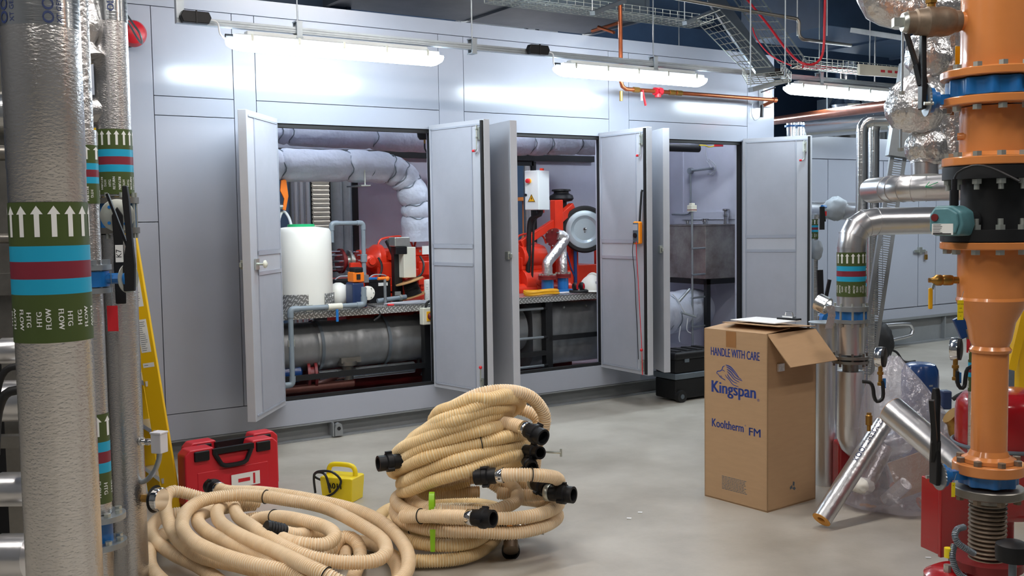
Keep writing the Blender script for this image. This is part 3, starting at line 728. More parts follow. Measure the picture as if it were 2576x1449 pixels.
for i in range(4):
    x = 3.52+i*.19; build(MB().tube(catmull([(x, 7.44, 1.0), (x+.01, 7.41, 1.07), (x+.07, 7.40, 1.12), (x+.10, 7.42, 1.2), (x+.09, 7.46, 1.26)], .02), .009, 8), 'oil_pipe', 'engine_red' if i % 2 else 'black_cable', eng)
mb = MB(); mb.tube(catmull([EX(975, 605, 7.45), EX(985, 625, 7.42), EX(995, 650, 7.4), EX(1000, 668, 7.4)], .02), .025, 12); build(mb, 'black_hose', 'black_rubber', eng)
q = EX(1078, 629, 7.44)
mb = MB(); mb.bx((q.x-.06, 7.437, q.z-.035), (q.x+.16, 7.442, q.z+.035)); mb.m = 1
mb.geo(glyphs('DRESSER', .026), on_plane((q.x+.06, 7.4365, q.z+.014), (1, 0, 0), (0, 0, 1)))
build(mb, 'maker_plate', ['white_print', 'navy_print'], eng)
mb = MB(); mb.bx((3.3, 7.42, .50), (3.42, 7.5, .95)); mb.bx((3.28, 7.4, .93), (3.6, 7.6, .97)); mb.prism([(0, 0), (.25, 0), (.08, .26), (0, .26)], (3.36, 7.44, .97), (1, 0, 0), (0, 0, 1), (0, .04, 0)); build(mb, 'mounting_bracket', 'engine_red', eng, bevel=.006)
# right-hand end: frame, pulley guard
mb = MB(); q = V(1400, 640, 7.5)
mb.bx((q.x-.045, 7.45, .3), (q.x+.045, 7.53, 1.72)); mb.bar(V(1395, 560, 7.5), V(1310, 615, 7.5), .05, .07); mb.bar(V(1440, 520, 7.55), V(1395, 560, 7.5), .06, .08); q2 = V(1440, 640, 7.6)
mb.bx((q2.x-.04, 7.56, .3), (q2.x+.04, 7.64, 1.60)); mb.bx((q2.x, 7.9, .3), (q2.x+.5, 7.95, 1.1)); mb.bx((5.55, 7.6, .9), (5.95, 8.1, 1.12))
q3 = V(1507, 680, 7.9); mb.bx((q3.x-.04, 7.85, .3), (q3.x+.06, 7.93, 1.3))
build(mb, 'support_frame', 'engine_red', eng, bevel=.006)
q = V(1335, 630, 7.55)
mb = MB(); mb.lathe([(.10, 0), (.18, .02), (.2, .1), (.2, .34)], (q.x-.16, 7.78, 1.15), (1, 0, 0), 30); mb.cyl((q.x-.15, 7.52, 1.22), (q.x+.1, 7.52, 1.22), .10, n=24); mb.cyl((q.x-.15, 7.5, 1.0), (q.x+.1, 7.5, 1.0), .11, n=24); build(mb, 'end_housing', 'engine_red', eng, bevel=.006)
# wall of pump parts under the engine
mb = MB(); mb.bx((2.75, 7.5, .2), (3.4, 8.0, .62)); mb.bx((3.4, 7.55, .2), (5.6, 8.1, .47)); build(mb, 'bed_plate', 'dark_red', eng)
# batteries
for i, (px, lab) in enumerate(((835, 'black battery half hidden behind the plastic tank'), (955, 'black battery with white strip label beside the dosing pump'))):
    c = V(px, 745, 7.38); c.z = .905
    if i == 0: c.x += .12
    t = thing('battery', lab, 'battery', c, 'batteries on the bench')
    build(MB().bx(c+V3((-.10, -.02, 0)), c+V3((.09, .12, .17))), 'case', 'black_plastic', t, bevel=.006)
    build(MB().bx(c+V3((-.10, -.025, .165)), c+V3((.09, .125, .20))), 'lid', 'black_plastic', t, bevel=.008)
    build(MB().tube(catmull([c+V3((-.09, 0, .2)), c+V3((-.05, -.01, .225)), c+V3((.04, 0, .22)), c+V3((.08, .02, .2))], .01), .005, 6), 'lead', 'grey_cable', t)
    build(MB().bx(c+V3((-.02, -.028, .135)), c+V3((.06, -.021, .16))), 'label_strip', 'white_print', t)
c = V(968, 700, 7.16)
t = thing('orange_valve', 'bright orange lever valve on the bench behind the pump', 'valve', (c.x, c.y, .91))
mb = MB(); mb.cyl(c+V3((-.06, 0, 0)), c+V3((.03, 0, 0)), .012, n=14); mb.sph(c+V3((.02, 0, -.004)), .02, 8); build(mb, 'body', 'orange_plastic', t)
build(MB().cyl((c.x, c.y, .905), (c.x, c.y, c.z), .012, n=8), 'stem', 'galv', t)
c = V(975, 728, 7.22)
t = thing('union_pipe', 'short grey plastic pipe with steel clamp lying along the back of the bench', 'pipe', c)
mb = MB(); mb.cyl((c.x-.1, 7.2, .935), (c.x+.15, 7.2, .955), .018, n=14); build(mb, 'pipe', 'pvc_grey', t)
mb = MB(); mb.cyl((c.x+.09, 7.2, .951), (c.x+.11, 7.2, .953), .024, n=14); mb.bx((c.x+.05, 7.19, .97), (c.x+.10, 7.2, 1.0)); build(mb, 'clamp', 'zinc', t)

# ---- electrical box with emergency stop on its post
c0, c1 = V(1327, 435, 7.33), V(1380, 525, 7.33)
t = thing('electrical_box', 'white electrical box with red stop button and hazard triangle on a red post', 'electrical box', (c0.x+.1, 7.35, .9))
x0, x1, z0, z1 = c0.x-.02, c1.x+.035, c1.z-.01, c0.z+.02
rz = radians(-63); u = V3((cos(rz), sin(rz), 0)); n = V3((sin(rz), -cos(rz), 0))    # n towards the doorway
cc = V3(((x0+x1)/2, 7.35, (z0+z1)/2)); W, Hh, Dp = .135, z1-z0, .19
build(MB().box(cc, (W, Dp, Hh), (u, n, Z)), 'case', 'white_box', t, bevel=.004)
fr = cc+n*(Dp/2)
lid = build(MB().box(fr+n*.008, (W-.004, .014, Hh-.004), (u, n, Z)), 'lid', 'white_box', t, bevel=.003)
fr = fr+n*.016; e = fr+u*-.02+Z*.08
build(MB().cyl(e, e+n*.012, .022, n=20), 'stop_collar', 'yellow_handle', t); build(MB().lathe([(.012, 0), (.012, .02), (.021, .022), (.019, .038), (.01, .042)], e, n, 18), 'stop_button', 'red_knob', t)
e = fr-Z*.07+u*.0; mb = MB(); mb.prism([(-.036, -.03), (.036, -.03), (0, .036)], e, u, Z, n*.0015); mb.m = 1
bolt = [(.004, .018), (-.009, -.004), (0, -.002), (-.004, -.02), (.009, .003), (0, .001)]
mb.prism(bolt, e+n*.0016, u, Z, n*.001)
for a, b in (((-.036, -.03), (.036, -.03)), ((.036, -.03), (0, .036)), ((0, .036), (-.036, -.03))): mb.bar(e+u*a[0]*.9+Z*a[1]*.9+n*.002, e+u*b[0]*.9+Z*b[1]*.9+n*.002, .003, .003, n)
build(mb, 'hazard_triangle', ['yellow_handle', 'black_plastic'], t)
build(MB().cyl(fr-u*.055-Z*.04, fr-u*.055-Z*.04+n*.012, .012, n=12), 'lock', 'black_plastic', t)
build(MB().box(cc-n*.085, (.03, .02, Hh+.05), (u, n, Z)), 'mounting_rail', 'engine_red', t)
bt = cc-Z*(Hh/2)
build(MB().tube(catmull([bt+u*.03, bt+u*.02-Z*.04, bt-u*.07-Z*.08, bt-u*.09-Z*.2, bt-u*.10-Z*.45, bt-u*.12-Z*.72], .03), .021, 12), 'conduit', 'black_rubber', t)
build(MB().tube(catmull([bt+u*.0, bt+u*.0-Z*.05, bt-u*.04-Z*.12, bt-u*.05-Z*.3, bt-u*.07-Z*.7], .03), .010, 10), 'conduit', 'black_cable', t)
# ---- air filter drum
c = V(1471, 577, 7.42)
t = thing('air_filter', 'large round air filter with pale dished end cap and black rubber rim', 'air filter', c-V3((0, 0, .2)))
d = V3((-.78, -1, -.0)).normalized(); 
mb = MB(); mb.lathe([(.14, -.34), (.2, -.33), (.205, -.2), (.197, -.19), (.205, -.18), (.205, -.06), (.197, -.05), (.21, -.04), (.215, .0), (.20, .014), (.175, .014), (.175, -.04)], c, d, 48); build(mb, 'drum', 'black_rubber', t)
mb = MB(); mb.lathe([(.174, .0), (.172, .012), (.165, .016), (.125, .016), (.118, .006), (.06, -.012), (.02, -.02), (.018, -.005)], c, d, 48); build(mb, 'end_cap', 'pale_metal', t)
mb = MB(); mb.lathe([(.018, -.02), (.018, .01), (.01, .018)], c, d, 14); 
u_, v_, _ = frame(d); mb.bar(c+d*.008-Z*.03, c+d*.004+Z*.005, .012, .006); build(mb, 'wing_nut', 'chrome', t)
c2 = V(1412, 500, 7.62)
t = thing('breather_cap', 'black mushroom-shaped intake cap standing up behind the white electrical box', 'intake cap', c2-V3((0, 0, .12)))
build(MB().lathe([(.05, -.14), (.05, -.03), (.10, -.02), (.115, .0), (.105, .03), (.07, .05), (.068, .065), (.09, .07), (.085, .085), (.03, .09)], c2, (0, 0, 1), 30), 'cap', 'black_plastic', t)
# ---- foil-wrapped bent pipes standing on red and blue flanges
def foilpipe(label, pts, r, fl, flm):
    base = pts[-1]
    t = thing('foil_wrapped_pipe', label, 'pipe', base, 'foil pipes on the bench')
    build(MB().tube(catmull(pts, .03), r, 20), 'pipe', 'foil_crinkle', t)
    mb = MB(); mb.cyl(base-Z*.018, base-Z*.002, r*1.75, n=28); mb.cyl(base-Z*.038, base-Z*.02, r*1.75, n=28); f = build(mb, 'flange', flm, t)
    mb = MB()
    for k in range(8): mb.hexa(base+V3((r*1.5*cos(k*pi/4+.3), r*1.5*sin(k*pi/4+.3), -.004)), (0, 0, 1), .009, .016)
    build(mb, 'flange_bolts', 'zinc', f)
    mb = MB(); mb.cyl((base.x, base.y, .907), base-Z*.036, r*1.2, n=20); mb.bx((base.x-.1, base.y-.05, .907), (base.x+.08, base.y+.05, .93)); build(mb, 'valve_body', 'blue_paint', t)
foilpipe('foil-wrapped pipe rising from a red flange and leaning right to the air filter', [V(1402, 590, 7.27), V(1422, 598, 7.25), V(1400, 632, 7.24), V(1378, 660, 7.22), V(1377, 675, 7.22), V(1377, 692, 7.22)], .045, 1, 'dark_red')
foilpipe('shorter foil-wrapped pipe standing just right of the leaning one', [V(1414, 620, 7.34), V(1415, 645, 7.32), V(1416, 668, 7.3), V(1416, 688, 7.3)], .04, 1, 'dark_red')
q = V(1392, 598, 7.3)
t = thing('pipe_flange_ring', 'steel and red ringed flange joint behind the leaning foil pipe', 'flange', q-V3((0, 0, .08)))
mb = MB(); mb.lathe([(.08, 0), (.08, .015), (.05, .016), (.05, .03), (.08, .031), (.08, .046)], q, V3((1, .6, .1)), 26); build(mb, 'ring', 'dark_red', t)
mb = MB(); u_, v_, d_ = frame(V3((1, .6, .1)))
for k in range(8): mb.cyl(q+(u_*cos(k*pi/4)+v_*sin(k*pi/4))*.068-d_*.02, q+(u_*cos(k*pi/4)+v_*sin(k*pi/4))*.068+d_*.07, .007, n=8)
build(mb, 'bolts', 'chrome', t)
# hard hat
c = V(1492, 700, 7.10); c.z = .908
t = thing('hard_hat', 'white hard hat resting on the bench beside the ear defenders', 'hard hat', c)
rs = []; N = 28
for i in range(13):
    th = (pi/2)*i/12; rs.append([c+V3((.115*cos(th)*cos(2*pi*k/N), .135*cos(th)*sin(2*pi*k/N), .016+.135*sin(th))) for k in range(N)])
for r_ in rs[-1]: pass
mb = MB(); mb.rings(rs[:-1] + [[c+V3((.004*cos(2*pi*k/N), .004*sin(2*pi*k/N), .151)) for k in range(N)]])
mb.tube([c+V3((.03*cos(a)*0, .125*cos(a), .018+.14*sin(a))) for a in [pi*k/20 for k in range(21)]], .012, 8)
build(mb, 'shell', 'poly_white', t)
mb = MB(); A = []; B = []
for k in range(N):
    a = 2*pi*k/N; e = .018+.035*max(0, -sin(a-.5))**2; A.append(c+V3((.11*cos(a), .13*sin(a), .02))); B.append(c+V3(((.115+e)*cos(a), (.135+e)*sin(a), .008)))
mb.rings([A, B], caps=False); o = build(mb, 'brim', 'poly_white', t); sm = o.modifiers.new('s', 'SOLIDIFY'); sm.thickness = .004
c_ = c
mb = MB(); mb.geo(glyphs('E', .028), on_plane(c+V3((-.052, -.108, .085)), V3((.9, -.4, 0)).normalized(), V3((.1, .3, .95)).normalized())); build(mb, 'sticker', 'navy_print', t)
# ear defenders
c = V(1455, 712, 7.05); c.z = .908
t = thing('ear_defenders', 'black and red folded ear defenders lying left of the hard hat', 'ear defenders', c)
for s in (-1, 1):
    mb = MB(); mb.sph(c+V3((s*.035, 0, .055)), .04, 10, (.6, .9, 1)); build(mb, 'ear_cup', 'black_plastic', t)
    mb = MB(); mb.box(c+V3((s*.035-.005, -.036, .06)), (.012, .008, .045)); build(mb, 'red_insert', 'case_red', t)
mb = MB(); mb.tube(arc_pts(c+V3((0, .0, .018)), (1, 0, 0), (0, 1, 0), .075, pi*.9, pi*2.1, 18), .012, 8); build(mb, 'headband', 'black_rubber', t)
# yellow cable coil
c = V(1362, 728, 7.10); c.z = .908
t = thing('cable_coil', 'yellow cable coiled flat on the bench in the second doorway', 'cable', c)
pts = []
for i in range(300):
    a = i*.14; rr = 1+.10*sin(a*.37)+.03*sin(a*1.3); pts.append(V3((c.x+.155*rr*cos(a), c.y+.075*rr*sin(a), .917+.028*(i/300)+.004*sin(a*3))))
build(MB().tube(pts, .0085, 8), 'cable', 'yellow_cable', t)
t = thing('paper_sheet', 'white paper sheet on the bench behind the ear defenders', 'paper', V(1420, 715, 7.2))
mb = MB(); q = V(1418, 708, 7.2); mb.box((q.x, 7.2, .9095), (.2, .12, .002), (V3((1, .3, 0)).normalized(), V3((-.3, 1, 0)).normalized(), Z)); build(mb, 'sheet', 'paper', t)
# blue drum handle thing behind foil pipes
mb = MB(); q = V(1447, 640, 7.5); mb.cyl((q.x, 7.5, .91), (q.x, 7.5, 1.30), .016, n=10); mb.tube([(q.x-.1, 7.5, 1.25), (q.x-.05, 7.5, 1.1), (q.x, 7.5, 1.0)], .008, 8)
build(mb, 'blue_stay', 'blue_drum', label='thin dark blue stay rod standing behind the foil-wrapped pipes', cat='rod')

# low pump pipework under the cylinder
t = thing('low_pipework', 'dark red and bare steel pipes with a flanged pump low in the first doorway', 'pipework', (3.2, 7.1, .2))
mb = MB(); a = V(800, 955, 7.14); b = V(1040, 935, 7.14); a.z = b.z = .40; mb.cyl(a, b, .045, n=20); build(mb, 'clad_pipe', 'foil_smooth', t)
mb = MB(); mb.cyl((2.62, 7.1, .33), (3.2, 7.1, .33), .03, n=16); mb.tube(catmull([(2.9, 7.12, .33), (3.0, 7.13, .37), (3.08, 7.13, .40), (3.3, 7.13, .40)], .03), .036, 14); build(mb, 'red_pipe', 'rust_pipe', t)
mb = MB(); mb.cyl((2.62, 7.07, .26), (4.4, 7.07, .255), .028, n=14); build(mb, 'floor_pipe', 'steel_dull', t)
mb = MB(); mb.lathe([(.09, 0), (.09, .02), (.06, .022), (.06, .05), (.09, .052), (.09, .072)], (2.85, 7.14, .42), (1, -.3, 0), 26); build(mb, 'flanged_joint', 'dark_red', t)
mb = MB(); mb.lathe([(.05, 0), (.075, .03), (.075, .2), (.05, .22)], (2.6, 7.2, .44), (1, 0, 0), 24); build(mb, 'pump_motor', 'blue_drum', t)
mb = MB(); mb.lathe([(.045, 0), (.045, .10), (.075, .11), (.075, .14)], (3.17, 7.13, .36), (0, 0, 1), 20); mb.bx((3.1, 7.08, .49), (3.26, 7.18, .53)); build(mb, 'gate_valve', 'steel_dull', t)

# items seen through the back doors
t = thing('louvre_door', 'white louvred panel seen through the back of the first doorway', 'louvre', (3.9, 9.9, 0))
a = V(785, 460, 9.8); b = V(830, 600, 9.8)
mb = MB()
for i in range(24): 
    z = 1.2+i*.045; mb.box(((a.x+b.x)/2, 9.8, z), (b.x-a.x, .04, .03), (V3((1, 0, 0)), V3((0, .8, .6)), V3((0, -.6, .8))))
build(mb, 'slats', 'poly_white', t, kind='stuff')
mb = MB(); mb.bx((a.x-.05, 9.82, 0), (b.x+.05, 9.87, 2.4)); build(mb, 'frame', 'black_steel', t)
for i, px in enumerate((738, 752, 768, 848, 868)):
    q = V(px, 500, 9.4); mb = MB(); mb.cyl((q.x, 9.4, 0), (q.x, 9.4, HZ), .05 if i < 3 else .06, n=18)
    t = thing('riser_pipe', ['silver riser pipe nearest the white tank, through the back opening', 'second silver riser pipe from the white tank, through the back opening', 'silver riser pipe left of the white louvres', 'grey column pipe right of the white louvres', 'grey riser pipe beside the lilac inner wall'][i], 'pipe', (q.x, 9.4, 0), 'risers behind the enclosure')
    build(mb, 'pipe', 'foil_smooth' if i < 3 else 'galv', t)
q = V(1335, 480, 9.6)
t = thing('orange_pipe_stub', 'orange pipe section standing behind the enclosure, seen in the second doorway', 'pipe', (q.x, 9.6, 0))
build(MB().lathe([(.13, 0), (.13, 1.25), (.10, 1.4), (.10, 1.75), (.16, 1.76), (.16, 1.8)], (q.x, 9.6, 0), (0, 0, 1), 24), 'pipe', 'orange_paint', t)
for i, px in enumerate((1325, 1352)):
    q = V(px, 420, 9.0); t = thing('riser_pipe', ['thin silver riser left of the electrical box top', 'thin silver riser above the electrical box'][i], 'pipe', (q.x, 9.0, 0), 'risers behind the enclosure')
    build(MB().cyl((q.x, 9.0, 0), (q.x, 9.0, HZ), .04, n=16), 'pipe', 'foil_smooth', t)
# red jointed clamps hanging left
q = V(712, 500, 7.45)
t = thing('lever_pair', 'pair of orange lever handles hanging left behind the white tank', 'valve handles', q-V3((0, 0, .1)))
for s in (0, 1):
    mb = MB(); o = q+V3((s*.085-.075, 0, 0)); mb.prism([(-.02, .14), (.02, .15), (.035, .02), (.01, -.09), (-.015, -.08), (.0, .0), (-.03, .06)], o, (1, 0, 0), (0, 0, 1), (0, .015, 0)); build(mb, 'handle', 'orange_plastic', t, bevel=.003)
mb = MB(); mb.cyl(q+V3((-.16, .02, -.06)), q+V3((.0, .02, -.06)), .02, n=12); build(mb, 'spindle', 'galv', t)
# ---- third doorway: steel tank on black frame
t = thing('steel_tank', 'stained square stainless steel tank with filler necks in the third doorway', 'tank', (7.17, 7.6, .9))
tz0, tz1 = V(1860, 697, 7.22).z, V(1860, 563, 7.22).z
mb = MB(); mb.bx((6.955, 7.20, tz0), (7.43, 8.10, tz1)); mb.bx((6.945, 7.19, tz1-.012), (7.435, 8.11, tz1)); build(mb, 'tank_body', 'steel_tank', t, bevel=.004)
for px, yy, hh, rr in ((1838, 7.35, .15, .026), (1774, 7.45, .055, .026), (1730, 7.7, .04, .024)):
    q = V(px, 560, yy); mb = MB(); mb.lathe([(rr, 0), (rr, hh*.5), (rr*1.2, hh*.52), (rr*1.2, hh*.62), (rr*1.05, hh*.64), (rr*1.05, hh*.85), (rr*1.5, hh*.9), (rr*1.5, hh)], (min(q.x, 7.38), yy, tz1), (0, 0, 1), 20); build(mb, 'filler_neck', 'chrome', t)
mb = MB(); x = 6.93
for y0, y1, z0, z1 in ((7.17, 8.1, tz0-.05, tz0), (7.17, 7.21, .2, tz0), (8.05, 8.1, .2, tz0)): mb.bx((6.94, y0, z0), (6.99, y1, z1))
mb.bx((6.94, 7.17, tz0-.05), (7.43, 7.22, tz0)); mb.bx((7.39, 7.17, .2), (7.43, 7.22, tz0)); build(mb, 'stand', 'black_steel', t)
gx = V(1741, 600, 7.17).x
mb = MB(); mb.cyl((gx, 7.17, .3), (gx, 7.17, 1.60), .011, n=10)
for z in (.5, .78, 1.0, 1.25): mb.cyl((gx-.02, 7.16, z), (6.945, 7.2, z), .010, n=8)
t2 = thing('level_gauge', 'thin vertical grey level tube with white sensor head in front of the steel tank', 'level gauge', (gx, 7.15, .2)); build(mb, 'tube', 'galv', t2)
mb = MB(); mb.bx((gx-.035, 7.14, 1.60), (gx+.035, 7.2, 1.66)); mb.m = 1; mb.bx((gx-.036, 7.138, 1.61), (gx+.036, 7.202, 1.62)); mb.m = 0; mb.bx((gx-.02, 7.15, 1.66), (gx+.02, 7.19, 1.68)); build(mb, 'sensor_head', ['cream_box', 'dark_red'], t2, bevel=.004)
# conduit on end wall
t = thing('wall_conduit', 'grey conduit with round box and loose wires on the inner wall of third bay', 'conduit', (7.40, 7.9, 1.6))
def XE(px, py): return X_(px, py, 7.40)
a = XE(1737, 430); b = XE(1737, 520); c = XE(1732, 538); d = XE(1690, 540)
b.y = a.y; build(MB().tube(catmull([a, a+(b-a)*.5, b, c, c+V3((0, .25, 0))], .03), .010, 10), 'conduit', 'galv', t)
build(MB().cyl(a+V3((-.02, 0, 0)), a+V3((.02, 0, 0)), .032, n=18), 'round_box', 'galv', t)
e = XE(1793, 423); build(MB().cyl(a, e, .012, n=10), 'branch', 'galv', t)
mb = MB()
for k in range(3): mb.tube(catmull([e+V3((0, .01, -.02)), e+V3((-.02, .04, .05+.02*k)), XE(1778+6*k, 405), XE(1790+4*k, 412), XE(1800, 425), XE(1795-8*k, 440), e+V3((0, .05, -.05))], .02), .004, 6)
mb.tube(catmull([XE(1775, 365), XE(1776, 390), XE(1784, 410)], .02), .004, 6)
build(mb, 'loose_wires', 'grey_cable', t)
t = thing('duct_offcut', 'black lagged pipe under the roof of the third bay with yellow ties', 'pipe', (6.9, 7.3, 2.15))
a = V(1640, 370, 7.3); b = V(1757, 373, 7.3); b.z = a.z; build(MB().cyl(a, b, .036, n=18), 'pipe', 'black_rubber', t)
build(MB().tube(catmull([b+V3((-.02, -.03, .03)), b+V3((.06, -.03, .03)), b+V3((.14, 0, .02)), b+V3((.2, -.02, .03))], .02), .006, 6), 'yellow_tie', 'yellow_plastic', t)
q = V(1790, 363, 7.25); build(MB().lathe([(.045, 0), (.045, .02), (.03, .035)], (7.18, 7.25, q.z-.02), (0, 0, 1), 18), 'red_beacon', 'red_knob', t)
# lagged vessel low in third bay
lagged('lagged_vessel', 'crumpled grey lagged vessel with loose white ties below the steel tank', [V(1625, 800, 7.25), V(1672, 790, 7.3), V(1720, 780, 7.4), V(1752, 778, 7.5)], .20, [.18, .3], 'vessel')
t = thing('hanging_ties', 'loose white tie strings dangling from the lagged vessel', 'string', V(1700, 800, 7.0))
for pts in ([(1692, 740), (1705, 755), (1716, 775), (1726, 790)], [(1712, 820), (1708, 850), (1710, 860)], [(1730, 800), (1728, 830), (1738, 838)]):
    build(MB().tube(catmull([V(x, y, 7.02) for x, y in pts], .02), .004, 6), 'tie', 'white_wire', t)
mb = MB(); mb.cyl(V(1708, 758, 7.03), V(1735, 727, 7.0), .014, n=10); mb.cyl(V(1714, 786, 7.03), V(1750, 797, 7.0), .012, n=10)
build(mb, 'pipe_stub', 'galv', t)
# unseen fill lamps added under the enclosure roof to brighten the interior
for x in (2.9, 4.8, 6.9):
    t = thing('interior_fill_lamp', 'small added fill lamp, unseen under the enclosure roof', 'light fitting', (x, 7.25, 2.9), 'added fill lamps inside the enclosure')
    build(MB().bx((x-.14, 7.2, 2.97), (x+.14, 7.3, 3.004)), 'housing', 'white_box', t); build(MB().bx((x-.12, 7.21, 2.945), (x+.12, 7.29, 2.97)), 'diffuser', 'lamp_fill_inner', t)
# ================================================================ identification bands on pipes
def band(parent, c, r, z0, z1, text, facing, count=9, flip=False, arrows=True):
    """one sleeve with green / cyan / red stripes, white arrows and lettering"""
    H = z1-z0; mb = MB(); e = r+.0012
    for mi, a, b in ((0, 0, .345), (1, .345, .455), (2, .455, .58), (1, .58, .69), (0, .69, 1)):
        mb.m = mi; n = 48; rs = [[V3((c[0]+e*cos(2*pi*k/n), c[1]+e*sin(2*pi*k/n), z0+H*t)) for k in range(n)] for t in (a, b)]
        mb.rings(rs, caps=False)
    mb.m = 3; e2 = e+.001; ar = H*.12 if H*.12*count < 2*pi*r*1.1 else 2*pi*r/count*.8
    for k in range(count):
        a = facing + 2*pi*k/count + .12
        f = on_cyl(c, e2, a, z0+H*.755)
        s = 2*pi*r/count
        mb.geo(([(-.16*s, 0), (.16*s, 0), (.16*s, H*.16), (-.16*s, H*.16)], [(0, 1, 2, 3)]), f)
        hs = [(-.38*s, H*.16), (0, H*.16), (.38*s, H*.16), (0, H*.22)]
        mb.geo((hs, [(0, 1, 3), (1, 2, 3)]), f)
    m = max(3, int(count*.8))
    for k in range(m):
        a = facing + 2*pi*k/m + .3
        rot = pi/2 if k % 2 else -pi/2
        sz = min(H*.066, 2*pi*r/m*.38)
        for j, wd in enumerate(text):
            off = (j-.5)*sz*1.15*(1 if rot > 0 else -1)
            mb.geo(fat(glyphs(wd, sz), sz*.06), on_cyl(c, e2, a+off/r, z0+H*.17, rot))
    return build(mb, 'identification_band', ['band_green', 'band_cyan', 'band_red', 'white_print'], parent)
def upto(p, z): return V3((p[0], p[1], z))
def camang(c): return atan2(-c[1], -c[0])      # direction from a pipe to the viewer

# ---- left pipes
c1 = D(131, 724, 3.08); r1 = .109
t = thing('insulated_riser', 'thickest silver embossed foil pipe at far left with large HTG FLOW band', 'pipe', upto(c1, 0), 'foil risers on the left')
zt = D(107, 85, 3.08).z; zj = D(50, 868/1.0-440, 3.08).z
build(MB().lathe([(r1, 0), (r1, D(40, 430, 3.08).z), (r1+.0015, D(40, 428, 3.08).z), (r1+.0015, zt)], upto(c1, 0), Z, 64), 'foil_jacket', 'foil_emboss', t)
build(MB().cyl(upto(c1, zt), upto(c1, HZ), r1+.002, n=64), 'upper_jacket', 'foil_smooth', t)
mb = MB(); fa = camang(c1)
for da in (-.98, .22): 
    mb.geo(fat(glyphs('OOLTHERM', .046), .0025), on_cyl(c1, r1+.003, fa+da, zt+.125, pi/2))
    mb.geo(glyphs('XT GENERATION', .021), on_cyl(c1, r1+.003, fa+da+.27, zt+.09, pi/2))
build(mb, 'lettering', 'navy_print', t)
band(t, c1, r1+.001, D(131, 862, 3.0).z, D(131, 509, 3.0).z, ('HTG', 'FLOW'), fa, 15)
c2 = D(303, 724, 4.3); r2 = .069
t = thing('insulated_riser', 'silver foil pipe nearest the yellow ladder with HTG RETURN band high up', 'pipe', upto(c2, 0), 'foil risers on the left')
zt = D(277, 66, 4.3).z
zv0, zv1 = D(300, 590, 4.3).z, D(300, 495, 4.3).z
mb = MB(); mb.cyl(upto(c2, zv1), upto(c2, zt), r2, n=48); mb.cyl(upto(c2, 0), upto(c2, zv0), r2, n=48)
build(mb, 'foil_jacket', 'foil_emboss_fine', t); build(MB().cyl(upto(c2, zt), upto(c2, HZ), r2+.002, n=48), 'upper_jacket', 'foil_smooth', t)
mb = MB(); mb.geo(fat(glyphs('OLTHERM', .038), .002), on_cyl(c2, r2+.003, camang(c2)+.1, zt+.12, pi/2)); build(mb, 'lettering', 'navy_print', t)
band(t, c2, r2+.001, D(290, 490, 4.3).z, D(285, 330, 4.3).z, ('HTG', 'RETURN'), camang(c2), 15)
# branch into P2
q = D(262, 283, 4.3); q2 = upto(c2, q.z); q3 = q2 - R0*1.6
mb = MB(); mb.cyl(q2-R0*.02, q3, .068, n=40); mb.cyl(q3, q3-R0*.4, .068, n=40); build(mb, 'branch_pipe', 'foil_emboss_fine', t)
# valve in P2 with big disc
q = upto(c2, (zv0+zv1)/2)
build(MB().cyl(q+Z*.05, q+Z*.075, r2+.018, n=30), 'flange', 'steel_dull', t); f = build(MB().cyl(q-Z*.075, q-Z*.05, r2+.018, n=30), 'flange', 'steel_dull', t)
build(MB().cyl(q-Z*.05, q+Z*.05, r2, n=30), 'valve_body', 'blue_paint', t)
mb = MB()
for k in range(8):
    a = 2*pi*k/8; mb.cyl(q+V3((cos(a), sin(a), 0))*(r2+.006)-Z*.095, q+V3((cos(a), sin(a), 0))*(r2+.006)+Z*.095, .007, n=6)
build(mb, 'flange_bolts', 'zinc', f)
n = (O-q); n.z = 0; n.normalize(); s = n.cross(Z)*-1
dc = q+n*.13+s*.0
b = build(MB().cyl(q+n*.05, dc, .02, n=14), 'stem', 'blue_paint', t)
build(MB().lathe([(.062, 0), (.066, .002), (.066, .006), (.062, .008)], dc, n, 36), 'notched_disc', 'zinc', b)
mb = MB()
for a in (.8, 2.3, 3.9, 5.4): mb.cyl(dc+n*.009+s*.045*cos(a)+Z*.045*sin(a), dc+n*.010+s*.045*cos(a)+Z*.045*sin(a), .007, n=8)
build(mb, 'disc_slots', 'blue_paint', b)
mb = MB(); mb.prism([(-.02, -.36), (.02, -.36), (.024, -.2), (.018, -.12), (.022, .0), (0, .035), (-.022, 0), (-.018, -.12), (-.022, -.2)], dc+n*.012, s, Z, n*.015); build(mb, 'lever', 'black_plastic', t, bevel=.004)
mb = MB(); mb.prism([(-.014, -.19), (.016, -.19), (.016, -.12), (-.014, -.12)], dc+n*.028, s, Z, n*.001); mb.m = 1; mb.geo(glyphs('K7', .03), on_plane(dc+n*.0295+Z*-.155, s, Z, pi/2)); build(mb, 'tag', ['white_print', 'black_plastic'], t)
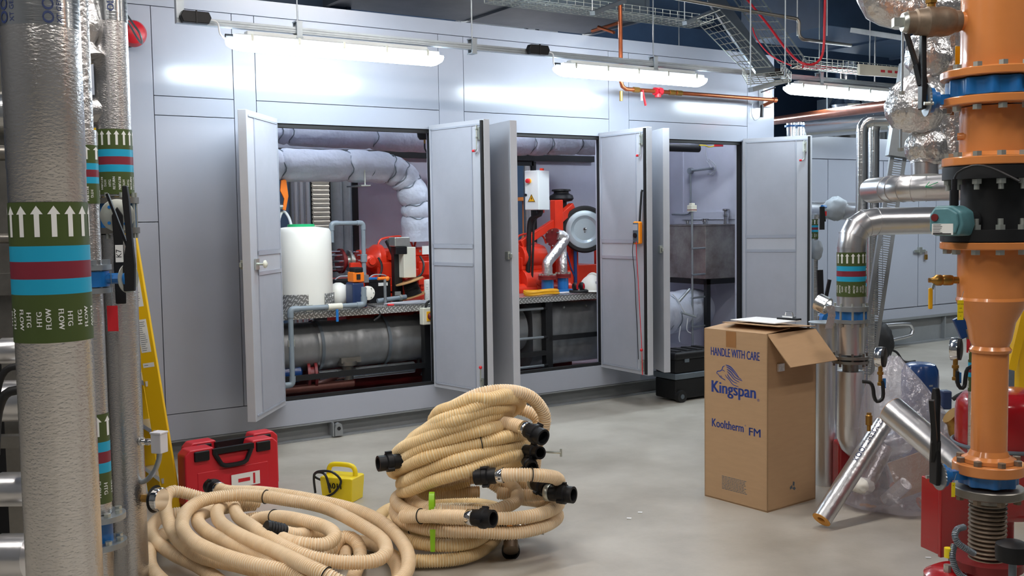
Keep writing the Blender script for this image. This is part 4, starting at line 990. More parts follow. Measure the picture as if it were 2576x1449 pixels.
# side lever + gauges on P2 lower
q = D(360, 1113, 4.3); q = c2+(q-c2); q = upto(c2, q.z); dirn = (R0*.9-F0*.3).normalized()
t2 = thing('temperature_sensor', 'small grey square sensor box on a stub with curved flex, right of the foil pipe', 'sensor', q)
mb = MB(); mb.cyl(q+dirn*.06, q+dirn*.14, .010, n=10); mb.hexa(q+dirn*.07, dirn, .018, .015); mb.hexa(q+dirn*.10, dirn, .015, .015); build(mb, 'stub', 'chrome', t2)
mb = MB(); mb.box(q+dirn*.165+Z*.0, (.05, .05, .085), (dirn, dirn.cross(Z), Z)); build(mb, 'box', 'grey_plastic', t2, bevel=.004)
mb = MB(); mb.box(q+dirn*.165+Z*.043, (.055, .055, .008), (dirn, dirn.cross(Z), Z)); build(mb, 'lid', 'grey_plastic', t2, bevel=.002)
p = q+dirn*.165-Z*.045; build(MB().tube(catmull([p, p-Z*.04-dirn*.01, p-Z*.09-dirn*.04, p-Z*.13-dirn*.10, p-Z*.12-dirn*.22, p-Z*.06-dirn*.3], .01), .011, 10), 'flex', 'galv', t2)
q = upto(c2, D(380, 1258, 4.3).z)
t2 = thing('pressure_gauge', 'chrome backed gauge seen edge-on against the foil pipe beside the hose pile', 'gauge', q)
mb = MB(); mb.cyl(q+dirn*.06, q+dirn*.13, .009, n=10); mb.hexa(q+dirn*.07, dirn, .018, .03); mb.hexa(q+dirn*.11, dirn, .014, .02); build(mb, 'stub', 'brass', t2)
mb = MB(); mb.lathe([(.02, 0), (.055, .002), (.058, .006)], q+dirn*.128, dirn, 30); build(mb, 'back', 'black_plastic', t2)
mb = MB(); mb.lathe([(.048, 0), (.05, .002), (.05, .03), (.046, .034)], q+dirn*.134, dirn, 30); build(mb, 'case', 'chrome', t2)
# P3 thin riser
c3 = D(225, 724, 4.0); r3 = .05
t = thing('insulated_riser', 'slim silver foil pipe squeezed between the two thicker risers, two small bands', 'pipe', upto(c3, 0), 'foil risers on the left')
zf = D(260, 1365, 3.9).z
mb = MB(); mb.cyl(upto(c3, zf+.07), upto(c3, D(225, 330, 4.0).z), r3, n=36); build(mb, 'foil_jacket', 'foil_emboss_fine', t)
pts = [upto(c3, D(225, 330, 4.0).z+.0)]
mb = MB(); mb.cyl(upto(c3, D(225, 330, 4.0).z), upto(c3, HZ), r3*.8, n=30); build(mb, 'bare_foil', 'foil_crinkle', t)
band(t, c3, r3+.001, D(225, 513, 4.0).z, D(225, 368, 4.0).z, ('HTG', 'RETURN'), camang(c3), 7)
band(t, c3, r3+.001, D(225, 1272, 4.0).z, D(225, 1043, 4.0).z, ('HTG', 'FLOW'), camang(c3), 7)
for z in (zf+.055, zf-.055):
    f = build(MB().cyl(upto(c3, z-.011), upto(c3, z+.011), .10, n=36), 'flange', 'galv', t)
    mb = MB()
    for k in range(8): a = 2*pi*k/8+.2; mb.hexa(upto(c3, z+.011)+V3((cos(a), sin(a), 0))*.078, Z, .014, .014)
    build(mb, 'flange_bolts', 'zinc', f)
build(MB().cyl(upto(c3, zf-.05), upto(c3, zf+.05), .05, n=20), 'valve_body', 'blue_paint', t)
build(MB().cyl(upto(c3, 0), upto(c3, zf-.06), r3*.9, n=20), 'lower_jacket', 'foil_emboss_fine', t)
# butterfly valve by P3 and its lever, tag
q = D(225, 703, 3.95); q = upto(c3, q.z); e = R0
t = thing('butterfly_valve', 'blue butterfly valve stem with tall black lever and hanging red tag', 'valve', q)
mb = MB(); mb.cyl(q-R0*.03, q+R0*.13, .021, n=8); mb.cyl(q+R0*.13, q+R0*.15, .038, n=26); build(mb, 'stem', 'blue_paint', t)
mb = MB(); mb.cyl(q-Z*.03, q+Z*.03, .075, n=30); build(mb, 'valve_body', 'blue_paint', t)
mb = MB(); mb.cyl(q+Z*.035, q+Z*.055, .085, n=30); mb.cyl(q-Z*.055, q-Z*.035, .085, n=30); mb.hexa(q+Z*.055+R0*.04-F0*.06, Z, .016, .02); mb.hexa(q+Z*.055+R0*.07-F0*.0, Z, .016, .02); build(mb, 'flange', 'galv', t)
mb = MB(); dd = (R0-F0*.35).normalized(); o = q+R0*.152; ds = dd.cross(Z)
mb.cyl(o, o+dd*.004, .058, n=36); build(mb, 'notched_disc', 'zinc', t)
mb = MB(); mb.prism([(-.017, -.05), (.023, -.05), (.028, .05), (.022, .15), (.016, .3), (.010, .36), (-.008, .36), (-.010, .3), (.0, .15), (-.017, .05)], o+dd*.008-R0*.0, (R0*.8+F0*.6).normalized(), Z, -F0*.02); build(mb, 'lever', 'black_plastic', t, bevel=.003)
mb = MB(); mb.bar(o+dd*.015+Z*.10, o+dd*.015+Z*.33-R0*.08, .012, .010); build(mb, 'lever_trigger', 'black_plastic', t)
p = q+R0*.095-F0*.022
mb = MB(); mb.prism([(-.021, -.05), (.021, -.05), (.021, .05), (-.021, .05)], p-Z*.155, R0, Z, -F0*.0015); build(mb, 'red_tag', 'tag_red', t)
build(MB().tube(catmull([p+Z*.03, p-Z*.02, p-Z*.11], .02), .0015, 5), 'tag_string', 'galv', t)
# second lever behind
o = D(262, 690, 4.3)
t = thing('butterfly_valve', 'black valve lever standing just left of the blue stem, behind it', 'valve', o)
mb = MB(); mb.prism([(-.018, -.09), (.02, -.09), (.024, .0), (.018, .1), (.014, .30), (-.008, .30), (-.006, .1), (-.02, .0)], o, (R0*.9+F0*.4).normalized(), Z, -F0*.02); build(mb, 'lever', 'black_plastic', t, bevel=.003)
mb = MB(); mb.bar(o+Z*.08, o+Z*.26-R0*.06, .012, .01); build(mb, 'lever_trigger', 'black_plastic', t)
mb = MB(); mb.cyl(o-R0*.12+F0*.02, o+F0*.02, .018, n=8); build(mb, 'stem', 'blue_paint', t)
mb = MB(); mb.cyl(o-R0*.01+F0*.01, o-R0*.005+F0*.01, .05, n=30); build(mb, 'notched_disc', 'zinc', t)
q = D(238, 730, 4.45); t = thing('insulated_riser', 'short clad riser half hidden directly left of the red tag', 'pipe', upto(q, 0), 'foil risers on the left')
build(MB().cyl(upto(q, 0), upto(q, D(238, 738, 4.45).z), .05, n=30), 'foil_jacket', 'foil_emboss_fine', t)
mb = MB(); zz = D(238, 742, 4.45).z; mb.lathe([(.05, 0), (.05, .01), (.075, .012), (.075, .03), (.04, .032), (.04, .3)], upto(q, zz), Z, 28); build(mb, 'flange', 'galv', t)
q = D(248, 850, 4.1); t = thing('pressure_gauge', 'dark edge-on gauge between the red tag and the widest riser', 'gauge', q)
mb = MB(); mb.lathe([(.045, 0), (.05, .004), (.05, .02), (.046, .024)], q, (R0*-.95-F0*.3).normalized(), 28); build(mb, 'case', 'black_plastic', t)
mb = MB(); mb.cyl(q+R0*.0, q-R0*.05, .01, n=8); mb.cyl(q+Z*.05, q+Z*.075, .008, n=8); build(mb, 'stub', 'chrome', t)
# crinkled foil elbow up between risers
t = thing('foil_elbow', 'crumpled foil-wrapped fitting high between the two tall risers', 'pipe fitting', D(215, 330, 4.15))
build(MB().tube(catmull([D(205, -60, 4.15), D(213, 10, 4.15), D(214, 60, 4.15), D(210, 110, 4.15), D(222, 150, 4.15)], .03), lambda s: .055+.012*sin(s*14), 18), 'wrap', 'foil_crinkle', t)
# red bell on the enclosure face
q = V(335, 82, 6.70)
t = thing('alarm_bell', 'round dark red alarm bell with looping grey cable high on the enclosure', 'bell', q-Z*.12)
mb = MB(); mb.lathe([(.07, -.06), (.082, -.05), (.082, -.02), (.07, .02), (.04, .04), (.015, .045)], q, (-.2, -1, 0), 30); mb.cyl(q+V3((0, .125, 0)), q, .03, n=12)
build(mb, 'gong', 'case_red', t); build(MB().lathe([(.05, 0), (.05, .04)], q+V3((-.01, .10, -.03)), (0, -1, 0), 20), 'base', 'black_plastic', t)
build(MB().tube(catmull([D(312, 28, 6.2), D(335, 60, 6.1), D(352, 85, 6.05), D(357, 108, 6.1), D(345, 95, 6.2), D(325, 60, 6.3), D(316, 52, 6.4)], .02), .007, 6), 'cable', 'galv', t)
# ---- manifold stubs left of the big riser
row = [(245, 320, 4.2, .085, 'foil_smooth', 'silver clad cross pipe behind the widest riser, topmost at the left edge'),
       (860, 905, 3.8, .05, 'clad_silver', 'capped silver stub at the left edge above the black hoses'),
       (955, 1060, 3.7, .075, 'clad_silver', 'thick silver stub at the left edge between black hoses'),
       (1195, 1265, 3.6, .06, 'clad_silver', 'silver stub second from the bottom at the left edge'),
       (1345, 1449, 3.5, .075, 'clad_silver', 'lowest silver stub at the bottom left corner')]
for y0, y1, dz, r, m_, lab in row:
    q = D(55 if y0 < 300 else 75, (y0+y1)/2, dz)
    t = thing('manifold_stub', lab, 'pipe stub', q, 'stubs at the left edge')
    build(MB().lathe([(r*.7, -.02), (r, 0), (r, .10 if y0 > 300 else 1.4)], q, -R0, 28), 'stub', m_, t)
    if y0 > 300:
        mb = MB(); mb.lathe([(r*.55, 0), (r*.55, .05), (r*.9, .055), (r*.9, .08), (r*.5, .085), (r*.5, .3)], q-R0*.10, -R0, 24); build(mb, 'coupling', 'steel_dull', t)
t = thing('pipe_rack', 'dark steel frame and vessels standing left behind the widest riser', 'frame', upto(D(-40, 900, 4.0), 0))
mb = MB()
for px in (-60, 20):
    q = D(px, 700, 4.3); mb.box((q.x, q.y, 1.2), (.06, .06, 2.4), (R0, F0, Z))
q = D(0, 715, 4.25); mb.box(q, (.5, .05, .09), (R0, F0, Z)); q = D(0, 1110, 4.2); mb.box(q, (.6, .05, .05), (R0, F0, Z)); q = D(0, 1125, 4.2); 
build(mb, 'frame', 'steel_dull', t)
mb = MB(); q = D(-20, 1150, 4.8); mb.box((q.x, q.y, .75), (.9, .3, 1.5), (R0, F0, Z)); build(mb, 'dark_cabinet', 'dark_cavity', t)
mb = MB(); q = D(-10, 400, 4.9); mb.box((q.x, q.y, 1.95), (.45, .25, .9), (R0, F0, Z)); build(mb, 'dark_duct', 'black_steel', t)
mb = MB(); q = D(6, 560, 4.3); mb.cyl(upto(q, 1.4), upto(q, 1.75), .03, n=14); mb.cyl(D(0, 600, 4.2), D(30, 600, 4.2), .02); mb.cyl(D(-20, 385, 4.0), D(30, 385, 4.0), .03); build(mb, 'side_pipes', 'steel_dull', t)
for i, (yy, lab) in enumerate(((925, 'upper black hose curling beside the left silver stubs'), (985, 'lower black hose curling beside the left silver stubs'))):
    t = thing('black_hose', lab, 'hose', D(10, yy, 3.5))
    build(MB().tube(catmull([D(60, yy-5, 3.5), D(25, yy, 3.5), D(5, yy+20, 3.5), D(-8, yy+70, 3.5), D(-12, yy+160, 3.5)], .02), .012 if i == 0 else .016, 12), 'hose', 'black_rubber', t)

# ================================================================ yellow step ladder
F1 = G(436, 1278); tilt = (-R0*.125 + Z).normalized(); wv = (R0 + Z*.12).normalized(); nb = tilt.cross(wv).normalized()
t = thing('step_ladder', 'yellow fibreglass step ladder leaning beside the grey enclosure', 'ladder', F1)
F2 = F1 + F0*.30 - R0*.20
Ltop = 2.25
for P_, w_ in ((F1, .088), (F2, .078)):
    build(MB().box(P_+tilt*(Ltop/2), (w_, .028, Ltop), ((tilt.cross(nb)).normalized(), nb, tilt)), 'side_rail', 'yellow_grp', t, bevel=.003)
for i in range(8):
    a = F1+tilt*(.16+.27*i); b = F2+tilt*(.16+.27*i)
    build(MB().bar(a, b, .075, .028, tilt), 'tread', 'ladder_alu', t)
u = tilt.cross(nb).normalized(); u = u if u.dot(R0) > 0 else -u; nn = nb if nb.dot(F0) < 0 else -nb
def lst(z, h, w2, m_='white_print'):
    mb = MB(); o = F1+tilt*z+nn*.0145; mb.prism([(-w2, -h), (w2, -h), (w2, h), (-w2, h)], o, u, tilt, nn*.0006); mb.m = 1
    k = -h+.01
    while k < h-.01:
        L = w2*random.uniform(.4, .8); mb.prism([(-w2*.8, k), (-w2*.8+L*2*.9, k), (-w2*.8+L*2*.9, k+.003), (-w2*.8, k+.003)], o+nn*.0008, u, tilt, nn*.0003); k += .011
    build(mb, 'instruction_sticker', [m_, 'galv_dull'], t)
lst(1.20, .08, .026); lst(.96, .09, .026); lst(.80, .012, .03)

# ================================================================ red tool case
def tool_case(label, A, B, H, th, grp):
    t = thing('tool_case', label, 'tool case', A, grp)
    u = (B-A); L = u.length; u.normalize(); n = V3((u.y, -u.x, 0))
    if n.dot(F0) > 0: n = -n
    def Pc(x, y, z): return A+u*x+n*y+Z*z
    pr = [(0.02, 0), (L-.02, 0), (L, .03), (L, H-.03), (L-.03, H), (L*.72, H), (L*.69, H-.045), (L*.33, H-.045), (L*.30, H), (.03, H), (0, H-.03), (0, .03)]
    body = build(MB().prism(pr, Pc(0, 0, .004), u, Z, -n*th), 'shell', 'case_red', t, bevel=.01)
    mb = MB(); mb.prism([(L*.12, .05), (L*.88, .05), (L*.88, H*.62), (L*.12, H*.62)], Pc(0, .004, 0), u, Z, -n*.01); build(mb, 'ribbed_panel', 'case_red', t, bevel=.006)
    for x in (.17, .83):
        build(MB().box(Pc(L*x, .004-.0, H-.035), (.085, .02, .055), (u, n, Z)), 'latch', 'black_plastic', t, bevel=.006)
    mb = MB(); hp = [Pc(L*.30, .006, H-.03), Pc(L*.35, .012, H-.08), Pc(L*.40, .016, H-.105), Pc(L*.60, .016, H-.105), Pc(L*.65, .012, H-.08), Pc(L*.70, .006, H-.03)]
    mb.tube(catmull(hp, .02), .013, 8); mb.bar(Pc(L*.28, .0, H-.022), Pc(L*.72, .0, H-.022), .03, .03); build(mb, 'handle', 'black_plastic', t)
    mb = MB(); mb.box(Pc(L*.62, .012, H*.38), (.17, .002, .075), (u, n, Z)); mb.m = 1
    mb.box(Pc(L*.62+.05, .0135, H*.38), (.012, .001, .06), (u, n, Z)); mb.box(Pc(L*.62-.01, .0135, H*.38), (.07, .001, .02), (u, n, Z))
    build(mb, 'white_label', ['white_print', 'case_red'], t)
A = G(470, 1290); B = G(703, 1243)
tool_case('red plastic tool case with black handle, the one in front, behind the hose pile', A, B, .33, .11, 'red tool cases')
off = F0*.16+R0*-.035+Z*0
tool_case('red plastic tool case standing directly behind its twin, against the ladder side', A+off, B+off, .335, .10, 'red tool cases')
# ================================================================ yellow site transformer
A = G(800, 1262); B = G(884, 1270); u = (B-A).normalized(); n = V3((u.y, -u.x, 0)); n = n if n.dot(F0) < 0 else -n; L = .20; c = A.lerp(B, .5)-n*.09
t = thing('site_transformer', 'small yellow portable transformer box with moulded handle and black lead', 'transformer', (c.x, c.y, 0))
mb = MB(); s = .0
mb.rings([[c+u*(x*k)+n*(y*k2)+Z*z for x, y in ((-.10, -.07), (.10, -.07), (.10, .07), (-.10, .07))] for z, k, k2 in ((.0, .92, .92), (.10, 1, 1), (.135, 1.02, 1.02), (.14, .9, .9))]); build(mb, 'case', 'yellow_plastic', t, bevel=.008)
mb = MB(); mb.tube(catmull([c-u*.085+Z*.13, c-u*.08+Z*.175, c-u*.05+Z*.195, c+u*.05+Z*.195, c+u*.08+Z*.175, c+u*.085+Z*.13], .01), .014, 10); build(mb, 'handle', 'yellow_plastic', t)
mb = MB(); mb.geo(fat(glyphs('110V', .045), .003), on_plane(c+n*.0775+Z*.095, u if u.dot(R0) > 0 else -u, Z, pi)); build(mb, 'lettering', 'black_plastic', t)
mb = MB(); mb.tube(catmull([c-u*.11+n*.02+Z*.10, c-u*.15+n*.05+Z*.13, c-u*.10+n*.09+Z*.17, c+n*.11+Z*.18, c+u*.05+n*.10+Z*.13, c+n*.09+Z*.06, c-u*.06+n*.09+Z*.03], .015), .007, 8)
mb.tube(catmull([c-u*.14+n*.06+Z*.04, c-u*.13+n*.08+Z*.15, c-u*.05+n*.1+Z*.16, c-u*.02+n*.1+Z*.06], .015), .007, 8); build(mb, 'lead', 'black_cable', t)

# ================================================================ hoses
HR = .031
def coupling(parent, p, d, r=.036, L=.10, lug=True, ring=True):
    d = V3(d).normalized(); p = V3(p)
    if ring: build(MB().lathe([(HR+.003, -.03), (HR+.0045, -.028), (HR+.0045, -.004), (HR+.003, -.002)], p, d, 20), 'hose_clamp', 'chrome', parent)
    mb = MB(); mb.lathe([(r*.9, 0), (r, .01), (r, L*.35), (r*1.22, L*.4), (r*1.22, L*.6), (r*1.05, L*.65), (r*1.05, L), (r*.8, L), (r*.75, L*.7)], p, d, 24)
    u, v, _ = frame(d)
    if lug:
        for k in (0, 1, 2): a = k*2.1; mb.box(p+d*L*.5+(u*cos(a)+v*sin(a))*r*1.25, (.012, .012, .03), (u*cos(a)+v*sin(a), (v*cos(a)-u*sin(a)), d))
    build(mb, 'coupling', 'black_plastic', parent)
def tie(parent, pts, r=.0025, m_='black_plastic', closed=True):
    build(MB().tube(pts, r, 5, closed=closed), 'cable_tie', m_, parent)
def tie_at(parent, path, i, rr=None, m_='black_plastic', k=.0025):
    i = min(max(1, i), len(path)-2); d = (path[i+1]-path[i-1]).normalized(); u, v, _ = frame(d); rr = rr or HR+.002
    tie(parent, [path[i]+(u*cos(a)+v*sin(a))*rr for a in [2*pi*j/20 for j in range(20)]], k, m_)
def hose(label, pts, group, ends=(), ties=(), aged=False, tiecol='black_plastic'):
    path = catmull(pts, .02); t = thing('suction_hose', label, 'hose', min(pts, key=lambda p: p[2])-Z*HR, group)
    build(corrugated(path, HR, .0112), 'hose', ['hose_wall_aged', 'hose_rib_aged'] if aged else ['hose_wall', 'hose_rib'], t)
    for e in ends:
        if e == 0: coupling(t, path[0], path[0]-path[2])
        else: coupling(t, path[-1], path[-1]-path[-3])
    for f in ties: tie_at(t, path, int(f*len(path)), m_=tiecol)
    return t, path
g1 = 'cream hoses in the loose left pile'
def g3(L): return [G(x, y, z) for x, y, z in L]
off_b = [(1010, 1470, .06), (900, 1530, .06), (760, 1520, .07)]
hose('outermost top hose loop of the left pile, black end by red case',
     g3([(548, 1229, .20), (580, 1236, .21), (640, 1237, .22), (700, 1243, .22), (781, 1256, .21), (887, 1281, .19), (957, 1312, .17), (1005, 1355, .14), (1027, 1400, .12), (1015, 1450, .10), (940, 1505, .10), (820, 1510, .12),
         (746, 1446, .17), (641, 1421, .19), (553, 1394, .20), (486, 1361, .21), (458, 1322, .22), (474, 1281, .23), (520, 1256, .24), (590, 1246, .235), (650, 1248, .23), (711, 1256, .225), (817, 1277, .20), (904, 1319, .17), (960, 1357, .15), (970, 1391, .14), (936, 1412, .13), (852, 1414, .14), (764, 1397, .17), (690, 1362, .19), (635, 1325, .2), (600, 1300, .18), (590, 1275, .15)]), g1, ends=(0,), ties=(.33, .62))
hose('cream corrugated hose sweeping in long diagonals across the front of the left pile',
     g3([(650, 1262, .13), (590, 1266, .15), (550, 1280, .18), (553, 1312, .20), (600, 1345, .21), (697, 1388, .22), (764, 1421, .22), (830, 1452, .20), (900, 1500, .12), (860, 1540, .07), (760, 1530, .07), (676, 1449, .12), (606, 1424, .13), (507, 1400, .13), (451, 1361, .14), (423, 1309, .17), (416, 1262, .20), (428, 1238, .22), (455, 1238, .21), (511, 1253, .17), (560, 1262, .12)]), g1, ties=(.42,))
hose('cream corrugated hose with tight bend left of centre in the left pile, running lower right',
     g3([(640, 1270, .10), (560, 1279, .12), (515, 1290, .15), (497, 1308, .17), (520, 1337, .17), (585, 1368, .17), (659, 1400, .17), (711, 1432, .16), (790, 1480, .08), (740, 1530, .05), (600, 1490, .05), (500, 1425, .07), (430, 1390, .08), (385, 1350, .09), (388, 1316, .10), (420, 1295, .10), (470, 1289, .10)]), g1, ties=(.5,))
tt, pth = hose('short cream hose end curled in the middle of the left pile with black ribbed cuff',
     g3([(706, 1336, .20), (745, 1345, .17), (799, 1340, .14), (830, 1345, .12), (838, 1372, .10), (805, 1395, .08), (740, 1400, .06), (680, 1380, .05), (640, 1340, .05)]), g1)
mb = MB(); p = pth[0]; d = (pth[0]-pth[3]).normalized()
mb.lathe([(HR+.001, -.02)]+[(HR+.001+.004*(k % 2), -.015+k*.007) for k in range(12)]+[(HR, .075)], p, d, 22); build(mb, 'ribbed_cuff', 'black_plastic', tt)
hose('cream hose making the small inner loop at the centre of the left pile',
     g3([(600, 1345, .12), (640, 1310, .15), (697, 1300, .20), (764, 1310, .21), (820, 1327, .20), (842, 1349, .19), (815, 1370, .18), (746, 1366, .19), (704, 1352, .17), (660, 1330, .10)]), g1, ties=(.2,))
hose('cream hose lying lowest, looping out at the left edge of the left pile',
     g3([(470, 1330, .05), (410, 1345, .05), (378, 1385, .06), (388, 1440, .05), (470, 1500, .035), (620, 1540, .035), (800, 1545, .035), (980, 1490, .035), (1000, 1430, .04), (960, 1380, .05), (900, 1362, .04), (870, 1385, .04), (868, 1410, .04)]), g1)
hose('cream hose end arching between loops right inside the left pile',
     g3([(820, 1420, .045), (850, 1360, .09), (880, 1352, .10), (902, 1372, .08), (905, 1405, .05), (890, 1450, .04), (870, 1500, .04)]), g1)
hose('cream hose visible between the inner loops at the back of the left pile',
     g3([(600, 1310, .05), (680, 1300, .06), (760, 1320, .06), (840, 1345, .05), (900, 1380, .04)]), g1)
# centre stack of coils
g2 = 'cream hose coils in the leaning stack'
DC = 4.78
def ring_pts(L, R, dz, bz, tw=0, n=14, back=.30, d0=DC):
    Lp, Rp = D(L[0], L[1], d0), D(R[0], R[1], d0); c = (Lp+Rp)/2; A = (Rp-Lp)/2; B = F0*back + Z*bz
    return [c + A*cos(a) + B*sin(a)*(1 if sin(a) > 0 else .85) + Z*dz*(k/n) for k, a in [(k, .5*pi + 2*pi*k/n) for k in range(n)]]
def coil(label, rings, grp, ends=(), ties=(), aged=True, back=.28, d0=DC, pre=(), post=(), tiecol='black_plastic'):
    pts = list(pre)
    for L, R, bz in rings: pts += ring_pts(L, R, 0, bz, back=back, d0=d0)
    pts += list(post)
    rj = random.Random(len(label)*7)
    for p in pts: p += V3((rj.uniform(-.012, .012), rj.uniform(-.012, .012), rj.uniform(-.009, .009))); p.z = max(p.z, HR+.004)
    return hose(label, pts, grp, ends, ties, aged, tiecol)
coil('cream hose coil low in the stack, flat, tied with lime green tape', [((990, 1280), (1405, 1302), .02), ((1000, 1258), (1405, 1262), .02)], g2, back=.30, aged=False)
coil('flat cream hose coil directly above the lime taped coil, running to the far right coupling', [((1030, 1243), (1300, 1248), .03)], g2, back=.24, aged=False, post=[])
hose('straight top section of cream hose across the stack middle ending in black couplings', [D(1250, 1196, 4.50), D(1300, 1194, 4.48), D(1360, 1196, 4.5), D(1400, 1203, 4.58), D(1404, 1220, 4.7), D(1385, 1236, 4.8), D(1330, 1246, 4.86), D(1250, 1240, 4.85)], g2, ends=(0,), ties=(.2,), aged=False)
coil('tilted cream hose coil at the foot of the leaning bundle', [((1012, 1245), (1330, 1146), -.10), ((1004, 1222), (1322, 1122), -.10)], g2, ties=(.1, .6))
coil('tilted cream hose coil second from the foot of the leaning bundle, black coupling at right', [((991, 1193), (1318, 1098), -.10), ((1000, 1172), (1290, 1075), -.10)], g2, ties=(.3,))
coil('tilted cream hose coil third in the leaning bundle', [((1000, 1152), (1272, 1045), -.10), ((1022, 1130), (1290, 1028), -.10)], g2)
coil('tilted cream hose coil highest but one in the leaning bundle', [((1042, 1105), (1307, 1010), -.11), ((1092, 1056), (1290, 1000), -.09)], g2)
hose('loose cream hose arching over the top of the leaning bundle and down its right side', [D(1100, 1045, 4.75), D(1150, 1018, 4.65), D(1210, 990, 4.62), D(1280, 983, 4.65), D(1335, 999, 4.7), D(1368, 1040, 4.75), D(1366, 1080, 4.78), D(1350, 1120, 4.85), D(1345, 1170, 4.9), D(1340, 1230, 4.95)], g2, aged=False)
hose('inner cream hose curving right beneath the loose top arch', [D(1180, 1060, 4.9), D(1230, 1035, 4.95), D(1290, 1026, 4.95), D(1345, 1045, 4.95), D(1356, 1075, 4.95), D(1345, 1110, 4.95), D(1330, 1160, 4.95)], g2)
tt, pp = hose('cream hose end at the right of the bundle with steel clamp and open black coupling', [D(1200, 1055, 4.72), D(1255, 1062, 4.66), D(1300, 1070, 4.60), D(1328, 1082, 4.55)], g2, ends=(1,))
# loose couplings sticking out
def end_piece(label, p, d, r=.034, pin=False):
    t = thing('hose_coupling', label, 'coupling', p, 'black hose couplings')
    mb = MB(); mb.lathe([(r*.8, -.05), (r, -.045), (r, .0), (r*1.25, .005), (r*1.25, .03), (r*1.05, .035), (r*1.05, .07), (r*.78, .07), (r*.72, .01)], p, d, 24); u, v, _ = frame(d)
    for k in range(3): a = k*2.1+.5; mb.box(p+V3(d).normalized()*.02+(u*cos(a)+v*sin(a))*r*1.3, (.014, .014, .03), (u*cos(a)+v*sin(a), (v*cos(a)-u*sin(a)), V3(d).normalized()))
    build(mb, 'body', 'black_plastic', t)
    build(MB().lathe([(r*1.02, -.07), (r*1.06, -.068), (r*1.06, -.048), (r*1.02, -.046)], p, d, 20), 'clamp_ring', 'zinc', t)
    if pin: e = p+R0*.03; build(MB().cyl(e, e+R0*.10-F0*.03, .006, n=8), 'clamp_screw', 'zinc', t); build(MB().bar(e+R0*.10-F0*.03+Z*.018, e+R0*.10-F0*.03-Z*.018, .01, .006, F0), 'wing', 'zinc', t)
end_piece('black hose coupling poking out at the left of the leaning bundle', D(988, 1162, 4.62), -R0*1-F0*.5)
end_piece('black coupling with long steel wing screw at the right of the bundle', D(1338, 1136, 4.62), R0*.5-F0*.8+Z*.1, .028, True)
end_piece('black ring coupling facing out under the wing screw one', D(1331, 1166, 4.60), -F0+R0*.2, .026)
end_piece('open black coupling at the far right end of the stack', D(1408, 1242, 4.6), R0*1.0-F0*.6+Z*.05, .036, False)
end_piece('black coupling half buried behind the far right one', D(1362, 1221, 4.7), R0*.4-F0*.8, .036)
# green tape on the flat coil
mb = MB(); p = D(1087, 1274, 4.525); 
rs = []
for dx in (-.012, .012):
    rs.append([p+R0*dx+F0*(.037*cos(a))+Z*(.066*sin(a)) for a in [2*pi*k/24 for k in range(24)]])
mb.rings(rs, caps=False); mb.prism([(-.011, -.10), (.008, -.10), (.012, 0), (-.012, 0)], p-Z*.09-F0*.045+R0*.004, R0, Z, -F0*.002)
o = build(mb, 'green_tape', 'green_yellow_tape', label='lime green tape strip tied round the low hose coil', cat='tape'); sm = o.modifiers.new('s', 'SOLIDIFY'); sm.thickness = .002
# low right coil in front of the stack

tt, pp = hose('yellowed cream hose spiralling in three turns flat on the floor before the stack',
     g3([(1180, 1308, .07), (1100, 1308, .07), (1030, 1303, .08), (1000, 1312, .09), (1040, 1330, .09), (1120, 1345, .09), (1200, 1338, .10), (1242, 1312, .11), (1255, 1290, .12), (1225, 1282, .12), (1120, 1280, .11), (1010, 1290, .10), (985, 1325, .10), (1020, 1358, .10), (1110, 1372, .10), (1190, 1362, .10), (1245, 1325, .10), (1262, 1300, .10), (1240, 1275, .08), (1120, 1262, .06), (980, 1280, .05), (940, 1340, .045), (990, 1400, .04), (1090, 1411, .04), (1190, 1395, .04), (1250, 1350, .05), (1262, 1310, .06)]), 'low yellowed coils', aged=True, ties=(.1,))
hose('short cream hose end in front of the stack with an open black coupling facing out', [D(1192, 1302, 4.36), D(1140, 1299, 4.42), D(1080, 1298, 4.50), D(1010, 1300, 4.58)], 'low yellowed coils', ends=(0,), ties=(.7,))
# valve fitting right of the low coil
q = G(1283, 1330, .12)
t = thing('ball_valve_fitting', 'black and brass valve fitting with amber tag lying right of the low hose coil', 'valve', q-Z*.12)
mb = MB(); mb.lathe([(.032, 0), (.032, .05), (.022, .055), (.022, .10), (.034, .11), (.036, .16), (.026, .162)], q+Z*.02+F0*.05, -F0*.7-Z*.55+R0*.02, 22); build(mb, 'body', 'bronze_dirty', t)
e = G(1285, 1378, .04); mb = MB(); mb.lathe([(.034, -.05), (.038, 0), (.042, .01), (.042, .04), (.034, .042), (.03, .0)], e, -F0*.9-Z*.1, 24); build(mb, 'open_end', 'black_plastic', t)
mb = MB(); mb.cyl(q+R0*.02+F0*.04, q+R0*.10+F0*.04-Z*.02, .018, n=14); mb.cyl(q+R0*.10+F0*.04-Z*.02, q+R0*.16+F0*.03-Z*.03, .012, n=12); build(mb, 'side_outlet', 'chrome', t)
mb = MB(); mb.prism([(-.012, -.03), (.012, -.03), (.012, .03), (-.012, .03)], q-F0*.04-Z*.0, R0, Z, -F0*.002); build(mb, 'amber_tag', 'amber', t)
mb = MB(); mb.sph(q+F0*.06, .05, 10, (1, 1, .8)); build(mb, 'union', 'black_plastic', t)

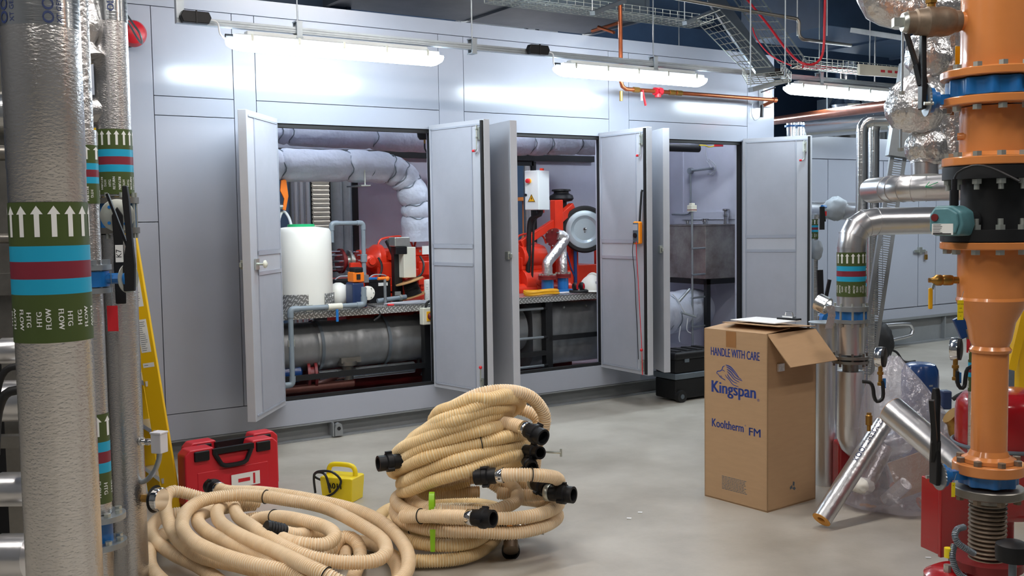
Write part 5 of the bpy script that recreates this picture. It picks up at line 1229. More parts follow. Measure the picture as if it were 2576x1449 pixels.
# ================================================================ carton
A, B, Cc = G(1772.8, 1247.5), G(1930, 1290), G(2050, 1254.5)
e1 = (A-B); w1 = e1.length; e1.normalize(); e2 = V3((-e1.y, e1.x, 0)); e2 = e2 if e2.dot(Cc-B) > 0 else -e2; w2 = (Cc-B).dot(e2)
Hc = D(1926.6, 841.8, (B-O).dot(_F)).z
Hc = (O + ray(1926.6, 841.8)*((B-O).xy.length/ray(1926.6, 841.8).xy.length)).z
t = thing('cardboard_carton', 'tall brown cardboard carton printed in blue, flaps open, standing on the floor', 'carton', B)
def PC(x, y, z): return B+e1*x+e2*y+Z*z
ct = .005
mb = MB()
for x0, x1, y0, y1 in ((0, w1, 0, ct), (0, w1, w2-ct, w2), (0, ct, 0, w2), (w1-ct, w1, 0, w2)): mb.box(PC((x0+x1)/2, (y0+y1)/2, Hc/2), (x1-x0, y1-y0, Hc), (e1, e2, Z))
mb.box(PC(w1/2, w2/2, .005), (w1, w2, .006), (e1, e2, Z)); build(mb, 'box_walls', 'cardboard', t)
# flaps: side flap folded out on the right, top flaps almost closed
fw = .207
fd = (-e1*.134-Z*.158).normalized()
mb = MB(); a, b = PC(0, .005, Hc), PC(0, w2-.005, Hc)
sk = e2*.01
mb.quad(a, b, b+fd*fw+sk, a+fd*fw+sk); o = build(mb, 'side_flap', 'cardboard', t); sm = o.modifiers.new('s', 'SOLIDIFY'); sm.thickness = .005
mb = MB(); a, b = PC(.01, 0, Hc), PC(w1, 0, Hc); up = (e2+Z*.10).normalized()
mb.quad(a+Z*.002, b+Z*.002, b+up*.2, a+up*.2); o = build(mb, 'front_flap', 'cardboard', t); sm = o.modifiers.new('s', 'SOLIDIFY'); sm.thickness = .004
mb = MB(); a, b = PC(-.02, w2*.3, Hc+.032), PC(w1, w2, Hc+.004)
mb.quad(PC(-.02, w2*.15, Hc+.035), PC(w1*.8, w2*.12, Hc+.035), PC(w1*.95, w2, Hc+.01), PC(0, w2, Hc+.01)); o = build(mb, 'top_flap', 'cardboard', t); sm = o.modifiers.new('s', 'SOLIDIFY'); sm.thickness = .004
# printing on the left face (normal -e2)
ex = -e1; fn = -e2
def PF_(x, z, d=.0006): return PC(w1-x, 0, z)+fn*d       # x from the left edge
mb = MB()
def fit(s, size, x0, x1, z, hh, d=0): 
    vf = fat(fat(glyphs(s, size), d) if d else glyphs(s, size), 0) if False else (fat(glyphs(s, size), d) if d else glyphs(s, size))
    xs_ = [p[0] for p in vf[0]]; ys_ = [p[1] for p in vf[0]]; W_ = max(xs_)-min(xs_); H_ = max(ys_)-min(ys_); mx = (max(xs_)+min(xs_))/2; my = (max(ys_)+min(ys_))/2
    vf = ([((x-mx)*(x1-x0)/W_, (y-my)*hh/H_) for x, y in vf[0]], vf[1])
    mb.geo(vf, on_plane(PF_((x0+x1)/2, z), ex, Z))
K = w1/.4
fit('HANDLE WITH CARE', .06, w1*.11, w1*.885, Hc*.872, .045, .0045)
fit('Kingspan', .08, w1*.12, w1*.83, Hc*.655, .085, .006)
mb.geo(glyphs('®', .02), on_plane(PF_(w1*.865, Hc*.625), ex, Z))
fit('Kooltherm', .06, w1*.125, w1*.64, Hc*.452, .045, .0035); fit('FM', .06, w1*.72, w1*.90, Hc*.440, .042, .0025)
mb.geo(glyphs('®', .012), on_plane(PF_(w1*.665, Hc*.468), ex, Z))
# lion's head emblem: flowing mane strokes and profile
def stroke(pts, w0, w1_):
    P_ = catmull([V3((a, b, 0)) for a, b in pts], .004); n_ = len(P_); Lf, Rt = [], []
    for i, p in enumerate(P_):
        a = P_[max(0, i-1)]; b = P_[min(n_-1, i+1)]; d_ = (b-a).normalized(); q_ = V3((-d_.y, d_.x, 0)); s_ = i/(n_-1); ww = (w0+(w1_-w0)*s_)*sin(min(1, s_*3+.15)*pi/2)*(1 if s_ < .9 else (1-s_)*10)
        Lf.append((p.x+q_.x*ww, p.y+q_.y*ww)); Rt.append((p.x-q_.x*ww, p.y-q_.y*ww))
    vs = Lf+Rt; mb.geo((vs, [(i, i+1, n_+i+1, n_+i) for i in range(n_-1)]), on_plane(PF_(w1*.27, Hc*.715), ex, Z, sx=K*.95, sy=.95))
for pts, a_, b_ in (([(.035, .085), (.07, .075), (.105, .045), (.125, .02)], .006, .002), ([(.04, .075), (.075, .06), (.11, .03), (.145, .012)], .006, .002), ([(.042, .062), (.07, .048), (.10, .02), (.15, .006)], .006, .002), ([(.045, .05), (.07, .03), (.095, .008), (.13, -.004)], .005, .002),
                    ([(.045, .035), (.06, .015), (.085, -.004), (.115, -.012)], .005, .002), ([(.03, .08), (.015, .07), (.01, .055), (-.005, .045), (-.02, .042), (-.026, .03), (-.016, .024)], .004, .003),
                    ([(-.02, .03), (.0, .01), (.02, .002), (.035, -.004)], .003, .003), ([(.012, .05), (.02, .052), (.03, .045)], .003, .002), ([(-.012, .022), (-.005, .014), (.004, .018), (.012, .008)], .0025, .002), ([(.03, .03), (.04, .018), (.06, .002), (.085, -.022), (.125, -.03)], .004, .002)):
    stroke(pts, a_*.8, b_*.8)
build(mb, 'printed_lettering', 'blue_print', t)
mb = MB(); random.seed(5)
for i in range(9):
    z = Hc*(.145-.009*i); x = w1*.29
    while x < w1*(.62+.06*random.random()):
        L = random.uniform(.006, .02); mb.geo(([(0, 0), (L, 0), (L, .0035), (0, .0035)], [(0, 1, 2, 3)]), on_plane(PF_(x, z), ex, Z)); x += L+.003
build(mb, 'small_print', 'galv_dull', t)
mb = MB(); mb.geo(([(0, 0), (w1*.16, 0), (w1*.16, .085), (0, .085)], [(0, 1, 2, 3)]), on_plane(PF_(w1*.36, Hc-.088, .0012), ex, Z)); build(mb, 'packing_tape', 'packing_tape', t)
# recycling-like round mark on the right face
mb = MB(); o = PC(0, w2*.52, Hc*.11)-e1*.0008
for k in range(3): a = k*2.1; mb.geo(([(-.004, .008), (.012, .0), (.014, .022), (0, .028)], [(0, 1, 2, 3)]), on_plane(o, e2, Z, rot=a))
build(mb, 'round_mark', 'galv_dull', t)
mb = MB(); o = PC(0, .10, Hc-.18)-e1*.008; mb.box(o, (.01, .05, .04), (e1, e2, Z)); build(mb, 'foil_scrap', 'foil_crinkle', t)
# clipboard with paper on the carton
p = PC(w1*.45, w2*.55, Hc+.045)
t = thing('clipboard', 'black clipboard with white papers lying on the carton top', 'clipboard', p)
build(MB().box(p, (.30, .22, .004), (e1, e2, (Z-e1*.0).normalized())), 'paper', 'paper', t)
mb = MB(); q = p-e1*.08+e2*.10+Z*.006; mb.box(q, (.13, .05, .012), (e1, e2, Z)); build(mb, 'board_edge', 'black_plastic', t, bevel=.004)
mb = MB(); mb.box(q+Z*.012, (.07, .03, .012), (e1, e2, Z)); mb.tube([q+e1*.03+Z*.01, q+e1*.02+Z*.035, q-e1*.02+Z*.035, q-e1*.03+Z*.01], .004, 8); build(mb, 'clip', 'chrome', t, bevel=.003)
# foil tape roll on top right back
p = D(2070, 765, 5.35)
t = thing('foil_tape_roll', 'roll of shiny foil tape with a strip hanging down, by the ringed pipe', 'tape roll', p-Z*.06)
ax = (F0*.6-R0*.6+Z*.35).normalized()
mb = MB(); mb.lathe([(.036, -.03), (.046, -.03), (.046, .03), (.036, .03), (.036, -.03)], p, ax, 30, caps=False); build(mb, 'roll', 'foil_smooth', t)
mb = MB(); a = p+R0*.04-Z*.01; pts = [a+R0*.0, a-Z*.05+R0*.008, a-Z*.12-R0*.01]; 
for k in range(2): mb.quad(pts[k]-R0*.02, pts[k]+R0*.02, pts[k+1]+R0*.02, pts[k+1]-R0*.02)
o = build(mb, 'loose_strip', 'foil_crinkle', t); sm = o.modifiers.new('s', 'SOLIDIFY'); sm.thickness = .001
# metal tube standing behind the carton
p = G(2077, 1218)
t = thing('metal_tube', 'dull silver tube standing upright behind the right side of the carton', 'tube', p)
zt = (O + ray(2077, 812)*((p-O).xy.length/ray(2077, 812).xy.length)).z
mb = MB(); mb.lathe([(.062, 0), (.062, zt), (.058, zt), (.058, .02)], p, Z, 36); build(mb, 'tube', 'clad_silver', t)
build(MB().lathe([(.10, 0), (.10, .006), (.06, .008)], upto(p, zt), Z, 30), 'top_plate', 'galv', t)

# ================================================================ black rolling tool case
A2 = G(1700, 1013); B = A2+V3((1, 0, 0))
t = thing('rolling_tool_case', 'black wheeled tool case with grey band behind the carton', 'tool case', A2)
u = (B-A2); u.normalize(); n = V3((-u.y, u.x, 0)); n = n if n.dot(F0) > 0 else -n; Lc, dc_ = .46, .26
def PB(x, y, z): return A2+u*x+n*y+Z*z
build(MB().box(PB(Lc/2, dc_/2, .105), (Lc, dc_, .17), (u, n, Z)), 'lower_case', 'black_plastic', t, bevel=.015)
build(MB().box(PB(Lc/2, dc_/2, .215), (Lc+.02, dc_+.02, .05), (u, n, Z)), 'grey_band', 'galv_dull', t, bevel=.008)
build(MB().box(PB(Lc/2, dc_/2, .30), (Lc, dc_, .12), (u, n, Z)), 'upper_case', 'black_plastic', t, bevel=.015)
build(MB().box(PB(Lc/2, dc_/2, .385), (Lc+.03, dc_+.03, .07), (u, n, Z)), 'lid', 'black_plastic', t, bevel=.025)
mb = MB()
for k in range(4): mb.box(PB(.06+.12*k, dc_/2, .422), (.06, dc_*.8, .012), (u, n, Z))
build(mb, 'lid_ribs', 'black_plastic', t, bevel=.004)
for x in (.045, .40):
    b = build(MB().cyl(PB(x, -.035, .05), PB(x, .01, .05), .05, n=28), 'wheel', 'black_rubber', t); build(MB().cyl(PB(x, -.037, .05), PB(x, -.033, .05), .02, n=16), 'hub', 'galv_dull', b)
build(MB().box(PB(.12, -.006, .345), (.05, .012, .03), (u, n, Z)), 'latch', 'galv_dull', t, bevel=.003)
# ================================================================ orange riser at the right
oc = D(2491, 900, 3.45); oc = V3((oc.x, oc.y, 0)); toC = V3((-oc.x, -oc.y, 0)).normalized()
def oz(y): return D(2491, y, 3.45).z
t = thing('orange_riser', 'thick glossy orange flanged pipe riser at the right edge of the view', 'pipe', oc)
def flange(z0, z1, r, mat, par=t, n=48): return build(MB().lathe([(r-.003, 0), (r, .003), (r, z1-z0-.003), (r-.003, z1-z0)], upto(oc, z0), Z, n), 'flange', mat, par)
def bolts(z, r, n, up, par, hr=.015, stud=.0, off=.2, m_='zinc'):
    for k in range(n):
        a = 2*pi*k/n+off; p = upto(oc, z)+V3((cos(a), sin(a), 0))*r; mb = MB(); mb.hexa(p, Z*up, hr, .016)
        if stud: mb.cyl(p+Z*up*.016, p+Z*up*(.016+stud), hr*.55, n=10)
        build(mb, 'bolt', m_, par)
RW, RN = .107, .0575
build(MB().lathe([(RW, 0), (RW, 2.2), (RW, HZ-oz(205)-.03)], upto(oc, oz(195)), Z, 48), 'pipe', 'orange_paint', t)
build(MB().lathe([(RW+.012, 0), (RW+.002, .012), (RW+.002, .03)], upto(oc, oz(187)), Z, 48), 'weld_neck', 'orange_paint', t)
f = flange(oz(205), oz(185), .168, 'orange_paint'); bolts(oz(185), .145, 12, 1, f)
# blue butterfly valve body with lobes
bz0, bz1 = oz(250), oz(207)
rs = []; N = 96
def lobe(k, R): a = 2*pi*k/N; return R*(1+.09*max(-.3, cos(12*a))**1)
for z in (bz0, bz1): rs.append([upto(oc, z)+V3((cos(2*pi*k/N), sin(2*pi*k/N), 0))*lobe(k, .140) for k in range(N)])
mb = MB(); mb.rings(rs); vb = build(mb, 'valve_body', 'blue_paint', t, bevel=.004)
f = flange(oz(272), oz(252), .168, 'orange_paint'); bolts(oz(274), .145, 12, -1, f)
build(MB().lathe([(RW, 0), (RW, oz(275)-oz(395))], upto(oc, oz(395)), Z, 48), 'pipe', 'orange_paint', t)
f = flange(oz(419), oz(398), .16, 'orange_paint'); bolts(oz(398), .138, 12, 1, f)
build(MB().lathe([(RW+.014, 0), (RW+.002, .014)], upto(oc, oz(396)), Z, 48), 'weld_neck', 'orange_paint', t)
# black steam valve section
build(MB().cyl(upto(oc, oz(452)), upto(oc, oz(421)), .158, n=48), 'black_flange', 'black_steel', t)
build(MB().cyl(upto(oc, oz(578)), upto(oc, oz(450)), .10, n=48), 'black_valve_body', 'black_steel', t)
b = build(MB().cyl(upto(oc, oz(605)), upto(oc, oz(576)), .162, n=48), 'black_flange', 'black_steel', t)
bolts(oz(576), .138, 12, 1, b, .016, .02); bolts(oz(453), .138, 12, -1, b, .016, .018)
f = flange(oz(625), oz(607), .163, 'orange_paint'); bolts(oz(625), .14, 12, -1, f, .015)
zr0, zr1 = oz(878), oz(753)
build(MB().lathe([(RW, 0), (RW, oz(625)-zr1)], upto(oc, zr1), Z, 48), 'pipe', 'orange_paint', t)
build(MB().lathe([(RN+.006, -.01), (RN+.009, 0), (RN, .012), (RN+.008, .03), (RW-.03, (zr1-zr0)*.55), (RW-.004, (zr1-zr0)*.85), (RW, zr1-zr0-.01), (RW+.004, zr1-zr0), (RW, zr1-zr0+.01)], upto(oc, zr0), Z, 48), 'reducer', 'orange_paint', t)
build(MB().cyl(upto(oc, oz(1150)), upto(oc, zr0), RN, n=40), 'narrow_pipe', 'orange_paint', t)
build(MB().lathe([(RN+.03, 0), (RN+.028, .012), (RN+.008, .022), (RN, .04)], upto(oc, oz(1164)), Z, 40), 'weld_neck', 'orange_paint', t)
f = flange(oz(1192), oz(1165), .115, 'orange_paint'); bolts(oz(1165), .095, 8, 1, f, .014, m_='bronze_dirty')
rs = []
for z in (oz(1222), oz(1192)): rs.append([upto(oc, z)+V3((cos(2*pi*k/N), sin(2*pi*k/N), 0))*.088*(1+.10*max(-.3, cos(8*2*pi*k/N))) for k in range(N)])
mb = MB(); mb.rings(rs); build(mb, 'valve_body', 'blue_paint', t, bevel=.004)
f = flange(oz(1250), oz(1228), .115, 'steel_dull'); bolts(oz(1250), .095, 8, -1, f, .014, m_='bronze_dirty')
zb0, zb1 = .38-.02, oz(1275); pr = []
k = zb0
while k < zb1: pr += [(.050, k), (.060, k+.004), (.062, k+.0075), (.060, k+.011)]; k += .015
build(MB().lathe(pr, oc, Z, 40), 'bellows', 'bronze_dirty', t)
build(MB().lathe([(.055, 0), (.06, .01), (.06, .03)], upto(oc, zb1-.005), Z, 36), 'bellows_collar', 'steel_dull', t)
build(MB().cyl(upto(oc, oz(1437)), upto(oc, oz(1415)), .115, n=40), 'flange', 'dark_red', t)
mb = MB(); mb.cyl(upto(oc, .12), upto(oc, oz(1437)), .075, n=30); mb.lathe([(.13, 0), (.15, .03), (.15, .15), (.10, .2)], upto(oc, .0), Z, 36); build(mb, 'pump_casing', 'tank_red', t)
# stubs on the riser
side = V3((toC.y, -toC.x, 0)); side = side if side.dot(R0) < 0 else -side      # leftwards seen by the viewer
q = upto(oc, oz(345))+side*RW*.98; mb = MB(); mb.lathe([(.028, -.03), (.018, .0), (.012, .01), (.012, .035)], q+toC*.05-side*.03, side, 16); build(mb, 'side_boss', 'orange_paint', t)
# top ball valve
d = (side*.92+toC*.39).normalized(); q = upto(oc, oz(62))+d*.10
tv = thing('drain_valve', 'large dirty bronze ball valve with square steel plug high on the orange riser', 'valve', q)
mb = MB(); mb.lathe([(.032, -.06), (.030, .02)], q, d, 28); build(mb, 'orange_stub', 'orange_paint', tv)
mb = MB(); mb.lathe([(.033, .015), (.036, .02), (.036, .035), (.04, .037), (.046, .05), (.05, .075), (.047, .10), (.05, .105), (.05, .125), (.046, .13), (.043, .16), (.037, .165), (.037, .19)], q, d, 30); build(mb, 'body', 'bronze_dirty', tv)
mb = MB(); mb.lathe([(.033, .188), (.034, .195), (.030, .205)], q, d, 24); u_, v_, _ = frame(d); mb.box(q+d*.22, (.03, .028, .028), (d, side.cross(d).normalized() if 0 else u_, v_)); build(mb, 'square_plug', 'zinc', tv)
mb = MB(); mb.cyl(q+d*.11+Z*.04, q+d*.11+Z*.10, .014, n=12); mb.cyl(q+d*.11-Z*.0+toC*.0+Z*.06, q+d*.11+Z*.075, .02, n=6); build(mb, 'stem', 'brass', tv)
mb = MB(); mb.box(q+d*.06+Z*.115-toC*.02, (.16, .02, .012), (d, toC, Z)); build(mb, 'lever', 'yellow_handle', tv, bevel=.004)
# blue lever stems + black levers
def butterfly(label, zc, rad, L, sc_=1.0, ang=.0, toothed=False):
    d = (side*cos(ang)+toC*sin(ang)).normalized(); p = upto(oc, zc)+d*rad
    t = thing('lever_valve', label, 'valve', p)
    mb = MB(); mb.box(p+d*L/2, (L+.03, .032*sc_, .036*sc_), (d, d.cross(Z), Z)); e = p+d*L; mb.cyl(e-d*.012, e+d*.006, .045*sc_, n=30); mb.cyl(e-d*.012, e-d*.03, .03*sc_, n=24)
    build(mb, 'stem', 'blue_paint', t)
    u = d.cross(Z).normalized(); mb = MB(); n_ = 60; rs = []
    for h in (0, .005): rs.append([e+d*(.006+h)+(u*cos(2*pi*k/n_)+Z*sin(2*pi*k/n_))*(.058*sc_+(.004 if (k % 2 and k < 32) else 0)) for k in range(n_)])
    mb.rings(rs); build(mb, 'notched_disc', 'galv', t)
    u2 = u if u.dot(R0) > 0 else -u
    mb = MB(); 
    for s in (.022, .012): pass
    mb.prism([(-.024, -.03), (.024, -.03), (.028, .05), (.022, .12), (.018, .20), (.020, .27), (.012, .30), (-.010, .30), (-.018, .27), (-.016, .20), (-.020, .12), (-.026, .05)], e+d*.014, u2, Z, d*.016)
    build(mb, 'lever', 'black_plastic', t, bevel=.004)
    mb = MB(); mb.bar(e+d*.024+Z*.07+u2*.01, e+d*.07+Z*.27+u2*.06, .016, .012); mb.bar(e+d*.02+Z*.05, e+d*.03+Z*.12+u2*.02, .03, .02); build(mb, 'trigger', 'black_plastic', t)
    mb = MB(); mb.cyl(e-d*.013-Z*.03*sc_+u2*.0, e-d*.015-Z*.03*sc_, .008, n=10); mb.cyl(e-u2*.05*sc_-Z*.015, e-u2*.05*sc_-Z*.015+d*.03, .006, n=8); build(mb, 'bolts', 'zinc', t)
    return t
butterfly('blue stem with toothed disc and tall black lever, upper one on the orange riser', oz(253)+.0, .135, .075, .92, .35)
butterfly('blue stem with toothed disc and tall black lever, lower one near the red tank', oz(1188)-.01, .085, .085, .85, .55)
# actuator on the black section
q = D(2392, 556, 3.32)
t = thing('valve_actuator', 'dusty teal round actuator box with white data label on the black flanged valve', 'actuator', q-Z*.06)
d = (toC*.9+side*.45).normalized(); u = Z.cross(d).normalized(); u = u if u.dot(R0) > 0 else -u
oct_ = [(-.056, -.03), (-.056, .022), (-.036, .050), (.02, .050), (.052, .030), (.058, -.01), (.046, -.048), (-.040, -.048)]
mb = MB(); mb.prism(oct_, q-d*.05, u, Z, d*.085); build(mb, 'housing', 'teal_box', t, bevel=.008)
mb = MB(); mb.prism([(a*.85, b*.85) for a, b in oct_], q+d*.035, u, Z, d*.012); build(mb, 'cover', 'teal_box', t, bevel=.006)
mb = MB(); o = q+d*.0475; mb.prism([(-.038, -.044), (.034, -.044), (.034, -.008), (-.038, -.008)], o, u, Z, d*.001); mb.m = 1
for i in range(6):
    mb.geo(([(0, 0), (.02+.02*random.random(), 0), (.03, .002), (0, .002)], [(0, 1, 2, 3)]), on_plane(o+d*.0012-u*.034+Z*(-.038+.005*i), u, Z))
mb.geo(([(0, 0), (.062, 0), (.062, .004), (0, .004)], [(0, 1, 2, 3)]), on_plane(o+d*.0014-u*.034-Z*.043, u, Z))
build(mb, 'data_label', ['white_print', 'black_plastic'], t)
mb = MB(); mb.cyl(o-u*.028+Z*.012, o-u*.028+Z*.012+d*.004, .012, n=18); build(mb, 'red_indicator', 'dark_red', t)
mb = MB(); mb.cyl(q+Z*.05+u*.01, q+Z*.10+u*.01, .014, n=12); mb.cyl(q+Z*.10+u*.01, q+Z*.135+u*.01, .009, n=10); build(mb, 'cable_gland', 'black_plastic', t)
build(MB().tube(catmull([q+Z*.13+u*.01, q+Z*.155+u*.02, q+Z*.175+u*.07, q+Z*.165+u*.13, q+Z*.12+u*.22], .02), .004, 8), 'cable', 'black_cable', t)
mb = MB(); mb.cyl(q-d*.04, q-d*.10+u*.03, .03, n=20); build(mb, 'neck', 'black_steel', t)
# small tap with yellow lever
d = (side*.92+toC*.3).normalized(); q = upto(oc, oz(703))+d*RW*.96
t = thing('sampling_tap', 'small brass tap with yellow lever hanging down on the orange riser', 'tap', q)
mb = MB(); mb.lathe([(.012, -.02), (.012, .02), (.016, .022), (.018, .03), (.018, .05), (.016, .055), (.019, .06), (.019, .075), (.012, .085), (.008, .09), (.008, .10)], q, d, 14); build(mb, 'body', 'brass', t)
mb = MB(); mb.bar(q+d*.08-Z*.005, q+d*.088-Z*.03, .008, .008); build(mb, 'lever_arm', 'zinc', t)
build(MB().box(q+d*.093-Z*.062, (.014, .010, .072), (d, d.cross(Z), Z)), 'lever_grip', 'yellow_handle', t, bevel=.004)
def hang_tag(label, p, w, h, lines=()):
    t = thing('yellow_tag', label, 'tag', p-Z*h); mb = MB(); u = R0
    mb.prism([(-w, -h), (w, -h), (w, h), (-w, h)], p, u, Z, -F0*.0012); mb.m = 1
    for i, s in enumerate(lines): mb.geo(glyphs(s, .0052), on_plane(p-F0*.0016+Z*(h*.6-.0135*i), u, Z))
    build(mb, 'plate', ['yellow_plastic', 'black_plastic'], t); build(MB().tube([p+Z*h*.9, p+Z*(h+.03)+R0*.01], .001, 5), 'string', 'galv', t)
hang_tag('yellow valve tag with black print beside the orange riser below the brass tap', D(2416, 780, 3.4), .010, .033, ('NATURAL', 'GAS', 'VALVE', '07'))
hang_tag('blank yellow tag hanging in front of crumpled foil near top right', D(2409, 141, 3.5), .009, .033)
hang_tag('yellow tag by the red cabinet under the lowest flange', D(2398, 1232, 3.38), .006, .024, ('07',))

# ================================================================ crumpled foil valve wraps behind
def blob(mb, c, r, s=(1, 1, 1), n=22): 
    c = V3(c); rs = []
    for i in range(1, n):
        th = pi*i/n; rs.append([])
        for k in range(2*n):
            a = 2*pi*k/(2*n); d = V3((sin(th)*cos(a), sin(th)*sin(a), cos(th)))
            e = 1+.10*noise.noise(d*2.2+c*3)+.05*noise.noise(d*6+c)
            rs[-1].append(c+V3((d.x*s[0], d.y*s[1], d.z*s[2]))*r*e)
    mb.rings(rs)
t = thing('foil_wrapped_valves', 'stack of crumpled shiny foil wrapped valves left of the orange riser', 'wrapped pipe', D(2320, 430, 4.1))
mb = MB(); blob(mb, D(2305, 265, 4.1), .115, (1, 1, 1.05)); blob(mb, D(2330, 370, 4.12), .078, (1, 1, 1.1)); blob(mb, D(2335, 140, 4.1), .088, (1, 1, 1.1)); mb.tube([D(2395, 60, 4.2), D(2390, 200, 4.2), D(2392, 330, 4.2), D(2400, 420, 4.2)], .075, 20)
mb.cyl(D(2330, 90, 4.12), D(2330, 410, 4.12), .06, n=24); build(mb, 'foil_wrap', 'foil_crinkle', t)
mb = MB(); mb.cyl(D(2326, 440, 4.12), D(2326, 408, 4.12), .052, n=28); build(mb, 'collar', 'clad_silver', t)
t = thing('foil_bend', 'crumpled foil covered pipe bend at the very top beside the dirty ball valve', 'pipe', D(2250, 60, 4.0))
build(MB().tube(catmull([D(2190, -90, 4.0), D(2196, -30, 4.0), D(2215, 10, 4.0), D(2260, 28, 4.0), D(2330, 20, 4.0), D(2420, 5, 4.05)], .03), lambda s: .072+.004*sin(s*40), 22), 'pipe', 'foil_crinkle', t)
for px, y0, y1, m_ in ((2272, -60, 235, 'upper'), (2266, 325, 380, 'lower')):
    a, b = D(px, y0, 3.95), D(px, y1, 3.95); t = thing('threaded_rod', ['long thin hanger rod in front of the foil bend', 'short thin rod below the big foil wrap'][m_ == 'lower'], 'rod', b)
    build(MB().cyl((a.x, a.y, HZ if m_ == 'upper' else a.z), (a.x, a.y, b.z), .005, n=8), 'rod', 'galv', t); build(MB().hexa((a.x, a.y, b.z), Z, .012, .012), 'nut', 'zinc', t)
# ================================================================ clad horizontal pipes and the banded riser
def clad(label, pts, r, mat='clad_silver', name='clad_pipe', joints=(), cat='pipe', endcap=0):
    p = [V3(q) for q in pts]; t = thing(name, label, cat, V3((p[0].x, p[0].y, min(q.z for q in p)-0)))
    path = []
    for i, q in enumerate(p):
        if 0 < i < len(p)-1:
            a = (p[i-1]-q).normalized(); b = (p[i+1]-q).normalized(); k = r*1.9
            A_, B_ = q+a*k, q+b*k
            path += [A_]+[A_*(1-s)**2+q*2*s*(1-s)+B_*s*s for s in (.25, .5, .75)]+[B_]
        else: path.append(q)
    build(MB().tube(path, r, 30), 'cladding', mat, t)
    mb = MB(); 
    for i in range(1, len(path)-1):
        d = (path[i+1]-path[i-1]).normalized(); mb.cyl(path[i]-d*.002, path[i]+d*.002, r+.0025, n=30)
    if len(path) > 2: build(mb, 'seam', mat, t)
    return t, path
z5 = 5.5
q = D(2141, 700, z5); pz = lambda y: D(2141, y, z5).z; r5 = .073
top = upto(q, D(2200, 557, z5).z); far = top+R0*.55-F0*.1
t, _ = clad('fat silver clad pipe with HTG FLOW band, elbowing right behind the carton', [upto(q, pz(772)), top, top+R0*.95+F0*.15], r5)
band(t, q, r5+.001, pz(745), pz(634), ('HTG', 'FLOW'), camang(q), 16)
mb = MB(); mb.cyl(upto(q, pz(782)), upto(q, pz(770)), .092, n=36); mb.cyl(upto(q, pz(812)), upto(q, pz(803)), .092, n=36); f = build(mb, 'flange', 'galv', t)
mb = MB(); N = 64; rs = []
for z in (pz(803), pz(782)): rs.append([upto(q, z)+V3((cos(2*pi*k/N), sin(2*pi*k/N), 0))*.078*(1+.08*cos(8*2*pi*k/N)) for k in range(N)])
mb.rings(rs); build(mb, 'valve_body', 'blue_paint', t)
mb = MB(); 
for k in range(8):
    a = 2*pi*k/8; mb.cyl(upto(q, pz(822))+V3((cos(a), sin(a), 0))*.082, upto(q, pz(762))+V3((cos(a), sin(a), 0))*.082, .007, n=6)
build(mb, 'studs', 'zinc', f)
build(MB().lathe([(r5-.004, 0), (r5-.004, pz(814)-pz(892))], upto(q, pz(892)), Z, 30), 'cladding', 'clad_silver', t)
mb = MB(); mb.cyl(upto(q, pz(903)), upto(q, pz(896)), .098, n=36); mb.cyl(upto(q, pz(914)), upto(q, pz(907)), .098, n=36)
for k in range(8): a = 2*pi*k/8; mb.cyl(upto(q, pz(922))+V3((cos(a), sin(a), 0))*.085, upto(q, pz(888))+V3((cos(a), sin(a), 0))*.085, .007, n=6)
mb.cyl(upto(q, pz(935)), upto(q, pz(914)), .042, n=24); build(mb, 'flange', 'steel_dull', t)
lo = upto(q, pz(1100)); build(MB().tube([upto(q, pz(935)), upto(q, pz(1078)), lo, lo-Z*.04+R0*.015+F0*.01, lo-Z*.09+R0*.07+F0*.05, lo-Z*.11+R0*.15+F0*.12, lo-Z*.11+R0*.4+F0*.3], .070, 30), 'lower_cladding', 'clad_silver', t)
for y in (1075,): build(MB().cyl(upto(q, pz(y)), upto(q, pz(y+2)), .0725, n=30), 'seam', 'clad_silver', t)
build(MB().box(upto(q, (pz(1180))/2)+R0*.3+F0*.22, (.1, .1, pz(1180)), None), 'support_foot', 'base_grey', t)
# upper clad elbow
a = D(2262, 474, 4.6); t, _ = clad('shiny clad pipe with green arrow, emerging left of the black flanged valve', [a+F0*.35+R0*.0, a, a+R0*.55-F0*.25], .060)
o = D(2345, 470, 4.47); mb = MB(); u = R0
for s1, s2 in (((-.03, 0), (.025, .02)), ((-.03, 0), (-.012, .022)), ((-.03, 0), (.0, -.004))): mb.tube([o+u*s1[0]+Z*s1[1], o+u*s2[0]+Z*s2[1]], .0016, 5)
build(mb, 'green_arrow_mark', 'green_cap', t)
# twin pipes behind
for i, (px, lab) in enumerate(((2168, 'left one of two thin silver vertical pipes above the banded clad pipe'), (2197, 'right one of two thin silver vertical pipes above the banded clad pipe'))):
    q = D(px, 430, 6.4+.15*i); zt = D(px, 305-8*i, 6.4).z
    clad(lab, [upto(q, .9 if i else D(px, 535, 6.4).z-.1), upto(q, zt), upto(q, zt)+R0*1.0-F0*.2], .036, 'foil_smooth')
# horizontal pipe with lagged valve
a, b = D(1985, 528, 10.1), D(2170, 532, 9.0)
t, _ = clad('silver horizontal pipe with grey quilted valve jacket right of the last open door', [a, b], .082)
t = thing('valve_jacket', 'grey quilted valve jacket with black lever on the horizontal silver pipe', 'valve jacket', D(2103, 560, 9.2))
mb = MB(); blob(mb, D(2103, 525, 9.2), .105, (1.25, 1, 1)); build(mb, 'jacket', 'jacket_grey', t)
mb = MB(); e = D(2068, 520, 8.9); mb.cyl(e+R0*.06+F0*.1, e, .015, n=10); build(mb, 'stem', 'blue_paint', t)
mb = MB(); mb.bar(e, e-Z*.20, .04, .02, F0); mb.bar(e+R0*.01, e-Z*.13+R0*.025, .015, .015, F0); build(mb, 'lever', 'black_plastic', t); build(MB().box(e+R0*.03-Z*.06, (.02, .004, .04), (R0, F0, Z)), 'red_tag', 'tag_red', t)
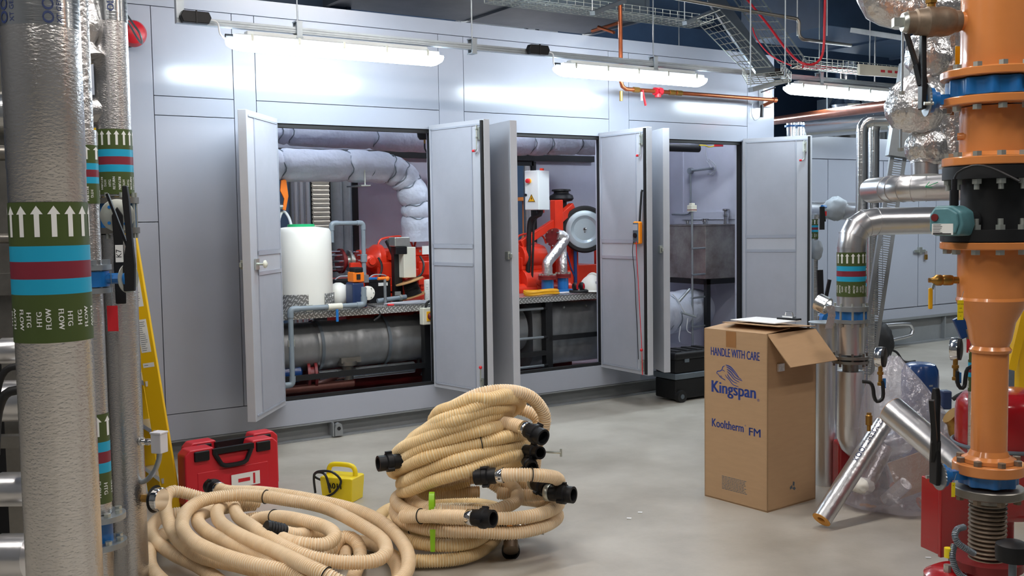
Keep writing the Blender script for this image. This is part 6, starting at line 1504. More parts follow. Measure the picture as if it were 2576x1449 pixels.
for i, (px, y0, y1, r, lab) in enumerate(((2057, 560, 800, .035, 'thin banded riser close beside the last open door edge'), (2180, 640, 900, .055, 'banded riser half hidden between the banded clad pipe and the tilted tray'))):
    if not i: px = 2048
    dz = 6.9 if i else 9.6
    q = D(px, 650, dz); t = thing('insulated_riser', lab, 'pipe', upto(q, 0), 'background risers')
    build(MB().cyl(upto(q, 0), upto(q, D(px, y0-20, dz).z), r, n=24), 'foil_jacket', 'foil_smooth', t)
    z0 = D(px, 745 if i else 600, dz).z; band(t, q, r+.001, z0-.0, z0+(.20 if i else .18), ('HTG', 'FLOW'), camang(q), 8)
mb = MB(); blob(mb, D(2050, 628, 9.6), .075, (1, 1, 1.4)); build(mb, 'valve_jacket', 'jacket_grey', label='grey quilted jacket on the thin riser beside the last open door', cat='valve jacket')
mb = MB(); blob(mb, D(2190, 610, 6.8), .075, (1, 1, 1)); build(mb, 'valve_jacket', 'jacket_grey', label='grey quilted jacket under the clad elbow beside the tilted tray', cat='valve jacket')
# lever cluster behind tape roll
o = D(2066, 745, 6.2); t = thing('lever_valve', 'black forked lever behind the foil tape roll, beside the door edge', 'valve', o-Z*.1)
mb = MB(); mb.bar(o-Z*.1, o+Z*.16-R0*.01, .035, .02, F0); mb.bar(o-Z*.05+R0*.02, o+Z*.10+R0*.05, .018, .02, F0); build(mb, 'lever', 'black_plastic', t); build(MB().cyl(o-Z*.14+R0*.03, o-Z*.14+R0*.03-F0*.08, .05, n=20), 'blue_hub', 'blue_paint', t)
build(MB().cyl(V3((o.x, o.y, 0)), o-Z*.12, .03, n=16), 'pipe', 'foil_smooth', t)
# tilted perforated tray
a, b = D(2262, 385, 6.0), D(2178, 940, 6.0)
a2 = a; t = thing('slotted_tray', 'long perforated grey cable tray leaning between the clad pipes', 'cable tray', b)
d = (a-b); L = d.length; d.normalize(); u = (R0-d*R0.dot(d)).normalized(); n = d.cross(u)
mb = MB()
for s in (-1, 1): mb.box((a+b)/2+u*s*.036, (.022, .003, L), (u, n, d)); mb.box((a+b)/2+u*s*.047+n*.012, (.003, .024, L), (u, n, d))
k = 0
while k*.0135 < L: mb.box(b+d*(k*.0135), (.06, .003, .006), (u, n, d)); k += 1
build(mb, 'tray', 'galv', t); 
# pulled-on base support for the tray top
build(MB().box(a+d*.25, (.14, .06, .55), (u, n, d)), 'hood', 'galv', t)

# ================================================================ second enclosure in the background
Y2 = 7.474
t = thing('second_enclosure', 'distant pale grey enclosure with locked double doors at right background', 'enclosure', (12, 8.4, 0))
build(MB().bx((8.6, Y2+.02, .33), (18.0, Y2+1.8, 2.40)), 'body', 'panel_grey', t)
cuts = [8.6, 9.05, 10.0, 10.66, 11.0, 12.0, 13.0, 14.2]
for a, b in zip(cuts, cuts[1:]):
    build(MB().bx((a+.006, Y2, .45), (b-.006, Y2+.02, 2.15)), 'panel', 'panel_grey', t, bevel=.002)
build(MB().bx((8.6, Y2, 2.16), (18, Y2+.02, 2.40)), 'panel', 'panel_grey', t); build(MB().bx((8.6, Y2, .33), (18, Y2+.02, .44)), 'panel', 'panel_grey', t)
mb = MB(); mb.bx((8.6, Y2+.05, 0), (18, Y2+1.75, .33)); mb.bx((8.6, Y2-.01, .30), (18, Y2+.05, .33)); mb.bx((8.6, Y2-.01, 0), (18, Y2+.05, .02))
for x in (9.4, 11.2, 13): mb.bx((x, Y2, 0), (x+.02, Y2+.05, .33))
build(mb, 'base_frame', 'base_grey', t)
mb = MB(); x, z = 10.66, 1.10; mb.bx((x-.10, Y2-.03, z-.01), (x+.10, Y2-.015, z+.02)); mb.bx((x-.02, Y2-.035, z-.03), (x+.03, Y2, z+.05)); h_ = build(mb, 'handle', 'zinc', t)
mb = MB(); mb.bx((x+.10, Y2-.03, z-.10), (x+.14, Y2-.015, z-.04)); mb.tube([(x+.105, Y2-.02, z-.04), (x+.105, Y2-.02, z-.0), (x+.135, Y2-.02, z), (x+.135, Y2-.02, z-.04)], .004, 6); build(mb, 'padlock', 'brass', h_)
mb = MB(); mb.bx((9.95, Y2-.02, 1.60), (9.97, Y2, 1.75)); mb.cyl((9.9, Y2-.01, 1.75), (9.9, Y2, 1.75), .03); build(mb, 'pull_handle', 'galv_dull', t)
mb = MB(); mb.geo(glyphs('www.cogenco.co.uk', .06), on_plane((11.25, Y2-.001, 1.42), (1, 0, 0), Z)); o = build(mb, 'web_lettering', 'green_cap', t)
mb = MB()
for i, m_ in enumerate((0, 1, 2)): mb.m = i; mb.cyl((11.15+.09*i, Y2-.002, 1.52), (11.15+.09*i, Y2, 1.52), .022, n=12)
build(mb, 'logo_dots', ['green_cap', 'amber', 'blue_drum'], t)
t = thing('drain_pipework', 'thin silver pipe loop on the plinth of the distant enclosure', 'pipe', (10.4, 7.3, 0))
pts = [V(2190, 838, 7.35), V(2200, 822, 7.35), V(2275, 815, 7.35), V(2292, 820, 7.35), V(2292, 842, 7.35), V(2230, 858, 7.3)]
build(MB().tube(catmull(pts, .05), .022, 10), 'pipe', 'clad_silver', t)
# things standing on and above the second enclosure
def duct(label, a, b, mat='galv_dull', name='ventilation_duct'):
    t = thing(name, label, 'duct', ((a[0]+b[0])/2, (a[1]+b[1])/2, a[2])); build(MB().bx(a, b), 'casing', mat, t, bevel=.006)
    n_ = max(1, int((b[0]-a[0])/1.2))
    for i in range(n_+1): xx = a[0]+(b[0]-a[0])*i/n_; build(MB().bx((xx-.02, a[1]-.02, a[2]-.02), (xx+.02, b[1]+.02, b[2]+.02)), 'joint_flange', mat, t)
    return t
duct('grey ductwork resting along the top of the distant enclosure', (10.6, 8.0, 2.42), (16, 8.9, 3.0))
duct('dark rectangular duct crossing under the ceiling at upper middle', (3.4, 7.05, 3.32), (6.1, 7.95, 3.75))
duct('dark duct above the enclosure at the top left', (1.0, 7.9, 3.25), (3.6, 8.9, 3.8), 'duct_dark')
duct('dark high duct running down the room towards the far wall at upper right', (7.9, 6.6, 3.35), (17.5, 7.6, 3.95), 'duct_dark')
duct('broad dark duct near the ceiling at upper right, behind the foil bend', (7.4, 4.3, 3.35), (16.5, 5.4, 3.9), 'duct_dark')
for i, (px, y0, lab) in enumerate(((2128, 350, 'chrome bellows joint on black flange atop the distant enclosure'), (2195, 352, 'low chrome ring on the distant enclosure near the tray'))):
    q = V(px, y0, 7.9); q.z = 2.40
    t = thing('bellows_joint', lab, 'pipe joint', q, 'joints on the distant enclosure')
    mb = MB(); mb.lathe([(.16, 0), (.16, .18), (.20, .19), (.20, .22)], q, Z, 24); build(mb, 'base_flange', 'black_steel', t)
    if i == 0: mb = MB(); mb.lathe([(.13, .22), (.18, .28), (.15, .34), (.19, .42), (.15, .5), (.17, .62), (.13, .66), (.13, .9)], q, Z, 24); build(mb, 'bellows', 'chrome', t)
q = D(2035, 330, 8.6)
for i, (px, lab) in enumerate(((1990, 'leftmost little clad stub above the last open door'), (2008, 'middle little clad stub above the last open door'), (2030, 'rightmost little clad stub above the last open door'))):
    q = D(px, 322, 11.2+.1*i); t = thing('clad_stub', lab, 'pipe stub', q-Z*.12, 'little stubs above the last door')
    build(MB().cyl((q.x, q.y, 2.40), q+Z*.06, .05, n=18), 'cladding', 'foil_smooth', t); build(MB().cyl(q+Z*.01, q+Z*.03, .07, n=16), 'blue_ring', 'blue_paint', t)
q = D(1968, 355, 8.3); 
t = thing('horizontal_clad_pipe', 'wide silver clad pipe running right from above the last open door', 'pipe', D(2000, 305, 8.8))
build(MB().cyl(D(2035, 318, 10.7), D(2240, 300, 10.2), .12, n=26), 'cladding', 'foil_smooth', t)
for q in (D(2080, 314, 10.6), D(2200, 303, 10.3)): build(MB().cyl(q, V3((q.x, q.y, HZ)), .008, n=6), 'hanger_rod', 'galv', t)
t = thing('copper_pipe', 'long thick copper pipe rising slightly to the right beyond the corner', 'pipe', D(1955, 300, 8.5))
build(MB().cyl(D(1948, 304, 10.7), D(2260, 262, 7.4), .042, n=22), 'pipe', 'copper', t)

# ================================================================ copper gas line on the enclosure front
t = thing('copper_gas_line', 'copper pipe with red valve fixed across the enclosure front above the doors', 'pipe', V(1700, 240, 6.62))
Yc = 6.62
z_ = V(1750, 237, Yc).z
a = V(1560, 60, Yc); a.z = HZ; b = V3((V(1562, 200, Yc).x, Yc, z_)); c = V3((V(1950, 247, Yc).x, Yc, z_))
build(MB().tube([a, b+Z*.06, b+Z*.02+V3((.015, 0, 0)), b+V3((.05, 0, 0)), c], .017, 14), 'pipe', 'copper', t)
build(MB().cyl(c-V3((.03, 0, 0)), c+V3((.01, 0, 0)), .024, n=14), 'end_fitting', 'copper', t)
build(MB().cyl(c, c+V3((0, .16, -.04)), .017, n=12), 'return_stub', 'copper', t)
x = V(1655, 233, Yc).x; mb = MB(); mb.cyl((x-.04, Yc, z_), (x+.04, Yc, z_), .032, n=18); mb.cyl((x, Yc, z_+.03), (x, Yc, z_-.05), .028, n=18); mb.cyl((x, Yc-.03, z_), (x, Yc-.05, z_), .022, n=16); build(mb, 'red_valve', 'case_red', t)
mb = MB()
for x2 in (V(1600, 230, Yc).x, V(1690, 233, Yc).x, V(1708, 233, Yc).x): mb.cyl((x2-.03, Yc, z_), (x2+.03, Yc, z_), .023, n=8)
mb.cyl((b.x-.0, Yc, z_-.02), (b.x, Yc, z_-.10), .014, n=10); build(mb, 'brass_unions', 'brass', t)
x2 = V(1610, 230, Yc).x; build(MB().bar((x2, Yc-.03, z_-.0), (x2+.035, Yc-.03, z_-.13), .014, .012), 'red_lever', 'tag_red', t)
build(MB().bx((x2-.02, Yc-.035, z_-.09), (x2-.0, Yc-.032, z_-.02)), 'paper_tag', 'white_print', t)
# second copper dropper, high up dull
t = thing('copper_branch', 'short dull copper branch pipes crossing high behind the first hanger', 'pipe', V(1520, 75, 7.2))
build(MB().cyl(V(1555, 58, 7.0), V(1490, 78, 7.4), .016, n=12), 'pipe', 'copper', t); build(MB().cyl(V(1545, 82, 7.0), V(1505, 68, 7.2), .014, n=12), 'pipe', 'copper', t)
# small controller box near enclosure end
c = V(1928, 245, 6.78)
t = thing('sensor_box', 'small white sensor box with cables on the enclosure end post', 'sensor', c-Z*.07)
build(MB().bx((c.x-.06, 6.76, c.z-.09), (c.x+.06, 6.822, c.z+.08)), 'case', 'white_box', t, bevel=.005)
mb = MB(); mb.geo(glyphs('MSR', .035), on_plane((c.x, 6.7595, c.z+.045), (1, 0, 0), Z)); build(mb, 'lettering', 'case_red', t)
build(MB().tube(catmull([V(1918, 262, 6.76), V(1913, 290, 6.75), V(1908, 300, 6.75), V(1898, 302, 6.75), V(1891, 285, 6.75), V(1893, 262, 6.75)], .02), .004, 6), 'cable', 'grey_cable', t)
mb = MB(); mb.cyl(V(1917, 265, 6.74), V(1916, 295, 6.74), .016, n=10); mb.cyl(V(1915, 232, 6.70), V(1950, 220, 6.3), .006, n=6); build(mb, 'probe', 'black_plastic', t)

# ================================================================ wire baskets and overhead runs
def basket(name, label, p00, p10, p11, p01, nu, nv, up, lip=.06, r=.0028, group=None):
    p00, p10, p11, p01 = map(V3, (p00, p10, p11, p01)); up = V3(up)*lip
    t = thing(name, label, 'cable basket', p00, group); mb = MB()
    L = lambda a, b, s: a*(1-s)+b*s
    for j in range(nv+1):
        s = j/nv; mb.tube([L(p00, p01, s), L(p10, p11, s)], r, 4)
    for i in range(nu+1):
        s = i/nu; a, b = L(p00, p10, s), L(p01, p11, s); mb.tube([a+up, a, b, b+up], r*1.1, 4)
    for h in (.5, 1): mb.tube([p00+up*h, p10+up*h], r, 4); mb.tube([p01+up*h, p11+up*h], r, 4)
    build(mb, 'wire_mesh', 'zinc', t); return t
# the horizontal run and the two slanted drops
a0, a1 = V(1478, 2, 7.0), V(1745, 40, 7.0); a1.z = a0.z = 3.28
basket('cable_basket', 'horizontal wire cable basket near the ceiling feeding the slanted drop', V3((a0.x-1.0, 6.75, a0.z)), V3((a1.x, 6.75, a0.z)), V3((a1.x, 7.05, a0.z)), V3((a0.x-1.0, 7.05, a0.z)), 26, 7, Z)
q1 = D(1748, 50, 8.2); q2 = D(1868, 172, 7.1); w_ = D(1812, 25, 8.2)-q1; w2_ = D(1940, 168, 7.1)-q2
basket('cable_basket', 'slanted wire cable basket dropping towards the plug box, left one', q1, q2, q2+w2_, q1+w_, 9, 6, (F0+Z*.3).normalized(), .07)
q1 = D(1835, -20, 8.6); q2 = D(1962, 160, 7.6); w_ = D(1905, -20, 8.6)-q1; w2_ = D(2035, 160, 7.6)-q2
basket('cable_basket', 'slanted wire cable basket with red cables, right one', q1, q2, q2+w2_, q1+w_, 9, 6, (F0+Z*.3).normalized(), .07)
q1 = D(1872, 205, 7.0); q2 = D(1985, 205, 7.0)
basket('cable_basket', 'short curved end of wire basket hanging right above the sensor box', D(1868, 190, 7.1), D(1880, 212, 6.6), D(1990, 205, 6.6), D(1965, 180, 7.1), 5, 6, Z, .06)
basket('cable_basket', 'far horizontal wire basket with red cables above the third batten', D(1990, 172, 7.8), D(2300, 200, 10.5), D(2330, 188, 11.0), D(2020, 160, 8.4), 26, 6, Z, .06)
for i, (x0, y0, x1, y1, d0, d1, lab) in enumerate(((1490, 33, 1570, 2, 7.4, 7.9, 'steel cross bracket under the horizontal wire basket, left one'), (1722, 58, 1810, 22, 8.1, 8.5, 'steel cross bracket where the wire basket turns down'), (1888, 226, 1975, 203, 6.7, 6.9, 'steel bracket under the end of the slanted wire basket'))):
    a, b = D(x0, y0, d0), D(x1, y1, d1); t = thing('support_bracket', lab, 'bracket', a, 'basket brackets')
    build(MB().bar(a, b, .041, .03), 'channel', 'galv', t); build(MB().cyl(a+Z*.02, V3((a.x, a.y, HZ)), .005, n=6), 'rod', 'galv', t); build(MB().cyl(b+Z*.02, V3((b.x, b.y, HZ)), .005, n=6), 'rod', 'galv', t)
t = thing('slanted_duct', 'dull grey flat cable duct slanting between the two wire baskets', 'duct', D(1870, 160, 7.6))
build(MB().bar(D(1800, 0, 8.5), D(1925, 180, 7.4), .14, .03, F0), 'duct', 'galv_dull', t)
t = thing('red_cable_run', 'bright red fire cable sweeping down the right wire basket and back up', 'cable', D(2010, 170, 7.4))
build(MB().tube(catmull([D(1872, -10, 8.3), D(1930, 60, 8.0), D(1975, 120, 7.7), D(2010, 155, 7.4), D(2040, 163, 7.4), D(2063, 150, 7.4), D(2072, 120, 7.4), D(2074, 60, 7.4), D(2076, -20, 7.4)], .05), .009, 8), 'cable', 'case_red', t)
build(MB().tube(catmull([D(1893, 70, 8.0), D(1905, 100, 7.9), D(1940, 140, 7.7), D(1990, 165, 7.4)], .05), .005, 8), 'cable', 'case_red', t)
t = thing('red_cable_run', 'red cables lying along the far horizontal basket', 'cable', D(2100, 170, 9))
for k in range(3): build(MB().tube(catmull([D(2020, 162+3*k, 8.0), D(2100, 172+3*k, 8.8), D(2180, 180+3*k, 9.6), D(2330, 192+3*k, 11)], .2), .010, 6), 'cable', 'case_red', t)
t = thing('steel_conduit', 'long brownish conduit under the ceiling stepping down at right', 'conduit', D(2010, 60, 7))
build(MB().tube(catmull([D(1690, -6, 7.2), D(1850, 22, 7.3)], .2)+catmull([D(1850, 22, 7.3), D(1990, 45, 7.4), D(2006, 50, 7.4), D(2010, 60, 7.4), D(2010, 85, 7.4), D(2018, 98, 7.4), D(2035, 101, 7.5), D(2140, 114, 8.2)], .05)[1:], .013, 10), 'conduit', 'steel_dull', t)
t = thing('barrier_board', 'pale slotted barrier board with red dashes above the third batten', 'board', D(2230, 180, 8.2))
a, b = D(2160, 175, 8.0), D(2290, 185, 8.6); build(MB().bar(a, b, .02, .085, Z), 'board', 'cream_box', t)
for q in (a.lerp(b, .2), a.lerp(b, .9)): build(MB().cyl(q, V3((q.x, q.y, HZ)), .005, n=6), 'hanger_rod', 'galv', t)
d = (b-a).normalized(); mb = MB()
for k in range(4): mb.bar(a+d*(.35+.12*k)-F0*.012-Z*.0, a+d*(.42+.12*k)-F0*.012, .006, .02, Z)
build(mb, 'red_dashes', 'case_red', t)
t = thing('overhead_rod', 'thin hanger rods dropping from the ceiling at upper right', 'rod', D(2080, 80, 8))
for px in (2080, 2005): q = D(px, 90, 8.0); build(MB().cyl(q, V3((q.x, q.y, HZ)), .006, n=6), 'rod', 'galv', t)
t = thing('ceiling_track', 'long pale metal track near the ceiling at upper right', 'track', D(2180, 80, 8.5))
build(MB().bar(D(2145, 76, 8.6), D(2420, 118, 7.6), .05, .04), 'track', 'galv', t)

# ================================================================ floor objects at the right
# leaning insulation tubes
def foamtube(label, a, b, r, ri, mat, printed=None, grp=None):
    a, b = V3(a), V3(b); t = thing('insulation_tube', label, 'insulation tube', a, grp); d = (b-a); L = d.length; d.normalize()
    build(MB().lathe([(r, .002), (r, L-.002)], a, d, 32, caps=False), 'foil_jacket', mat, t)
    build(MB().lathe([(ri, .0), (r-.001, 0), (r-.001, L), (ri, L), (ri, 0)], a, d, 32, caps=False), 'foam_core', 'phenolic', t)
    if printed:
        n = (O-(a+b)/2); n = (n-d*n.dot(d)).normalized(); s = d.cross(n)
        mb = MB()
        for f_, sz, st in printed:
            vf = glyphs(f_, sz); c = a+d*L*st
            def fn(x, y, c=c): an = y/r-.45; return c+d*x+(n*cos(an)+s*sin(an))*(r+.001)
            mb.geo(fat(vf, .001), fn)
        build(mb, 'lettering', 'navy_print', t)
    return t
a = G(2066, 1308, .045)
bt = D(2222, 1066, 5.30)
foamtube('slim shiny foil insulation tube with orange foam end leaning up from the floor', a, bt, .048, .02, 'foil_wrapped', [('KOOLTHERM FM', .04, .78)])
a = D(2242, 1030, 4.45); b = D(2460, 1215, 4.1)
foamtube('thicker dull silver insulation tube sloping down behind the black lever', a, b, .062, .058, 'clad_silver')
# plastic bag with offcuts
bc = G(2290, 1290)+F0*.14
t = thing('plastic_bag', 'clear crumpled plastic bag full of foil offcuts slumped on the floor', 'bag', bc)
# outline widths per height (metres left/right in the R0 direction)
levels = [(.004, -.30, .34), (.03, -.33, .40), (.10, -.30, .42), (.20, -.24, .40), (.32, -.21, .34), (.45, -.20, .26), (.58, -.18, .18), (.68, -.17, .10), (.76, -.10, .02), (.80, -.06, -.01)]
rs = []; n_ = 56
for i, (z, l, r) in enumerate(levels):
    c = bc+R0*((l+r)/2)+Z*z; hw = (r-l)/2; dp = min(.26, hw)*(1-.3*z)
    rs.append([])
    for k in range(n_):
        a_ = 2*pi*k/n_; e = 1+.13*noise.noise(V3((cos(a_)*2.2, sin(a_)*2.2, z*2.5)))+.08*noise.noise(V3((cos(a_)*9, sin(a_)*9, z*3)))*min(1, z*8)
        rs[-1].append(c+R0*cos(a_)*hw*e+F0*sin(a_)*dp*e+Z*(.02*noise.noise(V3((k*.4, i, 0))) if 0 < i else 0))
mb = MB(); R_ = mb.rings(rs, caps=False); mb.face(R_[0])
o = build(mb, 'film', 'clear_film', t); sb = o.modifiers.new('s', 'SUBSURF'); sb.levels = sb.render_levels = 1
offc = [((-.12, -.12, .06), (.3, -.4, .5), .16, .035), ((.05, -.14, .05), (.9, .2, .25), .2, .032), ((.18, -.12, .07), (-.3, -.5, .9), .22, .04), ((.28, -.05, .06), (-.5, -.4, .8), .26, .035), ((.12, .03, .12), (1, .2, .1), .2, .04), ((-.02, 0, .1), (.2, .9, .3), .2, .035), ((.22, .08, .16), (.4, -.5, .5), .2, .04), ((-.16, .02, .12), (.5, .2, .8), .22, .035)]
for i, (p, d, L, r) in enumerate(offc):
    p0 = bc+R0*p[0]+F0*p[1]+Z*p[2]; dd = (R0*d[0]+F0*d[1]+Z*d[2]).normalized()
    tt = thing('foil_offcut', 'short foil insulation offcut with pink foam end inside the clear bag', 'offcut', p0, 'foil offcuts inside the clear bag')
    build(MB().lathe([(r, .001), (r, L)], p0, dd, 20), 'foil_jacket', 'foil_crinkle', tt); build(MB().lathe([(r*.35, -.001), (r*.98, -.001), (r*.98, .02), (r*.35, .02), (r*.35, -.001)], p0, dd, 20, caps=False), 'foam_end', 'phenolic_pink', tt)
mb = MB(); c = bc+R0*.05-F0*.10+Z*.20; mb.box(c, (.26, .005, .2), ((R0+Z*.35).normalized(), (F0*.9+Z*.3).normalized(), (Z-R0*.35).normalized())); build(mb, 'cardboard_piece', 'cardboard', label='loose piece of tan cardboard inside the clear bag', cat='cardboard')
mb = MB(); blob(mb, bc-R0*.23-F0*.08+Z*.13, .062, (1, 1, .7)); build(mb, 'foam_lump', 'poly_white', label='white crumpled plastic lump poking out left of the clear bag', cat='packaging')
mb = MB(); c = bc-R0*.12+F0*.34; mb.box(c+Z*.14, (.24, .12, .28), (R0, F0, Z)); build(mb, 'red_bin', 'tank_red', label='low red box standing behind the clear bag', cat='box', bevel=.02)
for i, (px, py) in enumerate(((2175, 1272), (2190, 1276))):
    q = G(px, py); mb = MB(); mb.prism([(-.03, -.01), (.0, -.018), (.03, -.004), (.02, .014), (-.02, .016)], q+Z*.001, R0, F0, Z*.006); build(mb, 'foam_crumb', 'phenolic', label=['orange foam crumb on the floor left of the bag', 'orange foam crumb on the floor nearest the bag'][i], cat='crumb', group='foam crumbs by the bag')
for i, (px, py) in enumerate(((1610, 1290), (1582, 1305), (2335, 1404))):
    q = G(px, py); mb = MB(); mb.prism([(-.012, -.006), (.01, -.01), (.014, .006), (-.01, .008)], q+Z*.001, R0, F0, Z*.003); build(mb, 'litter_scrap', 'paper', label=['pale scrap of litter on open floor left of the carton', 'second pale scrap of litter on open floor further left', 'pale scrap of litter by the red cabinet foot'][i], cat='litter')
# blue drum
q = G(2314, 1040); 
p = D(2314, 980, 6.0); p = V3((p.x, p.y, 0)); zt = D(2314, 912, 6.0).z
t = thing('blue_drum', 'glossy dark blue round topped drum behind the clear bag', 'drum', p)
build(MB().lathe([(.098, 0), (.10, .02), (.10, zt-.30), (.105, zt-.29), (.105, zt-.08), (.100, zt-.04), (.085, zt-.01), (.06, zt), (.02, zt-.002)], p, Z, 40), 'drum', 'blue_drum', t)
build(MB().geo(([(-.012, -.005), (.012, -.005), (.012, .005), (-.012, .005)], [(0, 1, 2, 3)]), on_cyl(p, .106, camang(p)+.6, zt-.12)), 'sticker', 'galv', t)
# small things around the drum
t = thing('black_motor', 'dark terminal box with cable just right of the blue drum', 'motor', D(2375, 1010, 5.4))
c = D(2378, 1005, 5.4); build(MB().box(c, (.05, .06, .10), (R0, F0, Z)), 'terminal_box', 'navy_plastic', t, bevel=.01); build(MB().tube(catmull([c+R0*.04, c+R0*.09+Z*.03, c+R0*.14+Z*.02], .02), .012, 8), 'cable', 'black_cable', t); build(MB().box(V3((c.x, c.y, (c.z-.07)/2)), (.05, .05, c.z-.07), (R0, F0, Z)), 'post', 'base_grey', t)
c = D(2400, 1070, 4.9); t = thing('brass_elbow', 'golden brown dull elbow fitting against the red tank', 'fitting', c-Z*.08)
build(MB().tube(catmull([c+Z*.05-R0*.02, c+Z*.02+R0*.01, c-Z*.03+R0*.02, c-Z*.08+R0*.05], .02), .045, 16), 'elbow', 'brass', t)
# red expansion tank
p = D(2530, 1060, 4.6); p = V3((p.x, p.y, 0)); zt, zl = D(2530, 980, 4.6).z, D(2530, 1170, 4.6).z
t = thing('red_expansion_tank', 'glossy dark red domed pressure tank behind the orange riser', 'tank', p)
build(MB().lathe([(.05, zl-.25), (.15, zl-.22), (.20, zl-.15), (.212, zl-.05), (.212, zt-.09), (.205, zt-.05), (.18, zt-.02), (.12, zt), (.03, zt+.008)], p, Z, 48), 'tank', 'tank_red', t)
build(MB().tube([p+V3((cos(a), sin(a), 0))*.222+Z*(zl+.10) for a in [2*pi*k/40 for k in range(40)]], .009, 8, closed=True), 'hoop', 'galv_dull', t)
for k in range(3): a = 2*pi*k/3+.4; build(MB().cyl(p+V3((cos(a)*.17, sin(a)*.17, 0)), p+V3((cos(a)*.17, sin(a)*.17, zl-.12)), .02, n=10), 'leg', 'tank_red', t)
# red cabinet
A = G(2365, 1392); p = D(2372, 1300, 3.75); base = oz(1420)-.02
t = thing('red_control_cabinet', 'red metal cabinet low behind the bellows of the orange riser', 'cabinet', V3((p.x, p.y, 0)))
e = (R0*.96+F0*.28).normalized(); n = Z.cross(e); n = n if n.dot(F0) > 0 else -n
z0, z1 = D(2370, 1400, 3.75).z, D(2370, 1212, 3.75).z
build(MB().box(V3((p.x, p.y, (z0+z1)/2))+e*.13+n*.06, (.28, .10, z1-z0), (e, n, Z)), 'case', 'tank_red', t, bevel=.004)
build(MB().box(V3((p.x, p.y, (z0+z1)/2))+e*.13-n*.0, (.29, .016, z1-z0+.01), (e, n, Z)), 'door', 'tank_red', t, bevel=.004)
build(MB().box(V3((p.x, p.y, z0/2))+e*.13+n*.07, (.06, .04, z0), (e, n, Z)), 'pedestal', 'base_grey', t)
# flexible conduits near the bellows
for i, (pts, r, lab) in enumerate((([D(2425, 1326, 3.4), D(2408, 1332, 3.38), D(2402, 1350, 3.36), D(2412, 1368, 3.36), D(2430, 1380, 3.36), D(2450, 1392, 3.38)], .011, 'grey ribbed flexible conduit curling left of the bellows'), ([D(2400, 1372, 3.42), D(2396, 1400, 3.4), D(2404, 1430, 3.4), D(2420, 1450, 3.4), D(2440, 1460, 3.4)], .011, 'second grey ribbed conduit dropping below the yellow plug'), ([D(2525, 1398, 3.3), D(2560, 1402, 3.3), D(2620, 1402, 3.3)], .012, 'grey ribbed conduit running off the right edge'))):
    t = thing('flexible_conduit', lab, 'conduit', min(pts, key=lambda q: q.z), 'ribbed conduits by the bellows'); build(corrugated(catmull(pts, .01), r, .006, .002, 10), 'conduit', ['galv_dull', 'galv'], t)
q = D(2386, 1393, 3.42); mb = MB(); mb.cyl(q+Z*.02, q-Z*.012, .014, n=12); build(mb, 'yellow_plug', 'yellow_plastic', label='small yellow plug cap on the conduit below the red cabinet', cat='plug')
q = D(2392, 1432, 3.6); t = thing('red_pump', 'red round pump body at the very bottom beside the bellows', 'pump', V3((q.x, q.y, 0)))
q = D(2420, 1475, 3.55); build(MB().lathe([(.10, -.14), (.125, -.10), (.125, .04), (.09, .06)], q, Z, 36), 'casing', 'tank_red', t); build(MB().cyl((q.x, q.y, 0), (q.x, q.y, q.z-.1), .06, n=20), 'foot', 'tank_red', t)
mb = MB(); mb.cyl(q+Z*.05-R0*.06-F0*.02, q+Z*.085-R0*.06-F0*.02, .013, n=8); build(mb, 'bolt', 'zinc', t)
q = D(2548, 1385, 3.2); t = thing('black_terminal_box', 'round black sensor head at the right edge by the bellows', 'sensor', q-Z*.05)
build(MB().lathe([(.05, -.03), (.052, .0), (.05, .02), (.03, .03)], q, Z, 26), 'head', 'black_plastic', t); build(MB().cyl(q-Z*.15, q-Z*.03, .012, n=10), 'stem', 'galv_dull', t)
# gauges with syphons
def gauge(label, px, py, dz, pts, name='pressure_gauge'):
    c = D(px, py, dz); t = thing(name, label, 'gauge', c-Z*.1, 'pressure gauges on the right')
    d = (-R0*.85+F0*.5).normalized(); mb = MB(); mb.lathe([(.045, -.012), (.048, -.01), (.048, .016), (.045, .02)], c, d, 30); build(mb, 'case', 'chrome', t)
    mb = MB(); mb.lathe([(.044, .0), (.047, .002), (.046, .014), (.03, .018)], c-d*.008, -d, 30); build(mb, 'back', 'black_plastic', t)
    s = c-Z*.047; mb = MB(); mb.lathe([(.010, 0), (.010, .02), (.014, .022), (.014, .034), (.009, .036), (.009, .07), (.013, .072), (.013, .085)], s, -Z, 12); build(mb, 'stem', 'brass', t)
    build(MB().box(s-Z*.075-R0*.012*0+R0*.018, (.012, .01, .045), (R0, F0, Z)), 'blue_tap', 'blue_paint', t)
    build(MB().tube(catmull([s-Z*.08]+[D(x, y, dz) for x, y in pts], .012), .0085, 10), 'syphon', 'black_steel', t)
gauge('black backed gauge on curled pipe just above the clear bag', 2215, 898, 4.7, [(2219, 960), (2222, 990), (2218, 1005), (2206, 1010), (2199, 998), (2196, 975), (2188, 962), (2170, 960)])
gauge('black backed gauge on U-shaped pipe left of the orange riser', 2404, 878, 4.3, [(2408, 930), (2408, 960), (2416, 976), (2426, 972), (2429, 950), (2434, 928), (2452, 920)])
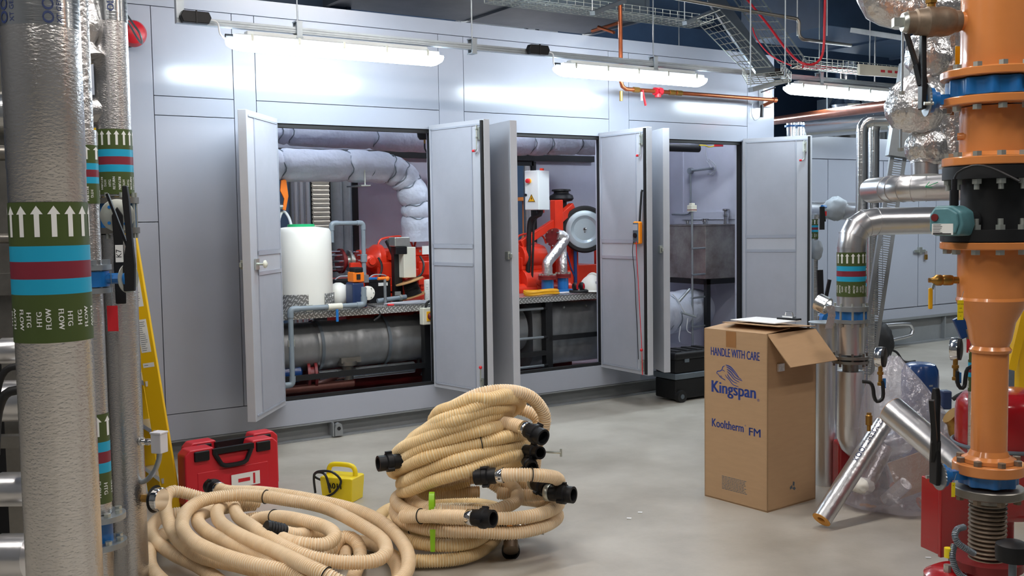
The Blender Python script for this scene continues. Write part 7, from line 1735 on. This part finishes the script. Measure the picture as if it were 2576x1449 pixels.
# other right hand bits: grey post, yellow frame, banded riser behind orange
q = D(2448, 900, 4.5); t = thing('insulated_riser', 'narrow banded riser mostly hidden behind the orange riser', 'pipe', upto(q, 0), 'background risers')
build(MB().cyl(upto(q, 0), upto(q, D(2448, 870, 4.5).z), .018, n=20), 'foil_jacket', 'foil_smooth', t); band(t, q, .019, D(2448, 985, 4.5).z, D(2448, 878, 4.5).z, ('HTG', 'FLOW'), camang(q), 5)
mb = MB(); e = D(2436, 870, 4.5); mb.prism([(-.008, -.03), (.008, -.03), (.008, .03), (-.008, .03)], e, R0, Z, -F0*.001); build(mb, 'red_tag', 'tag_red', label='small red tag left of the orange riser near the gauge', cat='tag')
q = D(2420, 815, 4.6); t = thing('blue_lever_valve', 'small valve with dark blue lever left of the orange reducer', 'valve', q-Z*.05)
mb = MB(); mb.bar(q+Z*.03-R0*.02, q-Z*.06+R0*.02, .05, .02, F0); build(mb, 'lever', 'blue_drum', t, bevel=.004); build(MB().cyl(q-Z*.02+R0*.03, q-Z*.10+R0*.05, .02, n=12), 'body', 'bronze_dirty', t)
q = D(2557, 850, 6.0); t = thing('grey_post', 'dark grey upright post right of the orange reducer', 'post', upto(q, 0)); build(MB().cyl(upto(q, 0), upto(q, D(2557, 780, 6).z), .06, n=18), 'post', 'galv_dull', t)
t = thing('yellow_stand', 'yellow slanted frame at the extreme right behind the orange riser', 'frame', upto(D(2570, 900, 5.2), 0))
a, b = D(2576, 640, 5.2), D(2576, 985, 5.2); mb = MB(); mb.bar(V3((a.x, a.y, 0)), V3((a.x, a.y, a.z)), .05, .05, F0); mb.bar(D(2541, 930, 5.2), D(2575, 790, 5.2), .04, .04, F0); build(mb, 'frame', 'yellow_grp', t)
t = thing('dust_cover', 'black bag-like dark cover on the floor behind the tilted tray', 'cover', G(2206, 915))
qf = G(2206, 915)
mb = MB(); blob(mb, qf+Z*.22, .16, (1, 1, 1.4)); build(mb, 'cover', 'black_rubber', t); build(MB().tube(catmull([qf+Z*.15+R0*.1, qf+Z*.12+R0*.2, qf+R0*.28+Z*.02, qf+R0*.4+Z*.02], .02), .012, 8), 'strap', 'black_rubber', t)
q = D(2186, 1055, 5.2); t = thing('brass_vent', 'small brass air vent standing beside the lower clad elbow', 'vent', q-Z*.06)
build(MB().lathe([(.010, -.06), (.010, -.03), (.017, -.028), (.017, .02), (.012, .024), (.012, .034)], q, Z, 14), 'body', 'brass', t)
q = D(2119, 1150, 6.0); t = thing('yellow_pump_tag', 'small yellow and black striped label low beside the lower clad elbow', 'label', upto(q, 0))
build(MB().box(V3((q.x, q.y, q.z/2+.04)), (.08, .06, q.z+.08), (R0, F0, Z)), 'base', 'bronze_dirty', t)
mb = MB(); mb.box(q+Z*.02-F0*.032, (.06, .004, .10), (R0, F0, Z)); mb.m = 1; mb.box(q+Z*.03-F0*.035+R0*.01, (.022, .003, .022), (R0, F0, Z)); build(mb, 'yellow_label', ['yellow_plastic', 'black_plastic'], t)
